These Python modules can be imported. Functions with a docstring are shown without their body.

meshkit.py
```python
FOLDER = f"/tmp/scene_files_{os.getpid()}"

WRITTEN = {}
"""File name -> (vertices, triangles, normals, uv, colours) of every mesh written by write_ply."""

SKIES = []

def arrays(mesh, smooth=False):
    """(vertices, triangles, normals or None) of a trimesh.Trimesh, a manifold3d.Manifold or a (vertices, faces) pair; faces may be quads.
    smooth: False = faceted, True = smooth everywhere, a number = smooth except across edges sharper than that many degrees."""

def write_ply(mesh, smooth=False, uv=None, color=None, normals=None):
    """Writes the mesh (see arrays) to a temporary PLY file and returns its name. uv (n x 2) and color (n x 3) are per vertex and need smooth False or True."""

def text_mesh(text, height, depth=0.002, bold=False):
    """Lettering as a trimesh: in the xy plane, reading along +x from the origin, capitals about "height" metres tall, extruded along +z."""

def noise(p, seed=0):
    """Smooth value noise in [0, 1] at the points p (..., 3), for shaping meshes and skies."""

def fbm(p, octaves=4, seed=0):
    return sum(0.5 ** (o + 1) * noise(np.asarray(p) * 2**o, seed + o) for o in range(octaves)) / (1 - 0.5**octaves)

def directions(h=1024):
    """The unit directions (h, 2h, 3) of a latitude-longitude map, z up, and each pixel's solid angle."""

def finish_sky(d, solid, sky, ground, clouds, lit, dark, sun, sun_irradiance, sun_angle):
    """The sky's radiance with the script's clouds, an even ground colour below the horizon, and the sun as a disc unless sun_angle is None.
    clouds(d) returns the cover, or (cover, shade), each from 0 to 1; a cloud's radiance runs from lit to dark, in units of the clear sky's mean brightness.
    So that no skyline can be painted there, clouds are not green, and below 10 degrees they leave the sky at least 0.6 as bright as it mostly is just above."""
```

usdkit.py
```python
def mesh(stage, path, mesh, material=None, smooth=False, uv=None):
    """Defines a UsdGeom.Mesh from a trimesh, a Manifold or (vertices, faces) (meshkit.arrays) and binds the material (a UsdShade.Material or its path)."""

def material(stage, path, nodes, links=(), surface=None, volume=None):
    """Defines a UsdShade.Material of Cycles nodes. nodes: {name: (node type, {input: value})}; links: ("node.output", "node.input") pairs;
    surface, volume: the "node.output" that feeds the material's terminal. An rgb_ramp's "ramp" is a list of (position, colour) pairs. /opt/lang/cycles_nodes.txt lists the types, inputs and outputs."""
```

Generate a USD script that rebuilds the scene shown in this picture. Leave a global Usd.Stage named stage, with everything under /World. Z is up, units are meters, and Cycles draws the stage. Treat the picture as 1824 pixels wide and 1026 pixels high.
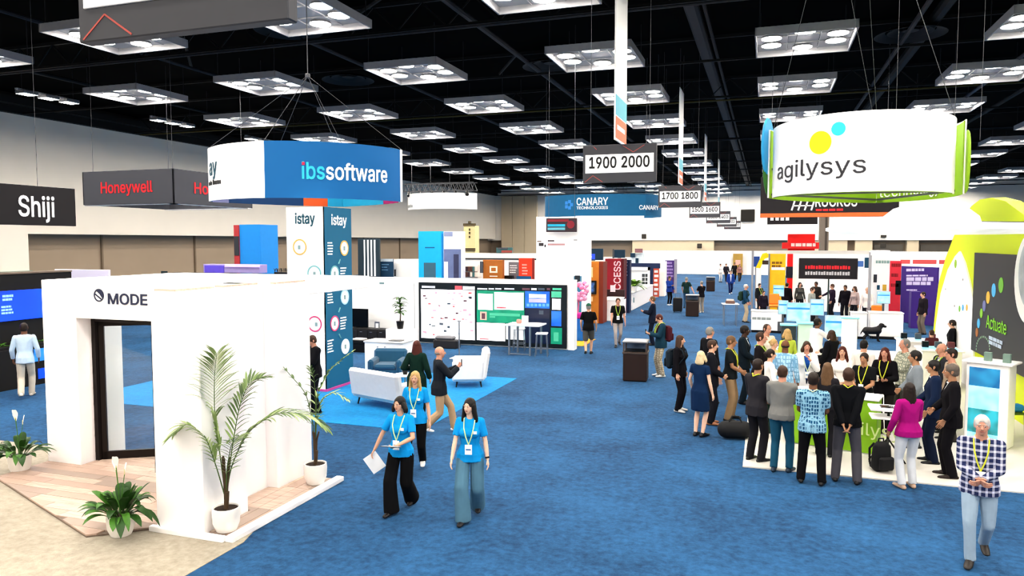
import math, random
import numpy as np, trimesh, manifold3d as m3, usdkit, meshkit
from manifold3d import Manifold, CrossSection
from pxr import Usd, UsdGeom, UsdLux, UsdShade, Gf, Sdf, Vt
from shapely.geometry import Polygon

stage = Usd.Stage.CreateInMemory()
UsdGeom.SetStageUpAxis(stage, 'Z'); UsdGeom.SetStageMetersPerUnit(stage, 1.0)
stage.SetDefaultPrim(UsdGeom.Xform.Define(stage, '/World').GetPrim())
UsdGeom.Scope.Define(stage, '/World/Looks')

# ---------------------------------------------------------------- camera, ambient light, exposure
EXPOSURE = 0.9
LAMP = 60.0            # radiance of the ceiling lamps
FPX, EYE = 1317.0, 3.75
PITCH = math.atan(82 / FPX); YAW = math.radians(18.908)
FWH = np.array([-math.sin(YAW), math.cos(YAW), 0.0]); RT = np.array([math.cos(YAW), math.sin(YAW), 0.0]); ZUP = np.array([0, 0, 1.0])
FW = FWH * math.cos(PITCH) - ZUP * math.sin(PITCH); UP = FWH * math.sin(PITCH) + ZUP * math.cos(PITCH)
CAM = np.array([0, 0, EYE])
cam = UsdGeom.Camera.Define(stage, '/World/Camera')
cm = Gf.Matrix4d(*[float(x) for r in ((*RT, 0), (*UP, 0), (*(-FW), 0), (*CAM, 1)) for x in r])
cam.AddTransformOp().Set(cm)
cam.CreateHorizontalApertureAttr(36.0); cam.CreateVerticalApertureAttr(36.0 * 1026 / 1824)
cam.CreateFocalLengthAttr(36.0 * FPX / 1824); cam.CreateClippingRangeAttr(Gf.Vec2f(0.1, 500)); cam.CreateExposureAttr(EXPOSURE)

def ray(x, y): return FW + RT * (x - 912) / FPX + UP * (513 - y) / FPX
def G(x, y, z=0.0): r = ray(x, y); return CAM + r * ((z - EYE) / r[2])      # where a sight line meets the height z
def onY(x, y, Y): r = ray(x, y); return CAM + r * (Y / r[1])                 # ... the upright plane at Y
def onX(x, y, X): r = ray(x, y); return CAM + r * (X / r[0])

# ---------------------------------------------------------------- naming and tagging
used = {}
def path_of(name, parent='/World'):
    k = (parent, name); n = used.get(k, 0); used[k] = n + 1
    return f'{parent}/{name}' if n == 0 else f'{parent}/{name}_{n:03d}'
def tag(p, label=None, cat=None, group=None, kind=None):
    for k, v in (('label', label), ('category', cat), ('group', group), ('kind', kind)):
        if v: p.SetCustomDataByKey(k, v)
    return p
class Thing:
    def __init__(s, name, label, cat, loc=(0, 0, 0), rz=0.0, group=None, kind=None):
        s.path = path_of(name); s.loc = np.array(loc, float); s.rz = rz
        x = UsdGeom.Xform.Define(stage, s.path)
        x.AddTranslateOp().Set(Gf.Vec3d(*map(float, loc))); x.AddRotateZOp().Set(math.degrees(rz))
        s.prim = tag(x.GetPrim(), label, cat, group, kind)
    def part(s, name, mesh, m, world=False, smooth=False, under=None, label=None, kind=None):
        if isinstance(mesh, (list, tuple)) and not (len(mesh) == 2 and isinstance(mesh[0], np.ndarray)): mesh = join(mesh)
        v, f, n = meshkit.arrays(mesh, smooth)
        if world:
            c, q = math.cos(-s.rz), math.sin(-s.rz); R = np.array([[c, -q, 0], [q, c, 0], [0, 0, 1]])
            v = (v - s.loc) @ R.T; n = None if n is None else n @ R.T
        p = path_of(name, under or s.path)
        put(p, v, f, n, m)
        if label or kind: tag(stage.GetPrimAtPath(p), label, None, None, kind)
        return p
def put(path, v, f, n, m):
    g = UsdGeom.Mesh.Define(stage, path)
    g.CreatePointsAttr(Vt.Vec3fArray.FromNumpy(np.ascontiguousarray(v, np.float32)))
    g.CreateFaceVertexCountsAttr(Vt.IntArray.FromNumpy(np.full(len(f), 3, np.int32)))
    g.CreateFaceVertexIndicesAttr(Vt.IntArray.FromNumpy(np.ascontiguousarray(f, np.int32).ravel()))
    g.CreateSubdivisionSchemeAttr('none'); g.CreateDoubleSidedAttr(True)
    if n is not None:
        g.CreateNormalsAttr(Vt.Vec3fArray.FromNumpy(np.ascontiguousarray(n, np.float32))); g.SetNormalsInterpolation('vertex')
    UsdShade.MaterialBindingAPI.Apply(g.GetPrim()).Bind(m)
    return g
def struct(name, mesh, m, smooth=False, under=None):
    if isinstance(mesh, list): mesh = join(mesh)
    v, f, n = meshkit.arrays(mesh, smooth); p = path_of(name, under or '/World'); put(p, v, f, n, m)
    if not under: tag(stage.GetPrimAtPath(p), kind='structure')
    return p
def solo(name, mesh, m, label, cat, group=None, smooth=False, kind=None):
    t = mesh if not isinstance(mesh, list) else join(mesh)
    v, f, n = meshkit.arrays(t, smooth); p = path_of(name); put(p, v, f, n, m)
    tag(stage.GetPrimAtPath(p), label, cat, group, kind); return p
def dup(src, loc, rz=0.0, label=None, group=None, cat=None):
    was = src.prim.GetCustomData(); name = src.path.split('/')[-1]
    p = path_of(name); x = UsdGeom.Xform.Define(stage, p)
    x.GetPrim().GetReferences().AddInternalReference(src.path); x.GetPrim().SetInstanceable(True)
    x.ClearXformOpOrder(); x.GetTranslateOp() if False else None
    x.GetPrim().GetAttribute('xformOp:translate').Set(Gf.Vec3d(*map(float, loc))); x.GetPrim().GetAttribute('xformOp:rotateZ').Set(math.degrees(rz))
    x.GetPrim().GetAttribute('xformOpOrder').Set(Vt.TokenArray(['xformOp:translate', 'xformOp:rotateZ']))
    tag(x.GetPrim(), label or was.get('label'), cat or was.get('category'), group or was.get('group'))
    return x.GetPrim()

# ---------------------------------------------------------------- shapes
def tm(m):
    if hasattr(m, 'to_mesh'):
        k = m.to_mesh(); return trimesh.Trimesh(np.array(k.vert_properties[:, :3], float), np.array(k.tri_verts), process=False)
    if isinstance(m, tuple): return trimesh.Trimesh(np.asarray(m[0]), np.asarray(m[1]), process=False)
    return m
def join(ms): return trimesh.util.concatenate([tm(m) for m in ms])
def box(mn, mx, c=0.0):
    mn, mx = np.minimum(mn, mx).astype(float), np.maximum(mn, mx).astype(float)
    c = min(c, 0.45 * float((mx - mn).min()))
    if c <= 0:
        b = trimesh.creation.box(mx - mn); b.apply_translation((mn + mx) / 2); return b
    p = []
    for sx in (0, 1):
        for sy in (0, 1):
            for sz in (0, 1):
                q = np.where([sx, sy, sz], mx, mn); d = np.where([sx, sy, sz], -c, c)
                for k in range(3): e = q + d; e[k] = q[k]; p.append(e)
    return tm(Manifold.hull_points(np.array(p)))
def cbox(cx, cy, z0, w, d, h, rz=0.0, c=0.0):
    b = box((-w / 2, -d / 2, z0), (w / 2, d / 2, z0 + h), c); return xf(b, (cx, cy, 0), rz)
def xf(m, loc=(0, 0, 0), rz=0.0, rx=0.0, ry=0.0, s=1.0):
    m = tm(m).copy(); T = trimesh.transformations
    M = T.translation_matrix(loc) @ T.rotation_matrix(rz, [0, 0, 1]) @ T.rotation_matrix(ry, [0, 1, 0]) @ T.rotation_matrix(rx, [1, 0, 0])
    M[:3, :3] = M[:3, :3] * s; m.apply_transform(M); return m
def frame(o, ex, ey, ez):
    M = np.eye(4); M[:3, 0], M[:3, 1], M[:3, 2], M[:3, 3] = ex, ey, ez, o; return M
def nrm(v): v = np.asarray(v, float); return v / (np.linalg.norm(v) + 1e-12)
def rod(a, b, r, r2=None, seg=8):
    a, b = np.asarray(a, float), np.asarray(b, float); d = b - a; L = np.linalg.norm(d); w = d / L
    u = nrm(np.cross(w, [0, 0, 1] if abs(w[2]) < 0.9 else [1, 0, 0])); t = np.cross(w, u); r2 = r if r2 is None else r2
    an = np.arange(seg) * 2 * np.pi / seg; ring = np.cos(an)[:, None] * u + np.sin(an)[:, None] * t
    v = np.vstack([a + ring * r, b + ring * r2, a, b]); i = np.arange(seg); j = (i + 1) % seg
    f = np.vstack([np.c_[i, j, seg + j], np.c_[i, seg + j, seg + i], np.c_[np.full(seg, 2 * seg), j, i], np.c_[np.full(seg, 2 * seg + 1), seg + i, seg + j]])
    return trimesh.Trimesh(v, f, process=False)
def bar(a, b, w, h):
    a, b = np.asarray(a, float), np.asarray(b, float); d = b - a; L = np.linalg.norm(d); x = d / L
    y = nrm(np.cross([0, 0, 1.0], x)) if abs(x[2]) < 0.95 else np.array([0, 1.0, 0]); z = np.cross(x, y)
    m = trimesh.creation.box((L, w, h)); m.apply_transform(frame((a + b) / 2, x, y, z)); return m
def tube(pts, r, seg=6):
    p = np.asarray(pts, float); n = len(p); rr = np.broadcast_to(r, (n,)); t = np.gradient(p, axis=0); t /= np.linalg.norm(t, axis=1, keepdims=True) + 1e-12
    a = np.cross(t, [0, 0, 1.0]); bad = np.linalg.norm(a, axis=1) < .15; a[bad] = np.cross(t[bad], [1.0, 0, 0]); a /= np.linalg.norm(a, axis=1, keepdims=True)
    for k in range(1, n):
        if a[k] @ a[k - 1] < 0: a[k] = -a[k]
    b = np.cross(t, a); an = np.arange(seg) * 2 * np.pi / seg
    v = (p[:, None] + rr[:, None, None] * (np.cos(an)[None, :, None] * a[:, None] + np.sin(an)[None, :, None] * b[:, None])).reshape(-1, 3)
    i, j = np.meshgrid(np.arange(n - 1), np.arange(seg), indexing='ij'); k = (j + 1) % seg
    q = np.stack([i * seg + j, i * seg + k, (i + 1) * seg + k, (i + 1) * seg + j], -1).reshape(-1, 4)
    f = [q[:, [0, 1, 2]], q[:, [0, 2, 3]]]; v = np.vstack([v, p[0], p[-1]]); j = np.arange(seg); k = (j + 1) % seg
    f += [np.c_[np.full(seg, n * seg), k, j], np.c_[np.full(seg, n * seg + 1), (n - 1) * seg + j, (n - 1) * seg + k]]
    return trimesh.Trimesh(v, np.vstack(f), process=False)
def lathe(prof, seg=20):
    m = trimesh.creation.revolve(np.array(prof, float), sections=seg); return m
def extr(poly, h, z=0.0):
    m = trimesh.creation.extrude_polygon(poly if isinstance(poly, Polygon) else Polygon(poly), h, engine='earcut'); m.apply_translation((0, 0, z)); return m
def disc(c, r, n, th=0.01, seg=24):
    n = nrm(n); return rod(np.asarray(c) - n * th / 2, np.asarray(c) + n * th / 2, r, seg=seg)
def quad_sheet(P, th, n):
    """a grid of points (rows x columns x 3) as a sheet with thickness th along n (per column or one)"""
    P = np.asarray(P, float); r, c = P.shape[:2]; n = np.broadcast_to(n, P.shape); v = np.vstack([P.reshape(-1, 3), (P - n * th).reshape(-1, 3)])
    i, j = np.meshgrid(np.arange(r - 1), np.arange(c - 1), indexing='ij'); a = (i * c + j).ravel(); b = a + 1; d = a + c; e = d + 1; o = r * c
    f = [np.c_[a, b, e], np.c_[a, e, d], np.c_[a + o, e + o, b + o], np.c_[a + o, d + o, e + o]]
    ring = list(range(c)) + [k * c + c - 1 for k in range(1, r)] + [(r - 1) * c + k for k in range(c - 2, -1, -1)] + [k * c for k in range(r - 2, 0, -1)]
    ring = np.array(ring); nx = np.roll(ring, -1); f += [np.c_[ring, ring + o, nx + o], np.c_[ring, nx + o, nx]]
    return trimesh.Trimesh(v, np.vstack(f), process=False)
TX = {}
def text(s, h, bold=False, depth=0.006):
    k = (s, bold)
    if k not in TX: TX[k] = meshkit.text_mesh(s, 1.0, 1.0, bold)
    m = TX[k].copy(); m.apply_scale((h, h, depth)); return m
def lettering(s, p0, p1, h=None, n=None, bold=False, lift=0.004, center=False):
    """text from p0 towards p1 (its full width) standing upright on the face whose normal is n"""
    p0, p1 = np.asarray(p0, float), np.asarray(p1, float); ex = nrm(p1 - p0); L = np.linalg.norm(p1 - p0)
    n = nrm(n) if n is not None else nrm(np.cross(ex, ZUP)); ey = nrm(np.cross(n, ex)); m = text(s, 1.0, bold, 1.0); w = m.bounds[1][0] - m.bounds[0][0]
    m.apply_translation((-m.bounds[0][0], 0, 0)); hh = h if h else L / w; m.apply_scale((L / w, hh, 0.006))
    m.apply_transform(frame(p0 + n * lift, ex, ey, n)); return m
def smear_rows(p0, ex, w, n, h, rows, gap, seed=0, ragged=0.35):
    """lines of small print too small to read: bars as flat print"""
    r = random.Random(seed); out = []
    for k in range(rows):
        a = np.asarray(p0, float) - ZUP * k * gap; x = 0.0; W = w * (1 - ragged * r.random())
        while x < W:
            L = min(W - x, w * r.uniform(.12, .3))
            out.append(plate(a + np.asarray(ex) * x, a + np.asarray(ex) * (x + L), h, n)); x += L + w * .035
    return join(out)
def plate(p0, p1, h, n, th=0.006, lift=0.002):
    """an upright flat plate with bottom edge p0-p1 and height h, its face towards n"""
    p0, p1 = np.asarray(p0, float), np.asarray(p1, float); ex = nrm(p1 - p0); n = nrm(n); L = np.linalg.norm(p1 - p0)
    b = trimesh.creation.box((L, h, th)); b.apply_transform(frame((p0 + p1) / 2 + ZUP * h / 2 + n * (lift + th / 2), ex, ZUP, n)); return b

# ---------------------------------------------------------------- materials
LOOKS = {}
def lin(c):
    if isinstance(c, str): c = tuple(int(c[i:i + 2], 16) for i in (0, 2, 4))
    c = np.array(c, float) / 255; return tuple(np.where(c <= 0.04045, c / 12.92, ((c + 0.055) / 1.055) ** 2.4))
def mat(name, col, rough=0.6, metal=0.0, var=0.08, scale=6.0, bump=0.0, bscale=40.0, sheen=0.0, coat=0.0, spec=0.22):
    if name in LOOKS: return LOOKS[name]
    c = np.array(lin(col)); c = c * (.52 + .48 * min(1, float(c.max()) * 1.1) ** 1.5); lo, hi = tuple(np.clip(c * (1 - var), 0, 1)), tuple(np.clip(c * (1 + var), 0, 1))
    nodes = {'g': ('geometry', {}), 'n': ('noise_texture', {'scale': scale, 'detail': 3.0}), 'm': ('mix_color', {'a': lo, 'b': hi}),
             'p': ('principled_bsdf', {'roughness': rough, 'metallic': metal, 'sheen_weight': sheen, 'coat_weight': coat, 'specular_ior_level': spec})}
    links = [('g.position', 'n.vector'), ('n.fac', 'm.fac'), ('m.result', 'p.base_color')]
    if bump:
        nodes['bn'] = ('noise_texture', {'scale': bscale, 'detail': 2.0}); nodes['b'] = ('bump', {'strength': bump, 'distance': 0.01})
        links += [('g.position', 'bn.vector'), ('bn.fac', 'b.height'), ('b.normal', 'p.normal')]
    LOOKS[name] = usdkit.material(stage, '/World/Looks/' + name, nodes, links, surface='p.BSDF'); return LOOKS[name]
def glow(name, col, strength):
    if name in LOOKS: return LOOKS[name]
    LOOKS[name] = usdkit.material(stage, '/World/Looks/' + name, {'e': ('emission', {'color': lin(col), 'strength': strength})}, [], surface='e.emission'); return LOOKS[name]
def screen(name, col, strength=0.7, col2=None, scale=3.0):
    """a lit display: it gives off its own picture light"""
    if name in LOOKS: return LOOKS[name]
    c = lin(col); c2 = lin(col2) if col2 else tuple(np.array(c) * .85)
    LOOKS[name] = usdkit.material(stage, '/World/Looks/' + name, {'g': ('geometry', {}), 'n': ('noise_texture', {'scale': scale, 'detail': 1.0}), 'r': ('rgb_ramp', {'ramp': [(0.35, c), (0.65, c2)]}),
        'p': ('principled_bsdf', {'roughness': 0.25, 'emission_strength': strength * .62})},
        [('g.position', 'n.vector'), ('n.fac', 'r.fac'), ('r.color', 'p.base_color'), ('r.color', 'p.emission_color')], surface='p.BSDF'); return LOOKS[name]
WHITE = mat('white_laminate', 'f4f2f2', .45, var=.02)
WARMW = mat('warm_white_paint', 'f3eee6', .6, var=.03)
BLACK = mat('black_satin', '0c0c0e', .4)
STEEL = mat('brushed_steel', 'b8bcc2', .3, .9)
GREYM = mat('grey_metal', '6b6d72', .45, .3)
# ---------------------------------------------------------------- the hall
def carpet(name, a, b, sheen=0.0, sc=1.0):
    return usdkit.material(stage, '/World/Looks/' + name, {'g': ('geometry', {}), 'n1': ('noise_texture', {'scale': .55 * sc, 'detail': 5.0, 'roughness': .65}), 'n2': ('noise_texture', {'scale': 9.0 * sc, 'detail': 4.0, 'roughness': .7}), 'x': ('mix_float', {'fac': .5}),
        'r': ('rgb_ramp', {'ramp': [(.36, lin(a)), (.64, lin(b))]}), 'n3': ('noise_texture', {'scale': 160.0, 'detail': 1.0}), 'bp': ('bump', {'strength': .35, 'distance': .01}), 'p': ('principled_bsdf', {'roughness': .95, 'sheen_weight': sheen, 'sheen_roughness': .5, 'sheen_tint': (.8, .9, 1.0), 'specular_ior_level': .1})},
        [('g.position', 'n1.vector'), ('g.position', 'n2.vector'), ('g.position', 'n3.vector'), ('n1.fac', 'x.a'), ('n2.fac', 'x.b'), ('x.result', 'r.fac'), ('r.color', 'p.base_color'), ('n3.fac', 'bp.height'), ('bp.normal', 'p.normal')], surface='p.BSDF')
BLUEC = carpet('blue_carpet', '0b2c4c', '235682', .03)
GREYC = carpet('grey_beige_carpet', '857c6c', 'aba291', .1)
AQUA = carpet('bright_blue_carpet', '006aa8', '0a86c4', .05)
struct('floor', box((-46, -27, -.1), (47, 119.5, 0)), BLUEC)
struct('floor', extr([(-26, -26), (-6.1, -26), (-6.1, 7.45), (-6.9, 9.9), (-26, 9.9)], .006, .0), GREYC)
struct('floor', box((-15.6, 13.1, 0), (-6.4, 19.1, .008)), AQUA)
WALLM = mat('wall_cream', 'f0e8da', .8, var=.03, scale=.6); TANM = mat('wall_tan', 'b9a48c', .8, var=.05, scale=.8); TANL = mat('wall_light_tan', 'e2cfae', .8, var=.04, scale=1.2)
DARKM = mat('ceiling_black', '030303', .95, var=.3, scale=2, spec=.02); PIPEM = mat('ceiling_pipe_grey', '303035', .7, var=.2, scale=3); PIPED = mat('ceiling_pipe_dark', '0c0c0d', .7, var=.2, scale=3); YELP = mat('ceiling_pipe_yellow', '5a4e12', .6)
# left wall: upper face overhangs the tan recess below
struct('wall_left', [box((-46, -27, 4.25), (-43, 119, 11.5)), box((-46, -27, 2.0), (-42.7, 33.3, 4.9))], WALLM)
struct('wall_left', [box((-46, 33.3, 0), (-44.4, 119, 4.3)), box((-46, -27, 0), (-44.0, 33.3, 2.0))], TANM)
struct('trim', [box((-44, -27, 1.55), (-42.55, 33.4, 2.0))], mat('green_grey_trim', '9fb2a4', .6))
struct('trim', [box((-46, -27, 11.45), (-42.6, 119, 12.6)), box((-42.6, -27, 11.9), (-42.0, 119, 12.3))], PIPED)
for k, y in enumerate(range(40, 118, 9)): struct('trim', box((-44.4, y, 0), (-44.25, y + .12, 4.25)), mat('wall_tan_dark', '9a8670', .8))
# far wall
struct('wall_back', [box((-46, 117, 4.0), (47, 119.4, 12.6))], mat('wall_white', 'f8f3ea', .8, var=.02, scale=.6))
struct('wall_back', box((-46, 118.6, 0), (47, 119.4, 4.0)), TANM)
t = struct('wall_back', box((-46, 118.3, 3.9), (-45.9, 118.6, 4.0)), TANL)
for x0, x1, z0, z1 in ((-41.8, -39.9, 0, 11.3), (-39.85, -37.8, 0, 11.3), (-37.75, -35.6, 0, 11.3)): struct('panel', box((x0, 116.5, z0), (x1, 117.0, z1), .04), TANL, under=t)
for x0, x1 in ((-20, -7.5), (6, 11.2), (12.2, 14.5), (18.9, 20.4), (26.5, 28.5)): struct('panel', box((x0, 117.2, 0), (x1, 118.6, 3.98), .03), TANL, under=t)
for x0, x1 in ((14.8, 18.6), (20.8, 26.2), (28.9, 33)): struct('door', box((x0, 118.2, 0), (x1, 118.6, 3.4)), mat('loading_door_grey', '8f8577', .6, var=.05, scale=2))
for px_, py_ in ((1147, 421), (1246, 438), (1574, 419), (1573, 437)): c = onY(px_, py_, 116.8); struct('trim', box(c - (.35, .12, .35), c + (.35, .12, .35), .05), mat('wall_fixture_dark', '4a443c', .6))
v = onY(1332, 384, 116.9); struct('trim', box(v - (1.0, .3, .9), v + (1.0, .1, .9), .05), mat('vent_dark', '2a2620', .7))
struct('wall_right', box((46, -27, 0), (47, 119, 12.6)), WALLM); struct('wall_front', box((-46, -28, 0), (47, -27, 12.6)), WALLM)
cl = struct('ceiling', box((-46, -27, 12.6), (47, 119.4, 12.8)), DARKM)
# bar joists, ducts and pipes under the black deck
for k in range(15):
    y = 8.2 + 8.35 * k
    tr = [box((-43, y - .05, 12.42), (46, y + .05, 12.55)), box((-43, y - .05, 11.45), (46, y + .05, 11.55))]
    if k in (2, 4):
        for i in range(46): a = -43 + i * 2.0; tr += [bar((a, y, 11.5), (a + 1, y, 12.45), .05, .05), bar((a + 1, y, 12.45), (a + 2, y, 11.5), .05, .05)]
    struct('roof_truss', tr, PIPED, under=cl)
for x, z, r, m_ in ((-10.4, 11.9, .11, PIPEM), (-2.2, 12.0, .07, PIPED), (4.9, 11.6, .09, PIPEM), (-18.0, 12.0, .09, PIPEM), (-25.7, 11.9, .08, PIPEM), (-32.6, 11.7, .1, PIPED), (12.7, 11.8, .12, PIPED), (9.6, 11.2, .08, mat('ceiling_pipe_pale', '606068', .6)), (20.4, 11.9, .1, PIPED)):
    struct('pipe', rod((x, -20, z), (x, 116, z), r, seg=8), m_, under=cl)
struct('duct', box((-2.95, -10, 12.0), (-2.45, 116, 12.4), .1), PIPEM, under=cl); struct('duct', box((5.7, -10, 12.0), (6.1, 116, 12.4), .1), PIPED, under=cl)
for y, z in ((24.6, 11.3), (41.5, 11.3), (58, 11.4)): struct('pipe', rod((-42, y, z), (45, y, z), .05, seg=6), YELP if y == 41.5 else PIPEM, under=cl)
for a, b in (((-16, 26, 12.3), (-10.4, 21, 11.9)), ((-13, 36, 12.3), (-10.4, 31, 11.9)), ((-27, 30, 12.3), (-22, 24, 11.9)), ((8, 20, 11.8), (20, 44, 12.2)), ((9, 30, 11.8), (20, 55, 12.2))): struct('pipe', rod(a, b, .07, seg=6), PIPED, under=cl)
for x, y in ((-2.2, 24.2), (-20, 33), (-17.5, 24.6), (5.2, 33), (-9.6, 33.5)):
    struct('air_diffuser', [lathe([(.0, .18), (.25, .18), (.3, .1), (.0, .1)], 20).apply_translation((x, y, 11.9)), lathe([(.45, .2), (.8, .05), (.84, .05), (.5, .22), (.45, .2)], 24).apply_translation((x, y, 11.9)), lathe([(.9, .1), (1.25, -.06), (1.3, -.06), (.95, .12), (.9, .1)], 24).apply_translation((x, y, 11.9))], PIPED, smooth=40, under=cl)

# ---------------------------------------------------------------- ceiling lamps
LENS = glow('lamp_lens', 'fff6ea', LAMP); RIM = mat('lamp_rim_white', 'b4b4b8', .5); TILE = mat('lamp_reflector_grey', 'b9bcc4', .5); CAN = mat('lamp_can', '8c8c90', .4)
TGLOW = usdkit.material(stage, '/World/Looks/lamp_diffuser_tile', {'p': ('principled_bsdf', {'base_color': lin('74767c'), 'roughness': .5, 'emission_color': lin('e8ecf4'), 'emission_strength': .035})}, [], surface='p.BSDF')
def lamp_panel(loc, label):
    T = Thing('ceiling_light', label, 'ceiling light', loc, 0, 'square six-lamp ceiling lights')
    w = 1.65
    T.part('frame', [box((-w, -w, -.12), (w, -w + .05, .16)), box((-w, w - .05, -.12), (w, w, .16)), box((-w, -w, -.12), (-w + .05, w, .16)), box((w - .05, -w, -.12), (w, w, .16))] + [box((-w, o - .015, .06), (w, o + .015, .1)) for o in (-.55, .55)] + [box((o - .015, -w, .06), (o + .015, w, .1)) for o in (-.55, .55)], RIM)
    for i in (-1, 0, 1):
        for j in (-1, 0, 1): T.part('diffuser_tile', box((i * 1.07 - .52, j * 1.07 - .52, .1), (i * 1.07 + .52, j * 1.07 + .52, .13)), TGLOW)
    for x_, y_ in ((-1.1, -.5), (-1.1, .5), (1.1, -.5), (1.1, .5), (0, -1.1), (0, 1.1)):
        c = T.part('lamp', rod((x_, y_, .03), (x_, y_, .12), .37, .33, 12), CAN, smooth=40); T.part('lens', disc((x_, y_, .02), .345, (0, 0, 1), .015, 10), LENS, under=c)
    for i in (-1, 1):
        for j in (-1, 1): T.part('hanger', rod((i * 1.5, j * 1.5, .1), (i * 1.5, j * 1.5, 1.55), .018, seg=5), PIPEM)
    return T
def ordinal(n): return f'{n}' + ('th' if 10 <= n % 100 <= 20 else {1: 'st', 2: 'nd', 3: 'rd'}.get(n % 10, 'th'))
def px_of(p): v = np.asarray(p, float) - CAM; d = v @ FW; return (912 + FPX * (v @ RT) / d, 513 - FPX * (v @ UP) / d) if d > .5 else (-9e3, -9e3)
first = None; cols = [-29.6, -21.9, -14.25, -6.45, 1.15, 8.85, 16.5, 24.2]; vis = 0
for ci, x in enumerate(cols):
    n = 0
    for k in range(16):
        y = -13.2 + 8.4 * k + (.3 if k < 6 else 0); u, v_ = px_of((x, y, 11)); seen = -90 < u < 1910 and -45 < v_ < 1026
        if seen: n += 1
        if not seen and (y > 40 or x > 20 and y > 5): continue
        lab = f'square six-lamp ceiling light, {ordinal(n)} from viewer in {ordinal(ci + 1)} row from left wall' if seen else 'square six-lamp ceiling light outside the picture'
        if first is None: first = lamp_panel((x, y, 11.0), lab)
        else: dup(first, (x, y, 11.0), 0, lab)
def strip_lamp(loc, label):
    T = Thing('strip_light', label, 'ceiling light', loc, 0, 'three-lamp strips along the left wall')
    T.part('bar', box((-.08, -1.7, .02), (.08, 1.7, .1)), RIM)
    for j in (-1, 0, 1):
        c = T.part('lamp', box((-.32, j * 1.15 - .38, -.12), (.32, j * 1.15 + .38, .04), .03), CAN); T.part('lens', box((-.28, j * 1.15 - .34, -.135), (.28, j * 1.15 + .34, -.12)), LENS, under=c)
    for j in (-1, 1): T.part('hanger', rod((0, j * 1.4, .05), (0, j * 1.4, 1.58), .015, seg=5), PIPEM)
    return T
sl = None
for k, y in enumerate((11.0, 19.5, 27.9, 36.1, 44.4, 52.8, 61.2)):
    lab = f'three-lamp strip light hanging along the cream left wall, {ordinal(k - 1)} from the left edge' if k >= 2 else 'three-lamp strip light outside the picture'
    if sl is None: sl = strip_lamp((-34, y, 11), lab)
    else: dup(sl, (-34, y, 11), 0, lab)

# ---------------------------------------------------------------- hanging signs
def arc3(a, m, b):
    """the circular arc in plan through three points: a function of u in 0..1 giving (point, outward normal), and its length"""
    a, m, b = (np.asarray(q, float)[:2] for q in (a, m, b)); D = 2 * (a[0] * (m[1] - b[1]) + m[0] * (b[1] - a[1]) + b[0] * (a[1] - m[1]))
    c = np.array([((a @ a) * (m[1] - b[1]) + (m @ m) * (b[1] - a[1]) + (b @ b) * (a[1] - m[1])) / D, ((a @ a) * (b[0] - m[0]) + (m @ m) * (a[0] - b[0]) + (b @ b) * (m[0] - a[0])) / D])
    R = np.linalg.norm(a - c); t0 = math.atan2(*(a - c)[::-1]); t1 = math.atan2(*(b - c)[::-1]); tm_ = math.atan2(*(m - c)[::-1])
    w = lambda t: (t - t0 + math.pi * 4) % (2 * math.pi)
    s = w(t1) if w(tm_) < w(t1) else w(t1) - 2 * math.pi
    def f(u, off=0.0):
        t = t0 + s * np.asarray(u, float); n = np.stack([np.cos(t), np.sin(t)], -1); return c + n * (R + off), n
    return f, abs(s) * R
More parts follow.
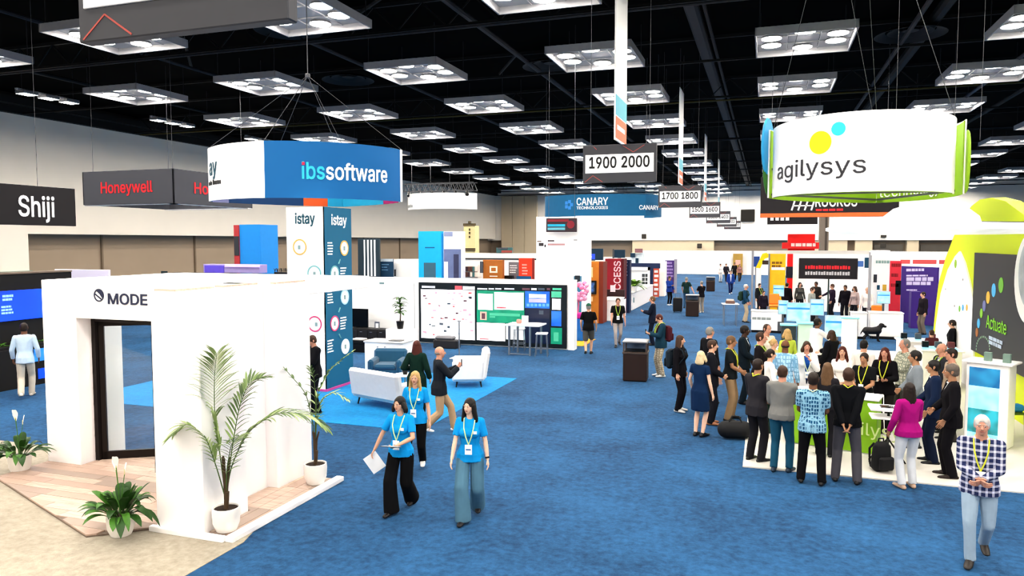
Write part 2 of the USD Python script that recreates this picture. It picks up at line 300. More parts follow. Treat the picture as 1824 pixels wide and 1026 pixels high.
def arc_sheet(f, u0, u1, z0, z1, th=.04, off=0.0, n=24, zt=None):
    u = np.linspace(u0, u1, n + 1); p, nn = f(u, off); top = np.full(n + 1, z1) if zt is None else zt(u)
    P = np.stack([np.c_[p, np.full(n + 1, z0)], np.c_[p, top]]); N = np.broadcast_to(np.c_[nn, 0 * u], P.shape); return quad_sheet(P, th, N)
def arc_wrap(m, f, L, u0, z0, off=.006):
    m = m.copy(); v = np.array(m.vertices); p, nn = f(u0 + v[:, 0] / L, 0.0); m.vertices = np.c_[p + nn * (off + v[:, 2:3]), z0 + v[:, 1]]; return m
CABLE = mat('steel_cable', '6c6e73', .5, .4); CHAIN = mat('dark_cable', '4a4b50', .5, .4)
# aisle markers
SIGNG = mat('sign_dark_grey', '55565c', .6, var=.03); SIGNW = mat('sign_white', 'f6f6f6', .6, var=.01); INKD = mat('ink_black', '1b1b1d', .6); REDL = mat('sign_red_line', 'c85a50', .6)
TEALB = mat('banner_teal', '6fc0d4', .7); ORB = mat('banner_orange', 'e8785a', .7); BANW = mat('banner_white', 'f4f4f4', .7, var=.01)
def aisle_sign(y, txt, label, x=-3.75):
    T = Thing('aisle_sign', label, 'hanging sign', (x, y, 5.36), 0, 'grey aisle signs with white number boards')
    T.part('board', box((-1.0, -.06, 0), (1.0, .06, 1.02), .01), SIGNG)
    p = T.part('number_panel', box((-.93, -.075, .26), (.93, -.055, .76), .004), SIGNW); 
    T.part('number_panel', box((-.93, .055, .26), (.93, .075, .76), .004), SIGNW)
    a, b = txt.split()
    T.part('lettering', join([lettering(a, (-.82, -.075, .40), (-.07, -.075, .40), .29, (0, -1, 0), True), lettering(b, (.07, -.075, .40), (.82, -.075, .40), .29, (0, -1, 0), True)]), INKD)
    T.part('line_pattern', join([bar((u0, -.062, z0), (u1, -.062, z1), .006, .014) for u0, z0, u1, z1 in ((-.95, .02, -.72, .2), (-.72, .2, -.45, .02), (.1, .98, .38, .80), (.38, .80, .68, .98), (-.7, .98, -.62, .9))]), REDL)
    for s in (-.8, .8): T.part('cable', rod((s, 0, 1.0), (s, 0, 7.2), .006, seg=5), CABLE)
    return T
SN = (('2100', '2200'), ('1900', '2000'), ('1700', '1800'), ('1500', '1600'), ('1300', '1400'), ('1100', '1200'), ('900', '1000'))
SL = ('grey aisle sign with a red chevron line, nearest and cut by the top edge', 'grey aisle sign reading 1900 2000 under the tall white banner', 'grey aisle sign reading 1700 1800 under the second white banner', 'third readable grey aisle sign, smaller and behind 1700 1800', 'grey aisle sign fourth in the receding row', 'grey aisle sign fifth in the receding row', 'smallest grey aisle sign at the far end of the row')
for k, (a, l) in enumerate(zip(SN, SL)):
    aisle_sign(4.7 + 15.35 * k, ' '.join(a), l, x=-4.3 if k == 0 else -3.75 - .04 * k)
for k, l in ((1, 'tall white hanging banner with teal and orange ends above sign 1900 2000'), (2, 'white hanging banner with teal and orange end above sign 1700 1800'), (3, 'narrow white hanging banner above the third aisle sign'), (4, 'thin white hanging banner above the fourth aisle sign')):
    y = 4.7 + 15.35 * k; x = -3.75 - .04 * k; T = Thing('hanging_banner', l, 'banner', (x, y, 6.42), 0, 'white banners above the aisle signs')
    h = 4.35; T.part('fabric', box((-.02, -.72, 0), (.02, .9, h), .005), BANW)
    for z0, z1, m_ in ((0.06, .62, ORB), (.66, 1.18, TEALB)):
        for s in (-1, 1): T.part('colour_band', box((s * .021, -.70, z0), (s * .026, .88, z1)), m_)
    for s in (-1, 1): T.part('lettering', box((s * .027, -.5, .3), (s * .030, .6, .42)), BANW)
    for s in (-.6, .8): T.part('cable', rod((0, s, h), (0, s, 6.1), .006, seg=5), CABLE)
# black sign at the left edge
T = Thing('hanging_sign', 'black hanging sign with white lettering at the far left edge', 'hanging sign', (-22, 17, 4.28))
T.part('board', box((-22.15, 12.0, 4.28), (-22, 18.9, 5.53), .01), mat('sign_black', '211c20', .6), world=True)
T.part('lettering', lettering('Shiji', onX(33, 384, -21.99), [-21.99, onX(97, 384, -22)[1], onX(33, 384, -22)[2]], .62, (1, 0, 0), True), SIGNW, world=True)
for y in (14, 17.6): T.part('cable', rod((-22.07, y, 5.5), (-22.07, y, 12.5), .008, seg=5), CABLE, world=True)
# grey box sign with red lettering
c = onY(308, 300, 25); zb = onY(308, 362, 25)[2]; zt = c[2]; x0 = onY(147, 330, 25)[0]
T = Thing('hanging_sign', 'grey square box sign with red lettering hanging before the left wall', 'hanging sign', (c[0] - 2.5, 27.5, zb))
SG = mat('sign_slate_grey', '50525b', .6, var=.03); SR = mat('letter_red', 'e01f2a', .5)
y1 = 30.0
for mn, mx in (((x0, 25, zb), (c[0], 25.06, zt)), ((c[0] - .06, 25, zb), (c[0], y1, zt)), ((x0, y1, zb), (c[0], y1 + .06, zt)), ((x0, 25, zb), (x0 + .06, y1, zt))): T.part('side_panel', box(mn, mx, .01), SG, world=True)
T.part('bottom_rail', [box((x0, 25.06, zb - .03), (c[0] - .06, 25.3, zb)), box((c[0] - .3, 25.06, zb - .03), (c[0] - .06, y1, zb)), box((x0, y1 - .3, zb - .03), (c[0], y1, zb))], WHITE, world=True)
a = onY(180, 344, 24.99); b = onY(272, 341, 24.99); b[2] = a[2]; T.part('lettering', lettering('Honeywell', a, b, .46, (0, -1, 0), True), SR, world=True)
a = onX(346, 344, c[0] + .005); T.part('lettering', lettering('Honeywell', a, a + np.array([0, 3.4, 0]), .46, (1, 0, 0), True), SR, world=True)
for x, y in ((x0 + .3, 25.3), (c[0] - .3, 25.3), (c[0] - .3, y1 - .3), (x0 + .3, y1 - .3)): T.part('cable', rod((x, y, zt), (x, y, 12.5), .008, seg=5), CABLE, world=True)
# blue and white four-sided ring sign
def at_d(x, y, d): return CAM + ray(x, y) * d
A, B, C_, D_ = (at_d(473, 400, 19.0)[:2], at_d(717, 400, 20.9)[:2], at_d(373, 400, 20.7)[:2], at_d(612, 400, 23.6)[:2])
z0, z1 = 4.88, 6.33; BL = mat('sign_blue', '0a6cb4', .7, var=.05, scale=.8); cen = (A + B + C_ + D_) / 4
def bulge(p, q, k): m = (p + q) / 2; n = nrm(m - cen) if True else 0; return m + n * k
T = Thing('hanging_sign', 'large blue and white curved ring sign hanging above the blue tower', 'hanging sign', (*cen, z0))
fb, Lb = arc3(A, bulge(A, B, .62), B); fw, Lw = arc3(C_, bulge(C_, A, .30), A); fr, Lr = arc3(B, bulge(B, D_, .2), D_); fk, Lk = arc3(D_, bulge(D_, C_, .32), C_)
T.part('front_panel', arc_sheet(fb, 0, 1, z0, z1), BL, world=True, smooth=30, label='blue curved front panel')
for f_ in (fw, fr): T.part('side_panel', arc_sheet(f_, 0, 1, z0, z1), SIGNW, world=True, smooth=30, label='white curved side panel')
T.part('back_panel', arc_sheet(fk, 0, 1, z0, z1), BL, world=True, smooth=30)
T.part('edge_trim', arc_sheet(fb, .975, 1.0, z0, z1, .02, .012, 3), SIGNW, world=True)
DKB = mat('liner_dark_blue', '1a4a80', .6); LAV = mat('liner_lavender', '9a9ac8', .6); LOR = mat('liner_orange', 'f05a22', .6); LCY = mat('liner_cyan', '26b3dc', .6); LMG = mat('liner_magenta', 'c8206e', .6)
for f_, u0, u1, m_ in ((fk, .0, .12, LCY), (fk, .12, .30, LOR), (fk, .30, .86, DKB), (fk, .86, .98, LAV), (fr, .35, .98, LCY), (fr, .05, .35, LMG)): T.part('inner_liner', arc_sheet(f_, u0, u1, z0 - .015, z0 + .75, .02, -.05, 10), m_, world=True)
mm = text('software', .36, True); mm.apply_translation((-mm.bounds[0][0], 0, 0)); wS = mm.bounds[1][0]; m2 = text('ibs', .36, True); m2.apply_translation((-m2.bounds[0][0], 0, 0)); wI = m2.bounds[1][0]
k = .60 * Lb / (wS + wI + .03)
for m_ in (mm, m2): m_.apply_scale((k, 1.15, 1))
zl = z0 + .50
T.part('lettering', arc_wrap(m2, fb, Lb, .235, zl), mat('letter_cyan', '2fc6e0', .5), world=True); T.part('lettering', arc_wrap(mm, fb, Lb, .235 + (wI + .03) * k / Lb, zl), SIGNW, world=True)
T.part('letter_dot', arc_wrap(box((0, .34, 0), (.07, .42, .008)), fb, Lb, .237, zl), mat('letter_pink', 'd4204e', .5), world=True)
TEAL = mat('letter_teal', '1c5a70', .5)
ms = text('ay', .42, True); ms.apply_translation((-ms.bounds[0][0], 0, 0)); T.part('lettering', arc_wrap(ms, fw, Lw, .12, z0 + .70), TEAL, world=True)
ms = text('ist', .42, True); ms.apply_translation((-ms.bounds[0][0], 0, 0)); T.part('lettering', arc_wrap(ms, fk, Lk, 1 - (ms.bounds[1][0] + .03) / Lk, z0 + .72), SIGNW, world=True)
T.part('lettering', arc_wrap(join([box((x_, y_, 0), (x_ + w_, y_ + h_, .005)) for x_, y_, w_, h_ in ((0, 0, .06, .1), (.09, 0, .1, .09), (.22, 0, .05, .13), (.30, 0, .09, .09), (.47, 0, .08, .14), (.58, 0, .07, .1), (.68, 0, .1, .1), (.81, 0, .1, .1), (.94, 0, .08, .1))]), fw, Lw, .06, z0 + .42), INKD, world=True)
ap = onY(548, 135, cen[1] - .2); ap = np.array([ap[0], ap[1], ap[2]])
for q in (A, B, C_, D_, bulge(A, B, .3), bulge(D_, C_, .3)): T.part('cable', rod((*q, z1), ap, .008, seg=5), CABLE, world=True)
T.part('cable', rod(ap, (*ap[:2], 12.5), .014, seg=5), CABLE, world=True); T.part('shackle', box(ap - .06, ap + .06, .02), CABLE, world=True)
# white three-sided sign with lime inside
A, M_, B = at_d(1374, 400, 18.2)[:2], at_d(1545, 400, 15.8)[:2], at_d(1697, 400, 16.8)[:2]; K = at_d(1560, 400, 20.4)[:2]
z0, z1 = 4.83, 6.48; LIME = mat('lime_fabric', '9ccb2a', .6, var=.05); LIMEY = mat('lime_yellow_panel', 'd2e30c', .6, var=.04, scale=.7); cen = (A + B + K) / 3
T = Thing('hanging_sign', 'large white three-sided curved sign with yellow and cyan dots, lime inside', 'hanging sign', (*cen, z0))
ff, Lf = arc3(A, M_, B); nL = nrm(A - cen); nR = nrm(B - cen)
fl, Ll = arc3(K, (A + K) / 2 + nrm((A + K) / 2 - cen) * .55, A + nL * .12); fr, Lr = arc3(B + nR * .22, (B + K) / 2 + nrm((B + K) / 2 - cen) * .55, K)
for f_, nm in ((ff, 'front_panel'), (fl, 'side_panel'), (fr, 'side_panel')):
    zt = (lambda u: z1 - .0 + .06 * np.sin(np.pi * u)); T.part(nm, arc_sheet(f_, 0, 1, z0, z1, .03, 0, 28, zt), SIGNW, world=True, smooth=30); T.part('lime_lining', arc_sheet(f_, .01, .99, z0 - .01, z1 - .02, .02, -.035, 28), LIME, world=True, smooth=30, label='lime green lining')
for f_, u, m_ in ((fl, .985, mat('edge_blue', '2aa4e0', .5)), (fl, .93, mat('edge_green', '3d8a2a', .5)), (fr, .03, LIME), (fr, .09, LIMEY)):
    p, n_ = f_(u, .03); T.part('edge_roundel', xf(lathe([(0, -.03), (.5, -.03), (.53, 0), (.5, .03), (0, .03)], 24), (0, 0, 0), 0, 0, math.pi / 2).apply_transform(frame((*p, (z0 + z1) / 2 + (.42 if m_ is LOOKS['edge_blue'] else -.1)), np.r_[n_, 0], np.cross([0, 0, 1], np.r_[n_, 0]) * -1 * -1, [0, 0, 1.35])), m_, world=True, smooth=30)
def arc_u(f, x): return min(np.linspace(0, 1, 801), key=lambda u: abs(px_of((*f(u)[0], 5.6))[0] - x))
ms = text('agilysys', .34); ms.apply_translation((-ms.bounds[0][0], 0, 0)); u0, u1 = arc_u(ff, 1386), arc_u(ff, 1543); ms.apply_scale(((u1 - u0) * Lf / ms.bounds[1][0], 1.08, 1)); T.part('lettering', arc_wrap(ms, ff, Lf, u0, z0 + .40), mat('letter_charcoal', '3a3a40', .5), world=True)
for x_, z_, r_, m_ in ((1460, z0 + 1.10, .25, mat('dot_yellow', 'f6ee12', .5)), (1492, z0 + 1.36, .145, mat('dot_cyan', '2fd4f2', .5))):
    d_ = extr([(r_ * math.cos(t), r_ * math.sin(t)) for t in np.linspace(0, 2 * math.pi, 40, endpoint=False)], .004); d_ = d_.subdivide().subdivide(); T.part('dot', arc_wrap(d_, ff, Lf, arc_u(ff, x_), z_), m_, world=True)
fi = lambda u, off=0.0: (fr(1 - np.asarray(u))[0] - fr(1 - np.asarray(u))[1] * .06, -fr(1 - np.asarray(u))[1])
ms = text('technology', .30); ms.apply_translation((-ms.bounds[0][0], 0, 0)); T.part('lettering', arc_wrap(ms, fi, Lr, .03, z0 + .14), SIGNW, world=True)
for q, top_ in ((A, (1.6, 13.5, 12.5)), (B, (1.0, 15.0, 12.5)), (K, (1.4, 15.5, 12.5)), (K, (1.0, 18.2, 12.5))): T.part('cable', rod((*q, z1), top_, .007, seg=5), CABLE, world=True)
b3 = (ff(.72)[0] + cen) / 2
for x, y in ((b3[0], b3[1]), (cen[0] + 2.2, cen[1] + 1.5), (cen[0] + 2.9, cen[1] + 2)): T.part('cable', rod((x, y, z1 - .3 if x == b3[0] else 6.4), (x, y, 12.5), .006, seg=5), CABLE, world=True)
T.part('inner_frame', [bar((*A, z0 + .08), (*B, z0 + .08), .05, .05), bar((*B, z0 + .08), (*K, z0 + .08), .05, .05), bar((*K, z0 + .08), (*A, z0 + .08), .05, .05), bar((*K, z0 + .7), (*A, z0 + .7), .05, .05)], GREYM, world=True)
# black sign with orange foot
Y = 34.; a, b = onY(1355, 340, Y), onY(1601, 385, Y)
T = Thing('hanging_sign', 'black hanging sign with white lettering and orange bottom strip', 'hanging sign', ((a[0] + b[0]) / 2, Y, b[2]))
T.part('board', box((a[0], Y, b[2]), (b[0], Y + .3, a[2] + .6), .01), mat('sign_ink', '201a20', .6), world=True)
T.part('colour_strip', box((a[0], Y - .01, b[2]), (b[0], Y + .31, b[2] + .17)), mat('strip_orange', 'f0642e', .5), world=True)
p, q = onY(1452, 368, Y), onY(1527, 368, Y); q[2] = p[2]; T.part('lettering', lettering('RUCKUS', p, q, .42, (0, -1, 0), True), SIGNW, world=True)
p, q = onY(1453, 376, Y), onY(1503, 376, Y); T.part('lettering', smear_rows(p, (1, 0, 0), q[0] - p[0], (0, -1, 0), .09, 1, .1, 3, .05), SR, world=True)
p = onY(1410, 375, Y); T.part('emblem', join([bar(p + (k * .26, -.01, 0), p + (k * .26 + .12, -.01, .42), .02, .07) for k in range(4)] + [bar(p + (k * .26 + .02, -.01, .2), p + (k * .26 + .3, -.01, .2), .02, .05) for k in range(3)]), SIGNW, world=True)
for s in (.4, 4.9): T.part('cable', rod((a[0] + s, Y + .15, a[2]), (a[0] + s, Y + .15, 12.5), .01, seg=5), CABLE, world=True)
Y = 44.; a, b = onY(1367, 384, Y), onY(1456, 399, Y); T = Thing('hanging_sign', 'narrow black hanging sign peeking out below the orange strip', 'hanging sign', ((a[0] + b[0]) / 2, Y, b[2]))
T.part('board', box((a[0], Y, b[2]), (b[0], Y + .3, a[2] + .8), .01), mat('sign_ink', '201a20', .6), world=True)
p = onY(1372, 393, Y); T.part('lettering', join([plate(p + (k * .27, 0, 0), p + (k * .27 + .18, 0, 0), .2, (0, -1, 0)) for k in range(4)]), SIGNW, world=True)
for s in (.4, 2.6): T.part('cable', rod((a[0] + s, Y + .15, a[2] + .7), (a[0] + s, Y + .15, 12.5), .01, seg=5), CABLE, world=True)
# dark blue curved band sign over the white tower
Y = 36.; a, m_, b = onY(973, 368, Y), onY(1062, 368, Y - .9), onY(1150, 368, Y); zt, zb = onY(1000, 349, Y)[2], onY(1000, 386, Y)[2]
fc, Lc = arc3(a, m_, b); T = Thing('hanging_sign', 'dark blue curved band sign with white lettering above the white tower', 'hanging sign', (m_[0], Y + 1, zb))
SB2 = mat('sign_deep_blue', '0f6a9c', .7); T.part('front_panel', arc_sheet(fc, 0, 1, zb, zt), SB2, world=True, smooth=30)
f2, L2 = arc3(b, (b[0] + .5, Y + 2, 0), (b[0] - .6, Y + 3.6, 0)); T.part('back_panel', arc_sheet(f2, 0, 1, zb, zt), SB2, world=True, smooth=30)
f2, L2 = arc3(a, (a[0] - .3, Y + 2, 0), (a[0] + .6, Y + 3.6, 0)); T.part('back_panel', arc_sheet(f2, 0, 1, zb, zt), SB2, world=True, smooth=30)
ms = text('CANARY', .34, True); ms.apply_translation((-ms.bounds[0][0], 0, 0)); u0, u1 = arc_u(fc, 1027), arc_u(fc, 1083); ms.apply_scale(((u1 - u0) * Lc / ms.bounds[1][0], 1, 1)); T.part('lettering', arc_wrap(ms, fc, Lc, u0, zb + .52), SIGNW, world=True)
ms = text('TECHNOLOGIES', .13, True); ms.apply_translation((-ms.bounds[0][0], 0, 0)); ms.apply_scale(((u1 - u0) * Lc / ms.bounds[1][0], 1, 1)); T.part('lettering', arc_wrap(ms, fc, Lc, u0, zb + .32), SIGNW, world=True)
for k in range(5): t = k * 2 * math.pi / 5; T.part('emblem', arc_wrap(box((.16 * math.cos(t) - .08, .16 * math.sin(t) - .08, 0), (.16 * math.cos(t) + .08, .16 * math.sin(t) + .08, .005)), fc, Lc, arc_u(fc, 1013), zb + .55), mat('emblem_blue', '2f86d8', .5), world=True)
ms = text('CANARY', .2, True); T.part('lettering', arc_wrap(ms, fc, Lc, arc_u(fc, 1138), zb + .3), SIGNW, world=True)
for q in (a, b): T.part('cable', rod((*q[:2], zt), (*q[:2], 12.5), .01, seg=5), CABLE, world=True)
Y = 29.6; a, b = onY(973, 389, Y), onY(1027, 413, Y); T = Thing('hanging_sign', 'small dark hanging board with red lines below the blue band sign', 'hanging sign', ((a[0] + b[0]) / 2, Y, b[2]))
T.part('board', box((a[0], Y, b[2]), (b[0], Y + .08, a[2]), .01), mat('sign_maroon_grey', '4a3a42', .6), world=True)
for z_, m_, w in ((.42, SR, .9), (.22, LCY, .75), (.08, TEALB, .75)): T.part('lettering', plate((a[0] + .06, Y, b[2] + z_), (a[0] + .06 + w, Y, b[2] + z_), .1, (0, -1, 0)), mat('letter_dull_red', 'a02a38', .5) if m_ is SR else m_, world=True)
T.part('emblem', disc((b[0] - .25, Y - .006, b[2] + .3), .16, (0, 1, 0), .01), mat('letter_dull_red', 'a02a38', .5), world=True)
for x in (a[0] + .1, b[0] - .1): T.part('cable', rod((x, Y + .04, a[2]), (x, Y + .04, 12.5), .008, seg=5), CABLE, world=True)

Y = 62.; a, m_, b = onY(727, 360, Y), onY(790, 360, Y - 2.2), onY(850, 360, Y); zt, zb = onY(790, 346, Y)[2], onY(790, 374, Y)[2]; fz, Lz = arc3(a, m_, b)
T = Thing('hanging_sign', 'white curved hanging sign under a dark lattice rig right of the blue ring sign', 'hanging sign', (m_[0], Y, zb)); T.part('panel', arc_sheet(fz, 0, 1, zb, zt), SIGNW, world=True, smooth=30)
for k in range(7): T.part('letter_block', arc_wrap(box((.1 + .28 * k, 0, 0), (.1 + .28 * k + .19, .2 + .05 * (k % 2), .006)), fz, Lz, .02, zb + .2), mat('letter_soft_grey', 'a8b0ac', .6), world=True)
zr = zt + .25; L_ = b[0] - a[0]
for dy in (-.9, 0):
    tr = [bar((a[0], Y + dy, zr + h), (b[0], Y + dy, zr + h), .07, .07) for h in (0, .7)]
    for k in range(12): u = a[0] + L_ * k / 12; tr += [bar((u, Y + dy, zr), (u + L_ / 24, Y + dy, zr + .7), .05, .05), bar((u + L_ / 24, Y + dy, zr + .7), (u + L_ / 12, Y + dy, zr), .05, .05)]
    T.part('lattice_rig', tr, GREYM, world=True)
for k in range(6): u = a[0] + L_ * (k + .5) / 6; T.part('spot_lamp', rod((u, Y - .95, zr - .1), (u + .1, Y - 1.2, zr - .42), .12, .16, 10), BLACK, world=True)
for k in range(4): u = a[0] + L_ * (k + .2) / 3.6; T.part('cable', rod((u, Y, zb + .4), (u, Y, 12.5), .02, seg=5), CABLE, world=True)
# ---------------------------------------------------------------- helpers for booth pieces seen at a known depth
def pxbox(x0, y0, x1, y1, Y, d=.1, c=.01):
    """an upright box whose front face at Y spans the picture's rectangle; y1 None = down to the floor"""
    ym = (y0 + (y1 or y0)) / 2; xm = (x0 + x1) / 2; zt = onY(xm, y0, Y)[2]; zb = 0.0 if y1 is None else max(0, onY(xm, y1, Y)[2])
    return box((onY(x0, ym, Y)[0], Y, zb), (onY(x1, ym, Y)[0], Y + d, zt), c)
def slab(name, label, cat, x0, y0, x1, y1, Y, d, m, group=None):
    b = pxbox(x0, y0, x1, y1, Y, d); mn, mx = b.bounds
    T = Thing(name, label, cat, ((mn[0] + mx[0]) / 2, Y + d / 2, mn[2]), 0, group); T.part('body', b, m, world=True); T.mn, T.mx = mn, mx; return T
def face(T, name, x0, y0, x1, y1, Y, m, lift=.008, **k): T.part(name, pxbox(x0, y0, x1, y1, Y - lift, lift, 0), m, world=True, **k)
N_ = np.array([0, -1.0, 0]); EX = np.array([1.0, 0, 0])
WOOD = usdkit.material(stage, '/World/Looks/pale_wood', {'g': ('geometry', {}), 'mp': ('mapping', {'scale': (1.2, 9, 9)}), 'n': ('noise_texture', {'scale': 3.0, 'detail': 4.0}), 'r': ('rgb_ramp', {'ramp': [(.3, lin('b09484')), (.7, lin('cdb5a4'))]}), 'p': ('principled_bsdf', {'roughness': .5})}, [('g.position', 'mp.vector'), ('mp.vector', 'n.vector'), ('n.fac', 'r.fac'), ('r.color', 'p.base_color')], surface='p.BSDF')
WOODS = [WOOD, mat('pale_wood_pink', 'c8ab9a', .5, var=.1, scale=4), mat('pale_wood_grey', 'b8a294', .5, var=.1, scale=4)]
GLASS = usdkit.material(stage, '/World/Looks/clear_glass', {'f': ('fresnel', {'IOR': 1.45}), 't': ('transparent_bsdf', {'color': (.93, .96, .96)}), 'g': ('glossy_bsdf', {'color': (1, 1, 1), 'roughness': .02}), 'm': ('mix_closure', {})}, [('f.fac', 'm.fac'), ('t.BSDF', 'm.closure1'), ('g.BSDF', 'm.closure2')], surface='m.closure')
BRONZE = mat('dark_bronze', '2a2220', .4, .5)

# ---------------------------------------------------------------- white booth with the glass door
BW = mat('booth_white', 'f6f3f3', .55, var=.015, scale=1.5); ZT = 3.12
T = Thing('exhibit_booth', 'white walled booth with round emblem and dark framed glass door', 'booth', (-9.2, 9.4, 0))
T.part('pier', box((-11.46, 9.13, 0), (-10.72, 10.05, ZT), .012), BW, world=True); T.part('lintel', box((-10.72, 9.13, 2.5), (-7.47, 9.45, ZT), .006), BW, world=True)
T.part('pier', box((-7.44, 7.42, 0), (-6.68, 8.28, ZT), .012), BW, world=True); T.part('wall', box((-9.12, 9.13, 0), (-7.3, 9.4, 2.5), .006), BW, world=True)
T.part('wall', box((-7.3, 8.28, 0), (-7.07, 9.2, ZT), .006), BW, world=True); T.part('pier', box((-7.9, 9.2, 0), (-6.88, 10.1, ZT), .012), BW, world=True)
T.part('roof_beam', box((-11.46, 10.05, 2.9), (-11.3, 12.2, ZT), .006), BW, world=True); T.part('post', box((-11.46, 12.0, 0), (-11.32, 12.2, 2.9), .006), BW, world=True)
T.part('roof_beam', box((-11.46, 12.0, 2.9), (-7.0, 12.2, ZT), .006), BW, world=True); T.part('roof_beam', box((-7.2, 10.1, 2.9), (-7.0, 12.0, ZT), .006), BW, world=True)
for x0, y0, x1, y1 in ((-7.44, 7.5, -7.1, 8.2), (-7.02, 9.3, -6.92, 10.05), (-7.26, 8.4, -7.12, 9.15)): T.part('top_cap', box((x0, y0, ZT), (x1, y1, ZT + .025)), WOODS[0], world=True)
f = T.part('door_frame', [box((-10.72, 9.42, 0), (-10.64, 9.54, 2.5)), box((-9.22, 9.2, 0), (-9.13, 9.34, 2.5)), bar((-10.7, 9.48, 2.46), (-9.15, 9.27, 2.46), .1, .08)], BRONZE, world=True)
u = nrm([.82, .5, 0]); o = np.array([-10.64, 9.5, 0]); e = o + u * 1.0; nn = np.array([-u[1], u[0], 0])
fr_ = [bar(o + ZUP * 1.22 + u * .04, o + ZUP * 1.22 + u * .041 + ZUP * .001, .05, .08)]
def post(p, w=.08, z0=.02, z1=2.42): b = trimesh.creation.box((w, .05, z1 - z0)); b.apply_transform(frame(p + ZUP * (z0 + z1) / 2, u, nn, ZUP)); return b
d = T.part('door', [post(o + u * .04), post(e - u * .04), bar(o + ZUP * .10, e + ZUP * .10, .05, .16), bar(o + ZUP * 2.38, e + ZUP * 2.38, .05, .1)], BRONZE, world=True)
b = trimesh.creation.box((.86, .012, 2.18)); b.apply_transform(frame(o + u * .5 + ZUP * 1.25, u, nn, ZUP)); T.part('door_glass', b, GLASS, world=True, under=d)
T.part('handle', tube([e - u * .1 - nn * .03 + ZUP * 1.0, e - u * .1 - nn * .08 + ZUP * 1.02, e - u * .1 - nn * .08 + ZUP * 1.3, e - u * .1 - nn * .03 + ZUP * 1.32], .012), BRONZE, world=True, under=d)
a = onY(193, 541, 9.13); b = onY(263, 541, 9.13); b[2] = a[2]; INKV = mat('letter_navy', '39405f', .5); T.part('lettering', lettering('MODE', a, b, .165, N_, True), INKV, world=True)
c = onY(176, 526, 9.125); T.part('emblem', [xf(lathe([(.085, -.003), (.105, -.003), (.105, .003), (.085, .003), (.085, -.003)], 28), c, 0, math.pi / 2), xf(extr([(.1 * math.cos(t), .1 * math.sin(t)) for t in np.linspace(-.6, 2.2, 20)] + [(.02, .02)], .005), c, 0, math.pi / 2), bar(c + (-.08, 0, .02), c + (.06, 0, -.07), .006, .02)], INKV, world=True)
def planks(T, poly, w, L, rnd, z=.03, axis=0):
    r = random.Random(rnd); P = Polygon(poly); x0, y0, x1, y1 = P.bounds; k = 0; y = y0
    from shapely.geometry import box as sb
    while y < y1:
        x = x0 - L * r.random()
        while x < x1:
            g = sb(x + .003, y + .003, x + L - .003, y + w - .003).intersection(P)
            for q in getattr(g, 'geoms', [g]):
                if q.area > .01: T.part('plank', extr(q, .02 + .003 * r.random(), z), WOODS[r.randrange(3)], world=True)
            x += L
        y += w
T = Thing('wood_floor', 'pale wood plank floor in front of the glass door', 'floor', (-9, 8.3, 0))
ap_ = [(-11.44, 9.12), (-11.44, 8.22), (-8.08, 6.92), (-7.46, 7.42), (-7.46, 9.12), (-9.14, 9.12), (-9.14, 9.9), (-10.7, 9.9), (-10.7, 9.12)]
T.part('base', extr(ap_, .022, .006), mat('plank_underlay', '8d7a6c', .7), world=True); planks(T, ap_, .19, 1.25, 3, .024)
T = Thing('platform', 'narrow wood plank platform with white kerb along the booth side', 'platform', (-6.6, 8.6, 0))
T.part('base', box((-7.06, 7.44, 0), (-6.3, 9.9, .03)), mat('plank_underlay', '8d7a6c', .7), world=True); planks(T, [(-6.66, 7.5), (-6.34, 7.5), (-6.34, 9.86), (-6.86, 9.86), (-6.86, 9.2), (-7.05, 9.2), (-7.05, 8.3), (-6.66, 8.3)], .9, .19, 5, .03)
T.part('kerb', box((-6.33, 7.38, 0), (-6.2, 9.95, .075), .01), WHITE, world=True); T.part('kerb', box((-7.5, 7.34, 0), (-6.33, 7.42, .075), .01), WHITE, world=True)
POT = mat('pot_white', 'f0ece6', .5, var=.03); SOIL = mat('potting_soil', '33241a', .95); LEAF = mat('lily_leaf', '2e5a1e', .45, var=.35, scale=12); LEAFB = mat('lily_leaf_light', '4f8a2c', .45, var=.3, scale=12)
def trans_leaf(name, col):
    c = lin(col); LOOKS[name] = usdkit.material(stage, '/World/Looks/' + name, {'p': ('principled_bsdf', {'base_color': c, 'roughness': .5}), 't': ('translucent_bsdf', {'color': tuple(min(1, q * 1.6) for q in c)}), 'm': ('mix_closure', {'fac': .25})}, [('p.BSDF', 'm.closure1'), ('t.BSDF', 'm.closure2')], surface='m.closure'); return LOOKS[name]
PALM = [trans_leaf('palm_leaf', '7a9450'), trans_leaf('palm_leaf_pale', 'a2b478'), trans_leaf('palm_leaf_dark', '4f6a34')]; STALK = mat('palm_stalk', '5d7a3a', .5); TRUNK = mat('palm_trunk', '5a4630', .8, var=.3, scale=25)
def pot(T, r, h): T.part('pot', lathe([(0, 0), (r * .72, 0), (r * .95, h * .35), (r, h * .8), (r * .97, h), (r * .88, h), (r * .86, h * .9), (0, h * .9)], 24), POT, smooth=40); T.part('soil', disc((0, 0, h * .88), r * .86, (0, 0, 1), .03, 18), SOIL)
def leaf(p, d, L, w, droop, k=6, fold=.15):
    d = nrm(d); s = nrm(np.cross(d, ZUP)); p = np.asarray(p, float); rows = []
    for i in range(k + 1):
        t = i / k; c = p + d * L * t * (1 - .25 * droop * t) - ZUP * droop * L * t * t * .9; ww = w * (math.sin(math.pi * min(1, t * .92 + .06)) ** .8) * (1 if i < k else .05)
        rows.append([c - s * ww / 2 + ZUP * ww * fold, c, c + s * ww / 2 + ZUP * ww * fold])
    return quad_sheet(np.array(rows), .002, ZUP)
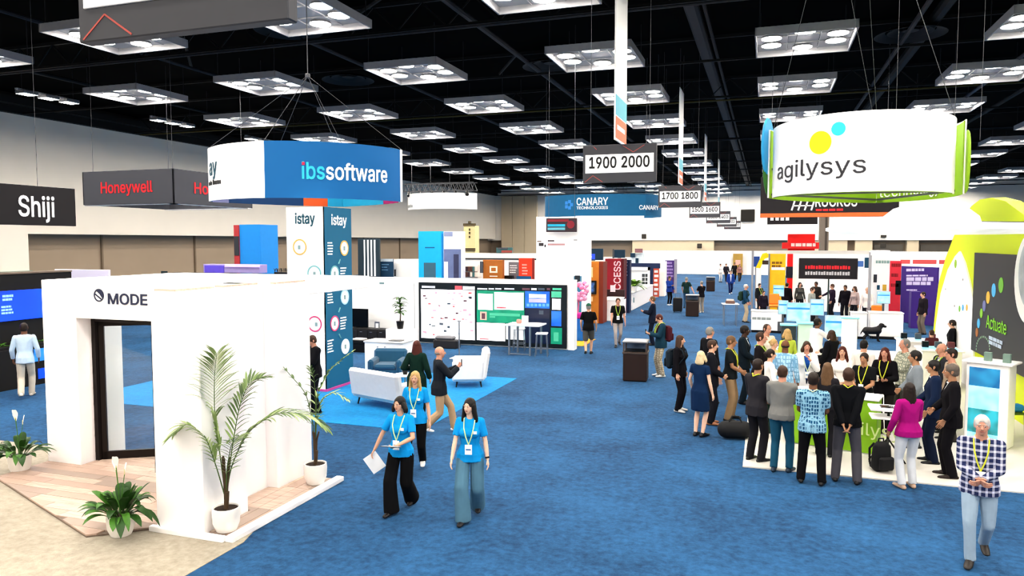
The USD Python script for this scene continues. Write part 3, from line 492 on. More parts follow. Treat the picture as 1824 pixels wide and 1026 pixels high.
def lily(loc, label, h, seed, n=26, L0=.36):
    T = Thing('potted_plant', label, 'plant', loc, 0, 'flowering plants in white pots'); pot(T, .17, h); r = random.Random(seed)
    for i in range(n):
        a = i * 2.4 + r.uniform(-.3, .3); el = r.uniform(.35, 1.35); d = (math.cos(a) * math.cos(el), math.sin(a) * math.cos(el), math.sin(el)); st = np.array([math.cos(a) * .05, math.sin(a) * .05, h * .86]); q = st + np.array(d) * .14
        lf = T.part('leaf', join([leaf(q, d, L0 * r.uniform(.75, 1.15), .105 * r.uniform(.85, 1.2), r.uniform(.35, .75) * (1.3 - el * .5)), tube([st, q, q + np.array(d) * .02], .004, 4)]), LEAF if r.random() < .6 else LEAFB, smooth=60)
    for i in range(3):
        a = 1.0 + i * 2.0; q = np.array([.06 * math.cos(a), .06 * math.sin(a), h + .50 + .06 * i]); f_ = T.part('flower_stem', tube([(0, 0, h * .86), q * (.5, .5, .75), q], .005, 5), LEAFB)
        T.part('flower', leaf(q, (.2 * math.cos(a), .2 * math.sin(a), 1), .17, .085, .1, 6, .5), mat('flower_white', 'f4f4ec', .5), smooth=60, under=f_); T.part('spadix', rod(q, q + (0, 0, .07), .008, .005, 6), mat('spadix_cream', 'dcd09a', .6), under=f_)
    return T
lily((-11.46 + .02, 8.62, .01), 'flowering potted plant at the far left by the door pier', .27, 4, 38, .40)
lily((-7.74, 7.14, .01), 'bushy flowering potted plant in front of the white right pier', .27, 8, 56, .44)
def frond(T, pts, n, L0, m, seed, width=.030, tw=.55):
    r = random.Random(seed); P = np.array(pts, float); t = np.linspace(0, 1, len(P)); tt = np.linspace(0, 1, 26); C = np.stack([np.interp(tt, t, P[:, k]) for k in range(3)], 1)
    for _ in range(3): C[1:-1] = (C[:-2] + 2 * C[1:-1] + C[2:]) / 4
    fp = T.part('frond', tube(C, np.linspace(.009, .003, 26), 5), STALK, smooth=True)
    for i in range(n):
        u = .30 + .70 * i / (n - 1); k = min(24, int(u * 25)); c = C[k] + (C[k + 1] - C[k]) * (u * 25 - k); ax = nrm(C[k + 1] - C[k]); sd = nrm(np.cross(ax, ZUP + .001)); LL = L0 * (math.sin(math.pi * (u * .86 + .02)) ** .6) * r.uniform(.9, 1.08)
        for sg in (-1, 1): T.part('leaflet', leaf(c, sd * sg * (.9 - .4 * u) + ax * tw + ZUP * .12, LL, width * r.uniform(.85, 1.15), r.uniform(.15, .4), 4, .1), m[r.randrange(len(m))], smooth=60, under=fp)
def palm(loc, label, h, fr_, trunk, seed):
    T = Thing('potted_palm', label, 'palm', loc, 0, 'palms in white pots'); pot(T, .175, h); r = random.Random(seed)
    T.part('trunk', join([tube([(0, 0, h * .85), (.02, 0, h + .2)], .03, 8)] + [tube([(0, 0, h), (dx * .4, dy * .4, h + .35), (dx, dy, trunk)], (.02, .016, .012), 6) for dx, dy in ((.06, .02), (-.05, .03), (.03, -.05), (-.02, -.02))]), TRUNK, smooth=40)
    for i, (pts, n, L0, m) in enumerate(fr_): frond(T, [(0, 0, h + .1)] + pts, n, L0, m, seed + i)
    return T
# fronds are given as points relative to the pot: x along the picture's right, d away from the viewer
def V(x, d, z): return tuple(RT * x + FWH * d + ZUP * z)
palm((-6.48, 7.6, .06), 'tall potted palm with a big feathery frond beside the front pier', .30, [
    ([V(-.06, .02, .9), V(-.12, .0, 1.5), V(-.10, -.02, 2.0), V(-.05, -.05, 2.28)], 36, .50, PALM[:2]), ([V(.05, .05, .8), V(.25, .10, 1.25), V(.62, .15, 1.50), V(1.02, .2, 1.46), V(1.2, .25, 1.3)], 32, .38, PALM), ([V(-.08, -.05, .8), V(-.22, -.05, 1.25), V(-.42, -.1, 1.42), V(-.58, -.1, 1.28)], 24, .34, PALM[:2]),
    ([V(.05, .1, 1.0), V(.12, .2, 1.55), V(.22, .3, 1.85), V(.34, .4, 1.9)], 24, .40, [PALM[2], PALM[0]]), ([V(.04, -.05, .8), V(.14, -.15, 1.15), V(.30, -.3, 1.3)], 20, .3, PALM)], .95, 40)
palm((-6.46, 9.56, .06), 'slim potted palm at the far end of the platform', .31, [
    ([V(-.02, .0, .9), V(-.12, .0, 1.4), V(-.42, -.02, 1.75), V(-.62, -.05, 2.05)], 9, .16, PALM[2:] + PALM[:1]), ([V(.02, .02, .9), V(.02, .05, 1.35), V(.22, .05, 1.75), V(.55, .05, 2.0)], 13, .22, PALM[:2]), ([V(.0, .02, .8), V(.02, .0, 1.2), V(.02, -.05, 1.62), V(-.02, -.1, 1.78)], 11, .24, PALM[2:]), ([V(.02, 0, .9), V(.1, 0, 1.3), V(.32, 0, 1.42), V(.5, 0, 1.3)], 10, .2, [PALM[1]])], .8, 60)

# ---------------------------------------------------------------- black booth at the left edge
T = Thing('exhibit_booth', 'black booth wall with a wide blue screen at the left edge', 'booth', (-18.6, 13, 0)); X = -18.4
T.part('wall', box((-18.75, 10.2, 0), (X, 15.6, 2.92), .01), mat('booth_black', '15110f', .6), world=True); T.part('top_trim', box((-18.8, 10.2, 2.92), (X + .02, 15.6, 2.96)), mat('trim_tan', '8d7a6a', .6), world=True)
SCB = screen('screen_royal_blue', '0a2fd8', .9, '1248f0', .5); T.part('display', box((X, 10.6, 1.72), (X + .05, 15.3, 2.5), .01), SCB, world=True)
a = onX(3, 532, X + .055); T.part('display_print', [smear_rows(onX(4, 530, X + .05), (0, 1, 0), .3, (1, 0, 0), .06, 2, .09, 1), smear_rows(onX(2, 549, X + .05), (0, 1, 0), .4, (1, 0, 0), .05, 3, .08, 2)], screen('screen_pale_blue', '8ab8ff', .8), world=True)
T.part('plinth', box((X, 10.2, 0), (X + .35, 15.6, 1.02), .01), mat('booth_black', '15110f', .6), world=True); T.part('glow_panel', box((X + .35, 14.1, .62), (X + .37, 15.2, .95)), screen('screen_mid_blue', '2a7ae0', .7), world=True); T.part('glow_panel', box((X + .35, 14.2, .15), (X + .37, 15.4, .42)), SCB, world=True)
T = Thing('planter_box', 'row of green trailing plants on the black booth ledge', 'plant', (X + .18, 13, 1.02)); T.part('trough', box((X + .05, 10.4, 1.02), (X + .3, 15.4, 1.1), .01), mat('booth_black', '15110f', .6), world=True)
r = random.Random(5)
for i in range(70):
    a = r.uniform(0, 6.28); p = (X + .18, 10.6 + 4.7 * i / 69, 1.1); T.part('leaf', leaf(p, (math.cos(a) * .8, math.sin(a) * .8, r.uniform(.2, 1.0)), r.uniform(.18, .32), .09, r.uniform(.3, .9), 4), LEAFB if r.random() < .7 else LEAF, world=True, smooth=60)
# ---------------------------------------------------------------- behind the white booth
T = slab('display_board', 'pale lavender backdrop board showing over the white booth', 'board', 97, 480, 193, None, 22.0, .1, mat('board_lavender', 'dcd6ee', .6, var=.1, scale=.6))
T = slab('exhibit_booth', 'black booth front with a white shelf behind the white booth', 'booth', 287, 488, 462, None, 23.5, 1.0, mat('booth_black2', '17191d', .6))
face(T, 'white_shelf', 345, 492, 470, 496, 23.5, WHITE, .2); face(T, 'end_post', 287, 483, 297, 497, 23.5, mat('booth_teal_dark', '1d3236', .6), .05)
T = Thing('lightbox', 'purple lit lightbox shelf in front of the blue tower', 'display', (*onY(410, 478, 24.6)[:2], 0)); T.part('cabinet', pxbox(362, 471, 462, 486, 24.6, .5), mat('lilac_panel', 'a89ad8', .6), world=True); T.part('post', pxbox(408, 486, 418, None, 24.8, .15), BLACK, world=True); T.part('display', pxbox(364, 473, 398, 486, 24.55, .05), screen('screen_violet', '4a3aa8', .7), world=True); T.part('glow_strip', pxbox(400, 471, 462, 476, 24.55, .05), screen('screen_lilac', 'c8a8f4', .9), world=True)
T = slab('banner_tower', 'tall bright blue tower with red edge behind the white booth', 'tower', 426, 400, 463, None, 26.0, 1.2, mat('tower_blue', '1a8ae0', .6, var=.05)); face(T, 'red_edge', 417, 401, 426, 487, 26.0, mat('edge_red', 'c23b40', .6), .05); face(T, 'dark_panel', 417, 421, 425, 455, 25.95, mat('panel_dark_grey', '3c4148', .6), .03)
T = slab('counter', 'low bright blue counter front left of the white tower', 'counter', 488, 489, 513, None, 24.0, .6, mat('counter_blue', '2a8aec', .6))
T = Thing('tabletop_plants', 'dark spiky plants on the blue counter by the white tower', 'plant', (*onY(500, 489, 24.3)[:2], 2.3)); T.part('trough', pxbox(488, 485, 513, 490, 24.2, .2), BLACK, world=True)
for i in range(14): T.part('leaf', leaf(onY(489 + 1.8 * i, 486, 24.3), (random.Random(i).uniform(-.5, .5), 0, 1), .26, .05, .2, 4), mat('leaf_dark', '2b2a20', .6), world=True)
# ---------------------------------------------------------------- the blue and white tower
Y0, X0 = 15.85, -10.35; ZT = 4.62; a = onY(512, 500, Y0)[0]; TB = mat('tower_deep_blue', '137099', .7, var=.04); WT = mat('tower_white', 'f6f6f6', .55, var=.01)
y1 = onX(627, 500, X0)[1]
T = Thing('display_tower', 'square tower, white on one side and teal blue on the other, with round pictures', 'tower', ((a + X0) / 2, (Y0 + y1) / 2, 0))
T.part('core', box((a, Y0 + .02, 0), (X0 - .02, y1, ZT)), WT, world=True); T.part('white_face', box((a, Y0, 0), (X0, Y0 + .02, ZT)), WT, world=True); T.part('blue_face', box((X0 - .02, Y0, 0), (X0, y1, ZT)), TB, world=True)
T.part('base_light', [box((a, Y0 - .04, 0), (X0 + .04, Y0, .06)), box((X0, Y0, 0), (X0 + .04, y1, .06))], mat('base_pink', 'd24a9a', .5), world=True)
p, q = onY(526, 398, Y0), onY(561, 398, Y0); q[2] = p[2]; T.part('lettering', lettering('istay', p, q, .25, N_, True), TEAL, world=True)
p, q = onX(590, 400, X0), onX(617, 400, X0); q[2] = p[2]; T.part('lettering', lettering('istay', p, q, .25, (1, 0, 0), True), SIGNW, world=True)
RC = [('ring_yellow', 'e0b45a'), ('ring_teal', '7fc4c8'), ('ring_white', 'e8eef0'), ('ring_pink', 'd8447a'), ('ring_sky', 'a8d8e8')]
for k, (x, y) in enumerate(((534, 440), (560, 487), (534, 530), (561, 577))):
    c = onY(x, y, Y0); m_ = mat(*RC[k if k < 4 else 3], .5); g_ = T.part('picture_ring', xf(lathe([(.17, 0), (.20, 0), (.20, .012), (.17, .012), (.17, 0)], 28), c, 0, math.pi / 2), m_, world=True); T.part('picture', disc(c + (0, -.004, 0), .165, N_, .006), SIGNW, world=True, under=g_); T.part('icon', [plate(c + (-.05 + .02 * k, -.006, -.06), c + (.02 + .02 * k, -.006, -.06), .1, N_, .003)], mat('icon_grey', '8fb0b4', .6), world=True, under=g_)
for k, (x, y, l) in enumerate(((613, 442, 1), (596, 487, 0), (614, 529, 1), (596, 576, 0), (615, 617, 1))):
    c = onX(x, y, X0); m_ = mat(*RC[(0, 1, 4, 3, 2)[k]], .5); w = xf(lathe([(.165, 0), (.20, 0), (.20, .012), (.165, .012), (.165, 0)], 28), c, 0, 0, math.pi / 2); g_ = T.part('picture_ring', w, m_, world=True); T.part('picture', disc(c + (.004, 0, 0), .165, (1, 0, 0), .006), SIGNW, world=True, under=g_); T.part('icon', [plate(c + (.006, -.04, -.06), c + (.006, .03, -.06), .11, (1, 0, 0), .003)], mat('icon_grey', '8fb0b4', .6), world=True, under=g_)
    px0 = 583 if l else 606; p = onX(px0, y - 8, X0); T.part('lettering', smear_rows(p, (0, 1, 0), .30, (1, 0, 0), .035, 5, .07, k), SIGNW, world=True)
for (x0, y0, x1, y1_) in ((606, 462, 603, 470), (604, 503, 607, 512), (606, 548, 603, 556), (604, 595, 607, 602)): p, q = onX(x0, y0, X0 + .008), onX(x1, y1_, X0 + .008); T.part('dotted_link', rod(p, q, .018, seg=6), mat('ring_teal', '7fc4c8'), world=True)
# ---------------------------------------------------------------- lounge
SOFA = mat('upholstery_white', 'e9e6e4', .85, var=.05, scale=12, sheen=.2); NAVYB = mat('upholstery_teal', '1d5f84', .8, var=.12, scale=12, sheen=.2); LEG = mat('leg_black', '1a1a1c', .4)
def sofa(name, label, cat, loc, rz, w, d, bh, m, group=None, arm=.16):
    T = Thing(name, label, cat, loc, rz, group)       # the back is at -y, the seat faces +y
    T.part('base', box((-w / 2 + .03, -d / 2 + .05, .16), (w / 2 - .03, d / 2, .32), .04), m, smooth=30); T.part('seat_cushion', box((-w / 2 + arm, -d / 2 + .16, .31), (w / 2 - arm, d / 2 + .02, .45), .05), m, smooth=30)
    b = box((-w / 2, -d / 2 - .02, .2), (w / 2, -d / 2 + .18, bh), .06); v = b.vertices.copy(); v[:, 1] -= (v[:, 2] - .2) * .16; b.vertices = v; T.part('backrest', b, m, smooth=30)
    for s in (-1, 1): T.part('armrest', box((s * (w / 2 - arm), -d / 2, .18), (s * w / 2, d / 2, bh * .74), .05), m, smooth=30)
    for sx in (-1, 1):
        for sy in (-1, 1): T.part('leg', rod((sx * (w / 2 - .12), sy * (d / 2 - .1), 0), (sx * (w / 2 - .15), sy * (d / 2 - .13), .18), .016, .026, 8), LEG)
    return T
s0, s1 = G(622, 719), G(716, 738); sd = (s1 - s0)[:2]; ang = math.atan2(sd[1], sd[0]); mid = (s0 + s1) / 2
sofa('sofa', 'white two-seat sofa seen from behind on the bright blue carpet', 'sofa', (mid[0] - math.sin(ang) * .42, mid[1] + math.cos(ang) * .42, .008), ang, 1.62, .82, .86, SOFA)
c = G(826, 690); sofa('armchair', 'white high-backed armchair beside the bald man', 'armchair', (c[0], c[1] + .35, .008), math.radians(112), .95, .85, .95, SOFA)
c = G(700, 672); sofa('armchair', 'teal blue armchair in front of the white desk', 'armchair', (c[0], c[1] - .3, .008), math.radians(-165), .92, .8, .78, NAVYB)
T = Thing('side_table', 'small round white table behind the white sofa', 'table', (*G(722, 700)[:2], .008)); T.part('top', lathe([(0, .44), (.3, .44), (.31, .45), (.3, .46), (0, .46)], 24), WHITE, smooth=40); T.part('post', rod((0, 0, 0), (0, 0, .44), .025), STEEL); T.part('foot', lathe([(0, 0), (.2, 0), (.2, .015), (.03, .03), (0, .03)], 20), STEEL)
c = G(722, 700); T = Thing('potted_plant', 'small leafy green plant on the round white table', 'plant', (c[0], c[1], .468)); T.part('pot', lathe([(0, 0), (.05, 0), (.07, .1), (.06, .1), (0, .09)], 16), BLACK)
for i in range(16): a = i * 2.4; T.part('leaf', leaf((0, 0, .1), (math.cos(a), math.sin(a), .9 + .3 * (i % 3)), .24, .09, .35, 4), LEAFB if i % 2 else LEAF, smooth=60)
a, b = G(650, 663), G(729, 657); T = Thing('reception_desk', 'white reception desk behind the teal armchair', 'desk', ((a[0] + b[0]) / 2, a[1] + .3, 0)); zt = onY(690, 609, a[1])[2]
T.part('front', box((a[0], a[1], .06), (b[0] + .25, a[1] + .05, zt - .04), .006), WHITE, world=True); T.part('side_panel', box((a[0], a[1] + .05, .06), (a[0] + .05, a[1] + .65, zt - .04)), WHITE, world=True); T.part('side_panel', box((b[0] + .2, a[1] + .05, .06), (b[0] + .25, a[1] + .65, zt - .04)), WHITE, world=True); T.part('worktop', box((a[0] - .03, a[1] - .03, zt - .04), (b[0] + .28, a[1] + .68, zt), .008), mat('worktop_pale', 'd8d6d4', .4), world=True); T.part('kick_plate', box((a[0] + .03, a[1] + .03, 0), (b[0] + .2, a[1] + .6, .06)), GREYM, world=True)
DZ, DY = zt, a[1]
for k, x in enumerate((673, 686)): c = onY(x, 618, a[1]); T.part('knob', rod(c, c - (0, .03, 0), .018), STEEL, world=True)
T = Thing('laptop', 'closed dark laptop lying on the white reception desk', 'laptop', (onY(706, 607, DY + .3)[0], DY + .3, DZ)); T.part('body', box((-.19, -.13, 0), (.19, .13, .012), .004), mat('laptop_dark', '3a3d44', .4)); T.part('lid', box((-.19, -.13, .013), (.19, .13, .02), .004), mat('laptop_dark', '3a3d44', .4))
# back wall of the lounge with television and sideboard
Y = 25.2; a, b = onY(600, 500, Y), onY(742, 500, Y)
T = Thing('partition_wall', 'plain white booth partition behind the reception desk', 'wall', ((a[0] + b[0]) / 2, Y, 0)); zt = onY(690, 495, Y)[2]; T.part('panel', box((a[0], Y, 0), (b[0], Y + .12, zt), .006), WT, world=True); T.part('top_rail', box((a[0], Y - .01, zt), (b[0], Y + .13, zt + .03)), WHITE, world=True); face(T, 'vertical_gap', 738, 505, 740, 590, Y, mat('gap_grey', '6e7074', .6), .004)
face(T, 'emblem', 676, 503, 684, 506, Y, mat('icon_grey', '8fb0b4', .6), .004)
T = Thing('television', 'black television on the dark sideboard by the blue tower', 'television', (*onY(632, 580, 24.6)[:2], .9)); T.part('screen', pxbox(622, 550, 655, 583, 24.6, .06), mat('tv_black', '08080a', .15), world=True); T.part('stand', pxbox(634, 583, 646, 587, 24.6, .2), BLACK, world=True)
T = Thing('sideboard', 'long dark sideboard along the white partition', 'sideboard', (*onY(655, 600, 24.4)[:2], 0)); b_ = pxbox(620, 586, 690, None, 24.3, .5); mn, mx = b_.bounds; T.part('body', b_, mat('sideboard_black', '1b1a1d', .5), world=True)
for k in range(4): w = (mx[0] - mn[0]) / 4; p_ = T.part('door', box((mn[0] + w * k + .015, 24.28, .1), (mn[0] + w * (k + 1) - .015, 24.3, mx[2] - .05), .004), mat('sideboard_front', '26252a', .45), world=True); T.part('handle', box((mn[0] + w * k + .1, 24.26, mx[2] - .12), (mn[0] + w * k + .2, 24.28, mx[2] - .1)), STEEL, world=True, under=p_)
T = Thing('picture_frame', 'small silver picture frame on the dark sideboard', 'picture frame', (*onY(672, 580, 24.6)[:2], mx[2])); T.part('frame', pxbox(667, 573, 676, 587, 24.6, .03), STEEL, world=True); face(T, 'picture', 669, 576, 674, 584, 24.6, WHITE, .004)
T = Thing('low_bench', 'low black bench with white papers at the foot of the blue tower', 'bench', (*G(640, 628)[:2], 0)); c = G(640, 628); T.part('seat', box((c[0] - .5, c[1], .28), (c[0] + .45, c[1] + .45, .42), .02), BLACK, world=True); T.part('panel', box((c[0] - .48, c[1] + .03, 0), (c[0] + .43, c[1] + .42, .28)), BLACK, world=True); T.part('paper_stack', box((c[0] - .3, c[1] + .08, .42), (c[0] + .1, c[1] + .35, .46)), WHITE, world=True)
c = onY(713, 600, 23.4); T = Thing('potted_plant', 'leafy plant in a black pot before the white partition', 'plant', (c[0], 23.4, 0)); T.part('stand', box((-.45, -.25, 0), (.55, .25, .68), .01), WHITE); T.part('pot', lathe([(0, .68), (.1, .68), (.14, .95), (.12, .95), (0, .92)], 16), BLACK); T.part('stem', tube([(0, 0, .9), (.02, 0, 1.2), (0, .02, 1.6)], .02, 6), TRUNK)
r = random.Random(2)
for i in range(46): a = i * 2.4; z = r.uniform(1.2, 1.75); T.part('leaf', leaf((0, 0, z), (math.cos(a), math.sin(a), r.uniform(.3, 1.3)), r.uniform(.25, .42), .10, .5, 4), LEAFB if r.random() < .6 else LEAF, smooth=60)
# ---------------------------------------------------------------- big screen wall
Y = 24.8; FRM = mat('screen_frame_dark', '16222a', .45)
T = Thing('screen_wall', 'long white partition carrying the big twin-picture display', 'wall', (-9.2, Y + .15, 0)); a, b = onY(740, 500, Y), onY(1022, 560, Y); zt = onY(880, 497, Y)[2]
T.part('panel', box((a[0] - .05, Y, 0), (b[0], Y + .3, 2.42), .01), WT, world=True); T.part('end_panel', box((b[0] - .18, Y - .08, 0), (b[0] + .04, Y + .32, 2.44), .01), WT, world=True)
a, b = onY(747, 504, Y), onY(1010, 619, Y)
T = Thing('display_wall', 'wide black-framed display of white and green dashboards on the white partition', 'display', ((a[0] + b[0]) / 2, Y, .05)); T.part('frame', box((a[0], Y - .07, .05), (b[0], Y - .001, 2.26), .01), FRM, world=True)
def el(x0, y0, x1, y1, m_, nm='picture', l=.004, u=None): T.part(nm, pxbox(x0, y0, x1, y1, Y - .07 - l, l, 0), m_, world=True, under=u)
SW = screen('screen_white', 'f4f4f6', .75, 'eeeef2'); SGR = screen('screen_green', '0f7a5c', .6, '138a66'); SBL = screen('screen_blue', '1450d0', .8, '1f66e0'); SNV = screen('screen_navy', '0a1430', .4); SRD = screen('screen_red', 'd8505a', .6); SGY = screen('screen_grey', 'b8bcc4', .6); SPK = screen('screen_pink', 'e89aac', .6); SDK = screen('screen_dim', '3a4654', .5); SLG = screen('screen_mint', '46b08a', .6); SPL = screen('screen_plum', '5a3a44', .5)
el(750, 516, 846, 604, SW); el(751, 509, 775, 513, SGY, 'lettering', .005); el(810, 509, 823, 516, SRD); el(824, 510, 846, 516, SW); el(846, 509, 848, 612, FRM, 'frame_bar', .03)
r = random.Random(11)
for k in range(46): x = r.uniform(753, 838); y = r.uniform(519, 601); el(x, y, x + r.uniform(2.5, 6.5), y + r.uniform(1.2, 4), r.choice((SPK, SPK, SGY, SDK, SPL, SRD)), 'icon', .007)
for x0, x1 in ((850, 868), (870, 880), (882, 893), (898, 916)): el(x0, 513, x1, 516, SGY, 'lettering', .005)
el(849, 518, 934, 575, SGR); el(851, 523, 878, 552, SW, 'picture', .007); el(851, 530, 877, 531, SGY, 'divider', .009); el(880, 521, 933, 552, SW, 'picture', .007); el(885, 547, 901, 549, SRD, 'lettering', .009); el(855, 555, 867, 570, screen('screen_skin', 'c8a896', .6), 'portrait', .007); el(858, 558, 864, 568, SPL, 'portrait_figure', .009); el(872, 558, 926, 563, SLG, 'lettering', .007); el(872, 563, 882, 566, SLG, 'lettering', .007)
el(849, 575, 900, 607, SW); el(855, 603, 870, 604.5, SRD, 'lettering', .007); el(854, 577, 866, 580, SGY, 'lettering', .007); el(901, 577, 935, 605, screen('screen_cyan_white', 'bfe8ec', .7)); el(903, 584, 933, 605, SW, 'picture', .007)
el(935, 519, 979, 549, SBL); el(942, 524, 973, 531, SW, 'picture', .007); el(942, 532, 973, 539, screen('screen_lilac2', 'a8a4e8', .7), 'picture', .007)
for k in range(6): el(938 + 7 * k, 541, 943 + 7 * k, 546, screen('screen_light_blue', '5a9af0', .7), 'icon', .007)
el(935, 549, 979, 612, SNV); el(960, 553, 968, 560, SDK, 'emblem', .007); el(982, 519, 1000, 530, SLG); el(983, 532, 999, 552, SW); el(982, 554, 1000, 581, SBL); el(981, 584, 1001, 613, SGR); el(986, 592, 995, 608, SLG, 'picture', .007)
for x0, x1, m_ in ((930, 944, SPL), (946, 956, SGY), (958, 970, SDK), (974, 980, SPL), (984, 1000, SLG)): el(x0, 513, x1, 517, m_, 'thumbnail', .006)
T = Thing('speaker_case', 'low dark equipment case at the foot of the white dashboard', 'case', (*G(792, 621)[:2], 0)); c = G(792, 621); T.part('body', box((c[0] - .45, c[1], 0), (c[0] + .45, c[1] + .4, .3), .03), mat('case_grey', '2a2a2e', .5), world=True); T.part('lid', box((c[0] - .42, c[1] + .05, .3), (c[0] + .3, c[1] + .38, .42), .06), mat('case_lid_grey', '8a8a90', .5), world=True)
# high table, stool, post
a = G(907, 632); b = G(948, 632); T = Thing('high_table', 'white high bar table before the dashboard display', 'table', ((a[0] + b[0]) / 2, a[1] + .3, 0))
zt = onY(925, 578, a[1])[2]; T.part('top', box((a[0] - .12, a[1] - .12, zt - .05), (b[0] + .35, a[1] + .75, zt), .01), WHITE, world=True)
for x, y in ((a[0], a[1]), (b[0], a[1]), (a[0] + .1, a[1] + .6), (b[0] + .2, a[1] + .6)): T.part('leg', box((x - .03, y - .03, 0), (x + .03, y + .03, zt - .05)), STEEL, world=True)
T.part('foot_bar', bar((a[0], a[1], .04), (b[0], a[1], .04), .05, .03), STEEL, world=True); TZ, TA = zt, a
T = Thing('document_stand', 'upright white card on the high bar table', 'sign', (*onY(934, 572, TA[1] + .2)[:2], TZ)); T.part('card', pxbox(929, 562, 941, 578, TA[1] + .2, .02), WHITE, world=True); T.part('base', box(onY(929, 578, TA[1] + .2) * (1, 1, 0) + (0, -.06, TZ), onY(941, 578, TA[1] + .2) * (1, 1, 0) + (0, .1, TZ + .015)), WHITE, world=True)
T = Thing('snack_packet', 'small pinkish packet beside the white card on the bar table', 'packet', (*onY(925, 575, TA[1] + .3)[:2], TZ)); T.part('wrapper', box((-.1, -.04, 0), (.08, .04, .14), .03), mat('packet_pink', 'd8988a', .5))
def stool(px_, py_, label, seat=WHITE):
    c = G(px_, py_); T = Thing('bar_stool', label, 'stool', (c[0], c[1], 0), .2, 'white bar stools by the display'); T.part('seat', box((-.2, -.2, .72), (.2, .2, .77), .02), seat)
    for sx in (-1, 1):
        for sy in (-1, 1): T.part('leg', rod((sx * .2, sy * .2, 0), (sx * .16, sy * .16, .72), .014), STEEL)
    T.part('foot_ring', [bar((-.19, -.19, .25), (.19, -.19, .25), .02, .02), bar((.19, -.19, .25), (.19, .19, .25), .02, .02), bar((.19, .19, .25), (-.19, .19, .25), .02, .02), bar((-.19, .19, .25), (-.19, -.19, .25), .02, .02)], STEEL); return T
stool(965, 634, 'white bar stool right of the high bar table'); stool(925, 624, 'white bar stool tucked behind the high bar table')
c = G(818, 639); T = Thing('sign_post', 'thin steel post on a white foot before the dashboard display', 'stand', (c[0], c[1], 0)); T.part('foot', box((-.28, -.16, 0), (.28, .16, .03), .01), WHITE); T.part('post', rod((0, 0, .03), (0, 0, 1.2), .022), STEEL); T.part('head', box((-.05, -.03, 1.2), (.05, .03, 1.23)), STEEL)
for k, (x, y) in enumerate(((822, 648), (842, 649))):
    c = G(x, y); T = Thing('floor_plate', ('left' if k == 0 else 'right') + ' one of the two small white floor plates behind the bald man', 'plate', (c[0], c[1], 0)); T.part('plate', box((-.14, -.09, 0), (.14, .09, .025), .008), WHITE); T.part('socket', rod((0, 0, .025), (0, 0, .05), .03), STEEL)
# ---------------------------------------------------------------- booths further back, left of the aisle
T = slab('display_board', 'dark board with white upright stripes beyond the lounge', 'board', 637, 425, 675, None, 34.0, .15, mat('board_slate', '2f4450', .6))
for x0, x1 in ((648, 650.5), (654, 657), (660, 663), (666, 669)): face(T, 'stripe', x0, 427, x1, 492, 34.0, SIGNW)
T = slab('banner_stand', 'navy banner with pale print right of the striped board', 'banner', 677, 461, 700, None, 34.4, .08, mat('banner_navy', '1c4768', .6)); face(T, 'header', 677, 461, 700, 466, 34.4, mat('header_pale', 'c8d4dc', .6)); p = onY(680, 472, 34.4); T.part('lettering', smear_rows(p, EX, .45, N_, .05, 3, .14, 4), mat('print_sky', '6a9ac0', .6), world=True)
T = slab('counter', 'white stepped counter right of the navy banner', 'counter', 701, 462, 732, None, 35.0, 1.0, WHITE); face(T, 'dark_socket', 702, 480, 705, 492, 35.0, GREYM); face(T, 'upper_step', 706, 470, 732, 494, 34.9, WARMW, .1)
T = slab('banner_tower', 'cyan banner with a grey handset picture behind the display wall', 'tower', 745, 412, 786, None, 32.0, .5, mat('banner_cyan', '12aaf0', .55)); face(T, 'picture', 755, 468, 776, 497, 32.0, mat('picture_grey_blue', '45768e', .6)); face(T, 'lettering', 757, 440, 774, 442, 32.0, mat('print_blue', '1272b0', .6))
T = slab('banner_tower', 'pale banner with a blue-grey portrait picture right of the cyan banner', 'tower', 790, 412, 823, None, 32.0, .4, mat('banner_pale_lilac', 'e6e8f4', .55)); face(T, 'header', 791, 413, 806, 421, 32.0, mat('header_lilac', '98a4cc', .6)); face(T, 'picture', 791, 444, 821, 497, 32.0, mat('picture_blue_grey', '7484b4', .6, var=.3, scale=3)); face(T, 'picture_figure', 808, 453, 817, 495, 31.99, mat('picture_figure', '464a70', .6, var=.3, scale=4)); face(T, 'picture_highlight', 791, 466, 798, 496, 31.99, mat('picture_pale', 'd6d8ea', .6))
T = slab('lantern_tower', 'gold-lit column with a dark cap beyond the banners', 'tower', 826, 402, 846, 475, 60.0, 1.0, mat('tower_gold', 'e6d29a', .6, var=.1)); face(T, 'cap', 825, 398, 847, 402, 60.0, mat('cap_bronze', '6a5a3c', .5), .1); face(T, 'finial', 834, 394, 838, 398, 60.0, mat('cap_bronze', '6a5a3c', .5), .2); face(T, 'foot', 825, 442, 846, 447, 60.0, mat('cap_bronze', '6a5a3c', .5), .1)
for y in (407, 413, 420): face(T, 'mark', 835, y, 837.5, y + 4, 60.0, mat('cap_bronze', '6a5a3c', .5), .05)
T.part('support', rod(onY(836, 475, 60.5) * (1, 1, 0), onY(836, 475, 60.5), .5), TANM, world=True)
T = slab('partition_wall', 'long low white partition with a dark rail far behind the display wall', 'wall', 822, 451, 956, None, 46.0, .2, WARMW); face(T, 'rail', 824, 460, 956, 462.5, 46.0, mat('rail_dark', '4a484a', .5), .05)
T = slab('merchandise_shelf', 'shelf of brown and teal goods left of the orange square board', 'shelf', 820, 472, 851, None, 38.0, .6, mat('shelf_cream', 'e8ddd2', .6))
r = random.Random(6); GOODS = [mat('goods_brown', '6a3f34', .6), mat('goods_teal', '4f8282', .6), mat('goods_plum', '4a3038', .6), mat('goods_cream', 'e6d6c6', .6)]
for k in range(14): x = 821 + (k % 7) * 4.1; y = 475 + 10 * (k // 7); face(T, 'box', x, y, x + 3.6, y + 8, 38.0, GOODS[r.randrange(4)], .15)
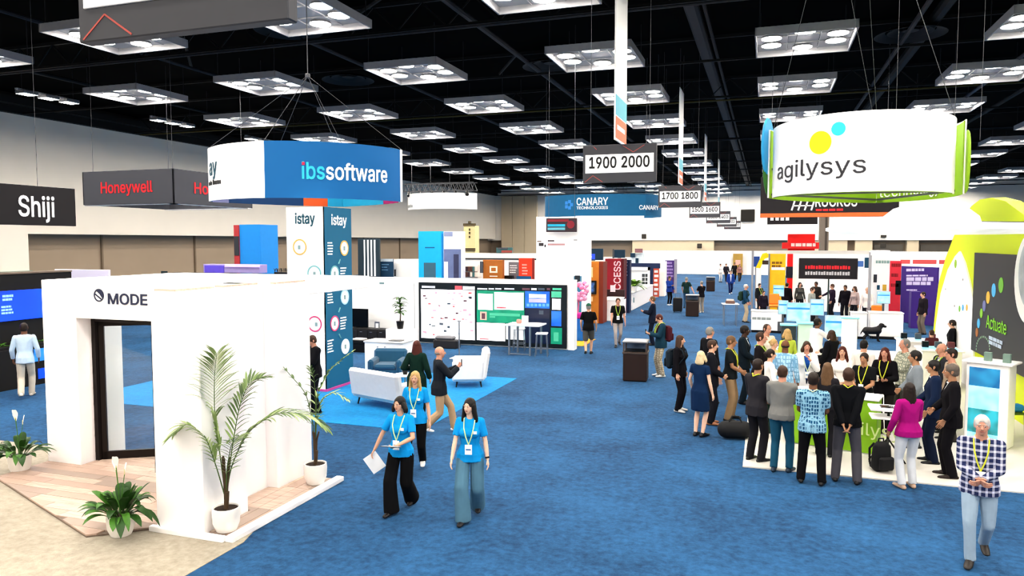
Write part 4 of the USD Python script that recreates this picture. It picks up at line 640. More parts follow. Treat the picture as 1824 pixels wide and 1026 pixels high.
T = slab('display_board', 'square orange board with a white square emblem above the display wall', 'board', 860, 463, 895, None, 36.0, .3, mat('board_orange', 'c56f24', .6)); face(T, 'side_strip', 855, 466, 860, 486, 36.0, GREYM, .1); e_ = face(T, 'emblem', 872, 474, 886, 486, 36.0, mat('emblem_cream', 'f4e2c8', .6)); face(T, 'emblem_mark', 875, 477, 883, 483, 35.99, mat('board_orange', 'c56f24')); face(T, 'lettering', 872, 491, 886, 493, 36.0, mat('emblem_cream', 'f4e2c8', .6))
T = slab('display_stack', 'small stack of teal and red boards on the long low partition', 'boards', 884, 441, 912, 450.6, 46.0, .2, mat('goods_teal', '4f8282', .6)); face(T, 'red_board', 893, 446, 912, 450, 46.0, mat('goods_red', 'b4544a', .6), .05); face(T, 'dark_top', 886, 441, 904, 444, 46.0, GREYM, .05)
T = slab('display_board', 'grey board with pale lines between the orange and red boards', 'board', 906, 467, 924, None, 37.0, .2, mat('board_grey', '87888f', .6)); T.part('lettering', smear_rows(onY(908, 474, 37), EX, .42, N_, .05, 4, .12, 3), SIGNW, world=True); face(T, 'dark_box', 898, 491, 912, 497, 36.9, BLACK, .3)
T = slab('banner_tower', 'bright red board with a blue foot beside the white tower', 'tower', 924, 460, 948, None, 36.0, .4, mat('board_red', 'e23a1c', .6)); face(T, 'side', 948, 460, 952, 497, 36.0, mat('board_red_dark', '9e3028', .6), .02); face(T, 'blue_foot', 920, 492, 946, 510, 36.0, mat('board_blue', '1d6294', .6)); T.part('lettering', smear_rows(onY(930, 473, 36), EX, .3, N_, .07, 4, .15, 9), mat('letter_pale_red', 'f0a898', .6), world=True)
T = slab('display_tower', 'tall white booth tower with faint logos beside the aisle', 'tower', 955, 386, 1033, None, 30.0, 2.2, WT)
for x0, x1, y0, y1, m_ in ((957, 964, 429, 431, 'a89890'), (960, 968, 433, 438, '4a4448'), (976, 987, 428, 430, '5a4a4c'), (976, 1006, 434, 437, 'c89a9c'), (970, 972, 436, 440, '3a3438'), (1022, 1028, 427, 428, '8a7a78')): face(T, 'logo', x0, y0, x1, y1, 30.0, mat('logo_' + m_, m_, .6))
# the row along the aisle
T = Thing('balloon_tree', 'pink ornamental tree on a magenta and blue pedestal beside the display wall', 'ornament', (*G(1029, 606)[:2], 0)); c = G(1029, 606)
T.part('pedestal', box((-.28, -.28, 0), (.28, .28, .86), .03), mat('pedestal_blue', '1a6fd0', .55)); T.part('pedestal_top', box((-.3, -.3, .86), (.3, .3, 1.05), .03), mat('pedestal_magenta', 'c8209a', .55)); T.part('trunk', tube([(0, 0, 1.05), (.03, 0, 1.4), (-.02, 0, 1.7)], .035), mat('trunk_pink', 'd87a9c', .6))
r = random.Random(9)
for i in range(40): a, b, q = r.uniform(0, 6.28), r.uniform(-.5, 1.4), r.uniform(.12, .38); T.part('blossom', tm(H_b) if False else trimesh.creation.icosphere(1, r.uniform(.06, .11)).apply_translation((q * math.cos(a), q * math.sin(a), 1.75 + .42 * math.sin(b))), mat('blossom_pink' + str(i % 2), ('e888b8', 'f0a8cc')[i % 2], .6), smooth=True)
c = G(1030, 615); T = Thing('floor_mat', 'yellow orange floor mat beside the white display wall end', 'mat', (c[0] - .1, c[1] + .9, 0)); T.part('mat', box((-.5, -1.1, 0), (.32, .9, .012)), mat('mat_yellow', 'e0a81c', .8)); T.part('edge', box((.3, -1.1, 0), (.36, .9, .016)), mat('mat_yellow_dark', 'c08a14', .8))
T = slab('display_board', 'teal blue graphic board behind the pink ornamental tree', 'board', 1022, 492, 1034, None, 29.5, .2, mat('board_teal_photo', '3c8ab0', .6, var=.5, scale=3)); face(T, 'dark_screen', 1024, 491, 1033, 508, 29.5, mat('screen_off', '303c46', .3))
# orange tower with a screen
Y = 33.4; T = slab('display_tower', 'orange tower with a white emblem and a small television', 'tower', 1040, 466, 1067, None, Y, .9, mat('tower_orange', 'd27a22', .6))
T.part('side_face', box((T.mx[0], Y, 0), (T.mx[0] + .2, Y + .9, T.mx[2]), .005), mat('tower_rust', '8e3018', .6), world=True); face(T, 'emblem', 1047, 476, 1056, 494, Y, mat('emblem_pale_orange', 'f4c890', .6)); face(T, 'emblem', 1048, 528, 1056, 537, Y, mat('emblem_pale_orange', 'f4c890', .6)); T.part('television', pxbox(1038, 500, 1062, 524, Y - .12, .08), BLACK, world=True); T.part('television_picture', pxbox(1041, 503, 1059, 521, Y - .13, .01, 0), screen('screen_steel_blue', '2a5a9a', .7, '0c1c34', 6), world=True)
T = slab('display_screen', 'navy screen with a blue picture high behind the orange tower', 'screen', 1037, 443, 1074, 463, 44.0, .15, mat('screen_frame_navy', '163c56', .4)); face(T, 'picture', 1039, 452, 1060, 462, 44.0, screen('screen_blue3', '1a3ec0', .7)); face(T, 'white_strip', 1041, 456, 1054, 459, 43.98, SW); T.part('post', pxbox(1050, 463, 1060, None, 44.1, .1), STEEL, world=True)
T = slab('partition_wall', 'white partition behind the red tower', 'wall', 1060, 458, 1172, None, 53.5, .2, WARMW)
T = slab('display_screen', 'small navy screen high behind the red tower', 'screen', 1092, 445, 1113, 459, 45.0, .15, mat('screen_frame_navy', '163c56', .4)); face(T, 'bezel', 1091, 444, 1094, 460, 45.0, GREYM, .02); T.part('post', pxbox(1100, 459, 1106, None, 45.05, .1), STEEL, world=True)
T = slab('display_cabinet', 'small grey and blue kiosk boxes high behind the navy tower', 'kiosk', 1123, 451, 1145, None, 50.6, .5, mat('kiosk_pale', 'd6e4ec', .5)); face(T, 'dark_box', 1123, 451, 1131, 458, 50.6, mat('screen_frame_navy', '163c56', .4), .1); face(T, 'red_roof', 1131, 443, 1144, 450, 50.6, mat('kiosk_rose', '9a6a70', .6), .2); face(T, 'dark_box', 1132, 460, 1137, 472, 50.6, mat('screen_frame_navy', '163c56', .4), .1)
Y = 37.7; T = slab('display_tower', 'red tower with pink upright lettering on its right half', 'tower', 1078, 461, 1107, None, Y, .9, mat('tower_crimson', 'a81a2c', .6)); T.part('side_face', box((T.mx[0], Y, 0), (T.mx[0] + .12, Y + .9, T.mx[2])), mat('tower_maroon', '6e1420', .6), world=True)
m_ = text('ACCESS', .3, True); m_.apply_translation((-m_.bounds[0][0], 0, 0)); p, q = onY(1105, 528, Y), onY(1105, 465, Y); m_.apply_scale(((q[2] - p[2]) / m_.bounds[1][0], 1.15, 1)); m_.apply_transform(frame(p + (0, -.006, 0), ZUP, -EX, N_)); T.part('lettering', m_, mat('letter_pink_pale', 'f0c4cc', .6), world=True)
T = slab('display_screen', 'dark red and black display at the foot of the red tower', 'screen', 1079, 516, 1112, 533, 36.8, .2, mat('screen_maroon', '34141a', .5)); face(T, 'figure', 1087, 508, 1096, 520, 36.78, mat('letter_pink_pale', 'f0c4cc'), .02); T.part('plinth', pxbox(1079, 533, 1112, None, 36.8, .5), WHITE, world=True)
T = slab('banner_tower', 'navy tower with pale print right of the red tower', 'tower', 1108, 463, 1122, None, 38.8, .5, mat('tower_navy', '1c2f5c', .6)); T.part('lettering', smear_rows(onY(1109, 468, 38.8), EX, .28, N_, .06, 5, .17, 8), mat('print_pale', 'b8c4d8', .6), world=True)
a, b = G(1074, 582), G(1124, 553); T = Thing('counter', 'low white counter along the aisle edge behind the red tower', 'counter', (-7, 35.5, 0)); T.part('body', box((-7.4, 34.5, 0), (-6.6, 36.5, .98), .02), WHITE, world=True); T.part('top', box((-7.42, 34.48, .98), (-6.58, 36.52, 1.02), .008), WARMW, world=True)
a, b = G(1113, 553), G(1177, 527); T = Thing('counter', 'long white display plinth before the white lattice frame', 'counter', ((a[0] + b[0]) / 2, (a[1] + b[1]) / 2, 0)); T.part('body', box((-7.8, 40.3, 0), (-6.85, 48.2, .95), .02), WHITE, world=True); T.part('top', box((-7.85, 40.25, .95), (-6.8, 48.25, 1.0), .008), WARMW, world=True)
for x in (1122, 1128): face(T, 'icon', x, 530, x + 2, 539, 40.25, mat('icon_grey', '8fb0b4'))
c = onY(1129, 515, 41.0); T = Thing('potted_plant', 'bright green bushy plant on the long white plinth', 'plant', (c[0], 41.0, 1.0)); T.part('pot', lathe([(0, 0), (.16, 0), (.2, .3), (.17, .3), (0, .28)], 16), WHITE); r = random.Random(3)
for i in range(44): a = i * 2.4; T.part('leaf', leaf((0, 0, .28), (math.cos(a), math.sin(a), r.uniform(.1, 1.6)), r.uniform(.6, 1.0), .22, .4, 4), mat('leaf_bright', '7fb03a', .5, var=.3), smooth=60)
Y = 48.6; T = Thing('lattice_frame', 'white open lattice frame with dark panes beside the aisle', 'frame', (*onY(1148, 540, Y)[:2], 0)); b_ = pxbox(1118, 476, 1157, None, Y, .3); mn, mx = b_.bounds
T.part('back_panel', box((mn[0], Y + .25, 0), (mx[0], Y + .3, mx[2])), WT, world=True); T.part('frame', [box((mn[0], Y, mx[2] - .2), (mx[0], Y + .3, mx[2])), box((mn[0], Y, 0), (mn[0] + .12, Y + .3, mx[2])), box((mx[0] - .12, Y, 0), (mx[0], Y + .3, mx[2]))], WT, world=True)
for i in range(2):
    for j in range(7): x = 1143.5 + i * 6; y = 488 + j * 7; face(T, 'pane', x, y, x + 5, y + 5.6, Y + .25, mat('pane_grey', '50585e', .3), .02)
T = slab('header_beam', 'navy header beam over the white lattice frame', 'beam', 1122, 469, 1175, 478, 49.6, .3, mat('tower_navy', '1c2f5c')); T.part('post', pxbox(1157, 478, 1163, None, 49.6, .3), mat('tower_navy', '1c2f5c'), world=True)
T = slab('banner_stand', 'tall orange red banner with white lettering right of the lattice frame', 'banner', 1164, 472, 1174, None, 50.6, .15, mat('banner_coral', 'd8543a', .6))
p = onY(1165.5, 478, 50.6)
for k in range(8): T.part('letter_block', plate(p - ZUP * .3 * k, p - ZUP * .3 * k + EX * (.22 + .03 * (k % 3)), .17, N_), SIGNW, world=True)
T = slab('partition_wall', 'white partition end right of the orange red banner', 'wall', 1175, 466, 1184, None, 51.5, 1.2, WARMW)
T = slab('banner_stand', 'purple banner with pale print at the end of the left booth row', 'banner', 1185, 464, 1201, None, 55.0, .3, mat('banner_purple', '55348c', .6)); T.part('lettering', smear_rows(onY(1188, 470, 55), EX, .55, N_, .14, 5, .24, 2), mat('print_lilac', 'a88cd0', .6), world=True); face(T, 'side_frame', 1201, 462, 1206, None, 55.0, mat('frame_lilac_grey', 'a8a4b4', .6), .1)
# white drape at the far end
T = Thing('drape_wall', 'long white drape wall at the far end of the aisle', 'curtain', (-6, 88, 0)); x = -14.0; k = 0; DR = mat('drape_white', 'f4f2ee', .8, var=.03)
while x < 22:
    n_ = 14; xs = np.linspace(0, 3, n_ * 2); P = np.array([[(x + q, 88 + .06 * math.sin(q * 9.0), z) for q in xs] for z in (.02, 2.75)]); T.part('drape', quad_sheet(P, .02, np.array([0, -1.0, 0])), DR, world=True, smooth=60); T.part('pole', rod((x, 88.1, 0), (x, 88.1, 2.8), .025), STEEL, world=True); x += 3.0
T = slab('door_panel', 'gold-lit doorway panel with a small red sign at the far end', 'door', 1306, 452, 1323, None, 87.4, .3, mat('door_gold', 'c8a04a', .6, var=.25, scale=1.5)); face(T, 'red_sign', 1310, 463, 1319, 472, 87.4, mat('sign_pale_red', 'e8b0a0', .6))
# litter bins
def bin_(px_, py_, label, s=1.0):
    c = G(px_, py_); T = Thing('litter_bin', label, 'bin', (c[0], c[1] + .3, 0), math.radians(4), 'brown litter bins along the aisle'); BR = mat('bin_brown', '33201a', .5, var=.1); BT = mat('bin_trim', '6a5a52', .4, .4)
    T.part('body', box((-.32, -.30, .02), (.32, .30, .76), .015), BR); T.part('base', box((-.30, -.28, 0), (.30, .28, .03)), BLACK); T.part('rim', box((-.335, -.315, .74), (.335, .315, .80), .01), BT); T.part('lining', box((-.29, -.27, .79), (.29, .27, .82)), BLACK)
    for sx in (-1, 1):
        for sy in (-1, 1): T.part('post', box((sx * .30 - .02, sy * .28 - .02, .80), (sx * .30 + .02, sy * .28 + .02, 1.04)), BT)
    T.part('back_plate', box((-.30, .27, .80), (.30, .29, 1.04)), mat('bin_glass', '6d86a8', .3)); T.part('lid', box((-.34, -.32, 1.04), (.34, .32, 1.09), .015), mat('bin_lid', 'a8a8aa', .35, .6)); return T
bin_(1129, 680, 'brown litter bin with a pale metal lid, nearest in the aisle'); bin_(1232, 564, 'brown litter bin beside the man in the black shirt up the aisle'); bin_(1265, 519, 'small brown litter bin furthest up the aisle')
c = G(1207, 556); T = Thing('suitcase', 'black upright trolley case beside the second litter bin', 'suitcase', (c[0], c[1], 0)); T.part('shell', box((-.24, -.16, .05), (.24, .16, .78), .04), mat('case_black', '15151a', .5), smooth=30); T.part('handle', tube([(-.12, .1, .78), (-.12, .1, 1.0), (.12, .1, 1.0), (.12, .1, .78)], .012), GREYM)
for sx in (-1, 1): T.part('wheel', rod((sx * .18 - .02, 0, .03), (sx * .18 + .02, 0, .03), .03), BLACK)
c = G(1300, 580); T = Thing('side_table', 'small white table with leaflets standing alone in the aisle', 'table', (c[0], c[1], 0), .15); zt = 1.0
T.part('top', box((-.36, -.34, zt - .04), (.36, .34, zt), .01), WHITE)
for sx in (-1, 1):
    for sy in (-1, 1): T.part('leg', rod((sx * .26, sy * .24, 0), (sx * .28, sy * .26, zt - .04), .018), STEEL)
T = Thing('leaflet_box', 'tray of brown leaflets on the small white aisle table', 'box', (c[0], c[1], zt)); T.part('tray', box((-.2, -.15, 0), (.2, .15, .12), .01), mat('leaflet_brown', '7a5a50', .6)); T.part('leaflets', box((-.17, -.08, .1), (.15, .08, .19), .01), mat('leaflet_cream', 'e0cfc2', .6))
# ---------------------------------------------------------------- booths on the right, behind the crowd
T = slab('display_board', 'blue square board at the left end of the white-framed booths', 'board', 1341, 457, 1353, 475, 46.0, .1, mat('board_royal', '2552a8', .6)); T.part('post', pxbox(1345, 475, 1348, None, 46.05, .05), STEEL, world=True)
Y = 44.0; P_ = [onY(x, y, Y) for x, y in ((1346, 477), (1358, 452), (1371, 449), (1371, 458), (1362, 461), (1354, 478))]; m_ = extr([(q[0], q[2]) for q in P_], .3); m_ = xf(m_, (0, 0, 0), 0, math.pi / 2); m_.apply_translation((0, Y + .3, 0)); T = Thing('arch_panel', 'curved yellow arch piece left of the orange tower', 'arch', (*onY(1358, 465, Y)[:2], 1.6)); T.part('arch', m_, mat('arch_yellow', 'f4d010', .6), world=True); T.part('post', pxbox(1347, 477, 1356, None, Y, .3), WT, world=True); face(T, 'dark_mark', 1358, 464, 1369, 471, Y, mat('mark_brown', '4a3c30', .6))
Y = 42.0; T = slab('display_tower', 'yellow orange tower with dark lettering behind the counters', 'tower', 1372, 449, 1400, None, Y, .8, mat('tower_amber', 'f6b41a', .6, var=.12)); T.part('lettering', smear_rows(onY(1375, 470, Y), EX, .65, N_, .12, 2, .18, 5), mat('letter_ochre', '9a6a1a', .6), world=True); face(T, 'white_band', 1374, 476, 1398, 481, Y, SIGNW); T.part('frame_post', pxbox(1369, 447, 1372, None, Y - .05, .1), STEEL, world=True)
Y = 45.0; T = slab('display_tower', 'tall red tower with a wider banded head and white lettering', 'tower', 1404, 417, 1452, None, Y, 1.0, mat('tower_red', 'ea1414', .55)); face(T, 'band', 1393, 432, 1459, 443, Y, mat('band_red', 'd81c1c', .55), .25); T.part('lettering', smear_rows(onY(1409, 439, Y - .26), EX, 1.3, N_, .18, 1, .2, 7, .02), mat('letter_pale_red2', 'f4c0bc', .6), world=True); face(T, 'dark_panel', 1400, 475, 1415, 495, Y, mat('panel_navy', '20243a', .6), .05)
T = slab('display_board', 'small yellow board right of the red tower', 'board', 1453, 449, 1471, None, 45.2, .2, mat('arch_yellow', 'f4d010'))
T = slab('partition_wall', 'white booth wall behind the black sign board', 'wall', 1413, 452, 1553, None, 43.0, .15, WT)
for x0, x1, y0, y1, m_ in ((1528, 1538, 465, 475, mat('board_blue_soft', '4a78c4', .6)), (1540, 1551, 459, 477, mat('board_teal_dark', '1c5474', .6))): face(T, 'picture', x0, y0, x1, y1, 43.0, m_)
Y = 37.5; a, b = onY(1366, 449, Y), onY(1552, 449, Y); T = Thing('truss_frame', 'slender white gantry frame over the counter area', 'frame', ((a[0] + b[0]) / 2, Y, 0)); T.part('beam', box((a[0], Y, a[2] - .08), (b[0], Y + .1, a[2] + .08)), WARMW, world=True)
for x in (1341, 1551): p = onY(x, 449, Y - (3.8 if x == 1551 else 0)); T.part('post', box((p[0] - .05, p[1], 0), (p[0] + .05, p[1] + .1, a[2] + .06)), mat('post_silver', 'b4b4bc', .4, .5), world=True)
T.part('beam', bar((b[0], Y, a[2]), (onY(1551, 449, Y - 3.8)[0], Y - 3.8, a[2]), .1, .14), WARMW, world=True)
Y = 35.0; T = slab('sign_board', 'black sign board with red and white lettering on a thin post', 'sign', 1423, 460, 1528, 497, Y, .1, mat('sign_ink', '201a20')); 
p, q = onY(1434, 479, Y), onY(1515, 479, Y)
for k, (z_, m_) in enumerate(((0, SR), (-.26, mat('letter_grey_pale', 'c8c4c8', .6)))):
    for e in range(17): T.part('letter', plate(p + EX * (e + .06) * (q[0] - p[0]) / 17 + ZUP * z_, p + EX * (e + (.72, .9, .82)[(e * 5 + k) % 3]) * (q[0] - p[0]) / 17 + ZUP * z_, (.15, .14, .16)[(e * 7 + k) % 3], N_), m_, world=True)
p = onY(1476, 497, Y + .05); T.part('post', rod((p[0], p[1], 0), p, .03), mat('post_dark_green', '28423e', .5), world=True)
T = slab('display_tower', 'white tower with teal lettering right of the gantry post', 'tower', 1554, 446, 1586, None, 38.0, .6, WT); T.part('lettering', smear_rows(onY(1560, 469, 38), EX, .6, N_, .13, 1, .2, 4, .0), mat('letter_soft_teal', '9fc0b8', .6), world=True)
face(T, 'dark_picture', 1556, 489, 1562, 503, 38.0, mat('picture_charcoal', '3c4048', .6)); face(T, 'yellow_picture', 1572, 507, 1579, 518, 38.0, mat('picture_yellow', 'e0b040', .6)); face(T, 'teal_picture', 1562, 508, 1567, 516, 38.0, mat('board_teal_dark', '1c5474', .6))
T = slab('display_tower', 'red tower with dark doorway left of the purple banner wall', 'tower', 1586, 465, 1606, None, 41.0, .6, mat('tower_red2', 'd8283a', .6)); T.part('lettering', smear_rows(onY(1588, 475, 41), EX, .45, N_, .16, 3, .5, 4), mat('letter_maroon', '9a1420', .6), world=True); face(T, 'doorway', 1595, 500, 1606, 525, 41.0, BLACK)
T = slab('partition_wall', 'white booth wall with a red header strip right of the red tower', 'wall', 1587, 453, 1692, None, 45.0, .15, WT); face(T, 'header_strip', 1604, 463, 1692, 470, 45.0, mat('strip_red', 'e85a5a', .6)); 
for x in (1621, 1668): face(T, 'strip_mark', x, 462, x + 5, 471, 44.98, SIGNW)
Y = 38.5; a, b = onY(1605, 500, Y), onY(1669, 500, Y - 1.6); zt = onY(1606, 474, Y)[2]; P = np.array([[(a[0], a[1], 0.02), (b[0], b[1], 0.02)], [(a[0], a[1], zt), (b[0], b[1], zt)]]); nv = nrm(np.cross(b - a, ZUP)); T = Thing('banner_wall', 'purple banner wall with white lines of print', 'banner', (*((a + b) / 2)[:2], 0)); T.part('panel', quad_sheet(P, .1, nv), mat('banner_violet', '50309a', .6), world=True)
for y, w, h in ((483, 1.0, .12), (492, 1.2, .07), (500, 1.5, .17), (507, 1.35, .15), (517, .6, .06)): p = onY(1613, y, Y) + nv * .002; p[1] = a[1] + (p[0] - a[0]) * (b - a)[1] / (b - a)[0]; T.part('lettering', smear_rows(p, nrm(b - a), w, nv, h, 1, .1, int(y), .02), mat('print_white_lilac', 'd8ccf0', .6), world=True)
T.part('plinth', box(onY(1623, 540, 35.9) * (1, 1, 0), onY(1640, 520, 35.9) + (0, .5, 0)), mat('plinth_purple', '43228a', .6), world=True)
# far light post
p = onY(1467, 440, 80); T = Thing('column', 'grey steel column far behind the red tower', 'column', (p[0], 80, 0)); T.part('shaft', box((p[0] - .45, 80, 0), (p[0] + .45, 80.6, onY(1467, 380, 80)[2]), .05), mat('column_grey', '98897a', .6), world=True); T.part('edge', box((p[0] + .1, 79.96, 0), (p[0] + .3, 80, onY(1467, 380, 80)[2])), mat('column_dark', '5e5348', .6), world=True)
# ---------------------------------------------------------------- counters and screens
def counter(x0, y1, x1, ytop, label, m=WHITE, d=.7, y2=None):
    a, b = G(x0, y1), G(x1, y2 or y1); Y = (a[1] + b[1]) / 2; zt = onY((x0 + x1) / 2, ytop, Y)[2]; a, b = onY(x0, (ytop + y1) / 2, Y), onY(x1, (ytop + y1) / 2, Y)
    T = Thing('counter', label, 'counter', ((a[0] + b[0]) / 2, Y + d / 2, 0)); T.part('front', box((a[0], Y, .1), (b[0], Y + .04, zt - .03), .006), m, world=True); T.part('side_panel', box((a[0], Y + .04, .1), (a[0] + .04, Y + d, zt - .03)), m, world=True); T.part('side_panel', box((b[0] - .04, Y + .04, .1), (b[0], Y + d, zt - .03)), m, world=True); T.part('worktop', box((a[0] - .02, Y - .02, zt - .03), (b[0] + .02, Y + d + .02, zt), .006), WARMW, world=True); T.part('plinth', box((a[0] + .02, Y + .02, 0), (b[0] - .02, Y + d - .02, .1)), BLACK, world=True)
    T.a, T.b, T.Y, T.zt = a, b, Y, zt; return T
T = counter(1338, 593, 1394, 554, 'white counter with faint lettering left of the cyan screens'); T.part('lettering', smear_rows(onY(1340, 569, T.Y), EX, .75, N_, .1, 1, .2, 3, .0), mat('letter_soft_grey', 'a8b0ac', .6), world=True); face(T, 'dark_side', 1385, 573, 1394, 590, T.Y, GREYM, .02)
T = counter(1550, 604, 1609, 557, 'white counter with a black foot behind the black dog'); T.part('black_foot', box((T.a[0] + .05, T.Y - .12, 0), (T.b[0] + .25, T.Y - .01, .1), .01), BLACK, world=True)
T = counter(1517, 604, 1544, 557, 'narrow white counter with dark edge left of the gantry post'); face(T, 'dark_edge', 1518, 566, 1528, 602, T.Y, GREYM, .02)
for k, (x0, yb, x1, yt, l) in enumerate(((1446, 535, 1475, 513, 'cream round-edged display counter left of the thin sign post'), (1500, 570, 1530, 532, 'cream sloping display counter right of the thin sign post'), (1416, 545, 1440, 530, 'small white counter in front of the far seated visitors'))): counter(x0, yb, x1, yt, l, mat('counter_cream', 'ece8d4', .5))
SCY = screen('screen_cyan', '6ec8f0', .85, '9adcf4', 4); SCD = screen('screen_cyan_band', '2a7ab8', .7)
def monitor(x0, y0, x1, y1, Y, label, base=None, tilt=0, frame_m=None, zb=None):
    b_ = pxbox(x0, y0, x1, y1, Y, .05, .006); mn, mx = b_.bounds; cx = (mn[0] + mx[0]) / 2; zb = mn[2] - .9 if zb is None else zb
    T = Thing('display_screen', label, 'screen', (cx, Y, zb), 0, 'cyan demonstration screens'); T.part('casing', b_, frame_m or mat('casing_pale_blue', 'a8c4d8', .4), world=True); T.part('picture', box((mn[0] + .03, Y - .006, mn[2] + .03), (mx[0] - .03, Y, mx[2] - .03)), SCY, world=True)
    h = mx[2] - mn[2]; T.part('picture_band', box((mn[0] + .03, Y - .01, mx[2] - h * .36), (mx[0] - .03, Y - .005, mx[2] - h * .26)), SCD, world=True); T.part('stand', box((cx - .04, Y + .03, zb), (cx + .04, Y + .08, mn[2] + h * .4)), GREYM, world=True); T.part('foot', box((cx - .16, Y - .06, zb), (cx + .16, Y + .16, zb + .02), .005), GREYM, world=True); return T
for x0, y0, x1, y1, Y, l in ((1401, 539, 1444, 573, 27.0, 'cyan screen on the left, facing the crowd'), (1443, 533, 1468, 562, 27.6, 'smaller cyan screen with a dark square right of the left one'), (1469, 562, 1514, 600, 25.0, 'cyan screen lowest and nearest, behind the woman in the white cardigan'), (1386, 535, 1404, 560, 27.4, 'pale blue screen edge left of the larger cyan screen'), (1562, 519, 1586, 541, 33.0, 'teal screen right of the gantry post'), (1377, 508, 1397, 528, 36.0, 'teal screen in front of the yellow orange tower')): monitor(x0, y0, x1, y1, Y, l, zb=0)
face(T, 'picture_window', 1449, 542, 1456, 555, 27.6, SCD) if False else None
for k, (x, y0, y1, Y, l) in enumerate(((1438, 610, 575, 25.5, 'pale green glass sided screen stand left of the man in white'), (1517, 612, 565, 24.3, 'white sided screen stand right of the nearest cyan screen'), (1408, 605, 578, 26.0, 'dark sided screen stand below the left cyan screen'))):
    a = onY(x - 16, 590, Y); b = onY(x + 10, 590, Y); zt = onY(x, y1, Y)[2]; T = Thing('kiosk_stand', l, 'stand', ((a[0] + b[0]) / 2, Y, 0)); T.part('cabinet', box((a[0], Y, 0), (b[0], Y + .4, zt - .05), .01), (mat('glass_green_pale', 'bfe0cc', .3), WHITE, mat('cabinet_charcoal', '3c4a50', .4))[k], world=True); T.part('worktop', box((a[0] - .05, Y - .05, zt - .05), (b[0] + .05, Y + .45, zt), .01), mat('worktop_cyan', '8ad8e4', .3), world=True)
for x, y, Y, l in ((1379, 530, 35.0, 'orange chair back at the foot of the yellow orange tower'), (1562, 552, 33.6, 'orange cushion on the white counter right of the gantry post')):
    c = onY(x, y + 8, Y); T = Thing('chair', l, 'chair', (c[0], Y, 0)); OM = mat('chair_orange', 'f0822a', .6); T.part('backrest', box((-.22, -.04, c[2] - .1), (.22, .04, c[2] + .38), .04), OM, smooth=30); T.part('seat', box((-.22, -.45, c[2] - .2), (.22, .04, c[2] - .1), .04), OM, smooth=30)
    for sx in (-1, 1):
        for sy in (-.4, 0): T.part('leg', rod((sx * .2, sy, 0), (sx * .2, sy, c[2] - .18), .015), STEEL)
# the black dog
c = G(1553, 608); DG = mat('dog_black', '141216', .6, var=.3, scale=20)
def hb(a, b, ra, rb): return Manifold.hull_points(np.vstack([np.asarray(a) + SPH * ra, np.asarray(b) + SPH * rb]))
SPH = trimesh.creation.icosphere(2, 1.0).vertices
parts = [hb((-.20, 0, .41), (.0, 0, .40), .135, .13), hb((.0, 0, .40), (.18, 0, .42), .13, .15), hb((.20, 0, .47), (.30, 0, .58), .11, .08), hb((.31, 0, .61), (.34, 0, .61), .088, .08), hb((.36, 0, .595), (.45, 0, .57), .055, .042), hb((-.30, 0, .44), (-.38, 0, .33), .036, .02), hb((-.38, 0, .33), (-.40, 0, .27), .02, .012)]
for s in (-1, 1):
    parts += [hb((.20, s * .075, .38), (.20, s * .075, .20), .055, .032), hb((.20, s * .075, .20), (.21, s * .075, .045), .03, .024), hb((.21, s * .075, .03), (.25, s * .075, .022), .028, .022), hb((-.24, s * .075, .40), (-.18, s * .075, .24), .07, .04), hb((-.18, s * .075, .24), (-.29, s * .075, .15), .036, .024), hb((-.29, s * .075, .15), (-.27, s * .075, .035), .024, .022), hb((-.27, s * .075, .028), (-.22, s * .075, .022), .027, .021), hb((.315, s * .07, .665), (.30, s * .098, .585), .03, .02)]
m_ = tm(Manifold.batch_boolean(parts, m3.OpType.Add).refine_to_length(.02)); trimesh.smoothing.filter_taubin(m_, iterations=8)
T = Thing('dog', 'black dog standing side-on in front of the white counter', 'dog', (c[0], c[1], 0), .1); T.part('body', m_, DG, smooth=True); T.part('collar', xf(lathe([(.07, -.012), (.108, -.012), (.108, .012), (.07, .012), (.07, -.012)], 16), (.25, 0, .525), 0, 0, -.9 + 1.57 - .9), mat('collar_grey', '4a4a50', .5), smooth=40); T.part('nose', trimesh.creation.icosphere(1, .016).apply_translation((.485, 0, .58)), BLACK)
for s in (-1, 1): T.part('eye', trimesh.creation.icosphere(1, .010).apply_translation((.40, s * .052, .645)), mat('eye_iris', '241a14', .2))
# ---------------------------------------------------------------- the white and lime booth on the right
struct('floor', box((-.29, 12.72, 0), (9.0, 28.0, .02)), mat('booth_floor_pale', 'd9d5cd', .6, var=.06, scale=.8)); zf = .02
X = 5.05; T = Thing('booth_arch', 'tall lime yellow arch wall with white front and dark graphic panel', 'booth', (X + .15, 21, zf))
tt = np.linspace(0, 1, 22); prof = [(26.45, 0), (26.25, .8), (26.04, 1.63), (25.7, 2.48), (24.9, 3.25), (24.0, 3.88), (23.1, 4.35), (22.2, 4.66), (21.4, 4.79), (20.4, 4.78), (19.3, 4.64), (18.06, 4.31), (16.9, 3.85), (15.8, 3.2), (15.0, 2.4), (14.5, 1.4), (14.3, 0)]
def wallx(poly, x0, th): m_ = extr([(y, z) for y, z in poly], th); m_.apply_transform(frame((x0, 0, 0), [0, 1, 0], [0, 0, 1], [1, 0, 0])); return m_
T.part('lime_arch', wallx([(y, z + zf) for y, z in prof], X, .3), LIMEY, world=True)
T.part('white_front', wallx([(25.95, zf), (25.7, 1.2), (25.2, 2.2), (24.4, 2.95), (23.6, 3.35), (23.1, 3.5), (22.5, 3.2), (21.9, 2.7), (21.3, 2.0), (21.3, zf)], X - .04, .04), WT, world=True)
T.part('graphic_panel', box((X - .06, 14.6, 1.02), (X, 21.45, 3.48)), mat('graphic_charcoal', '3b3a40', .55, var=.03), world=True); XP = X - .065
def op(x, y): return onX(x, y, XP)
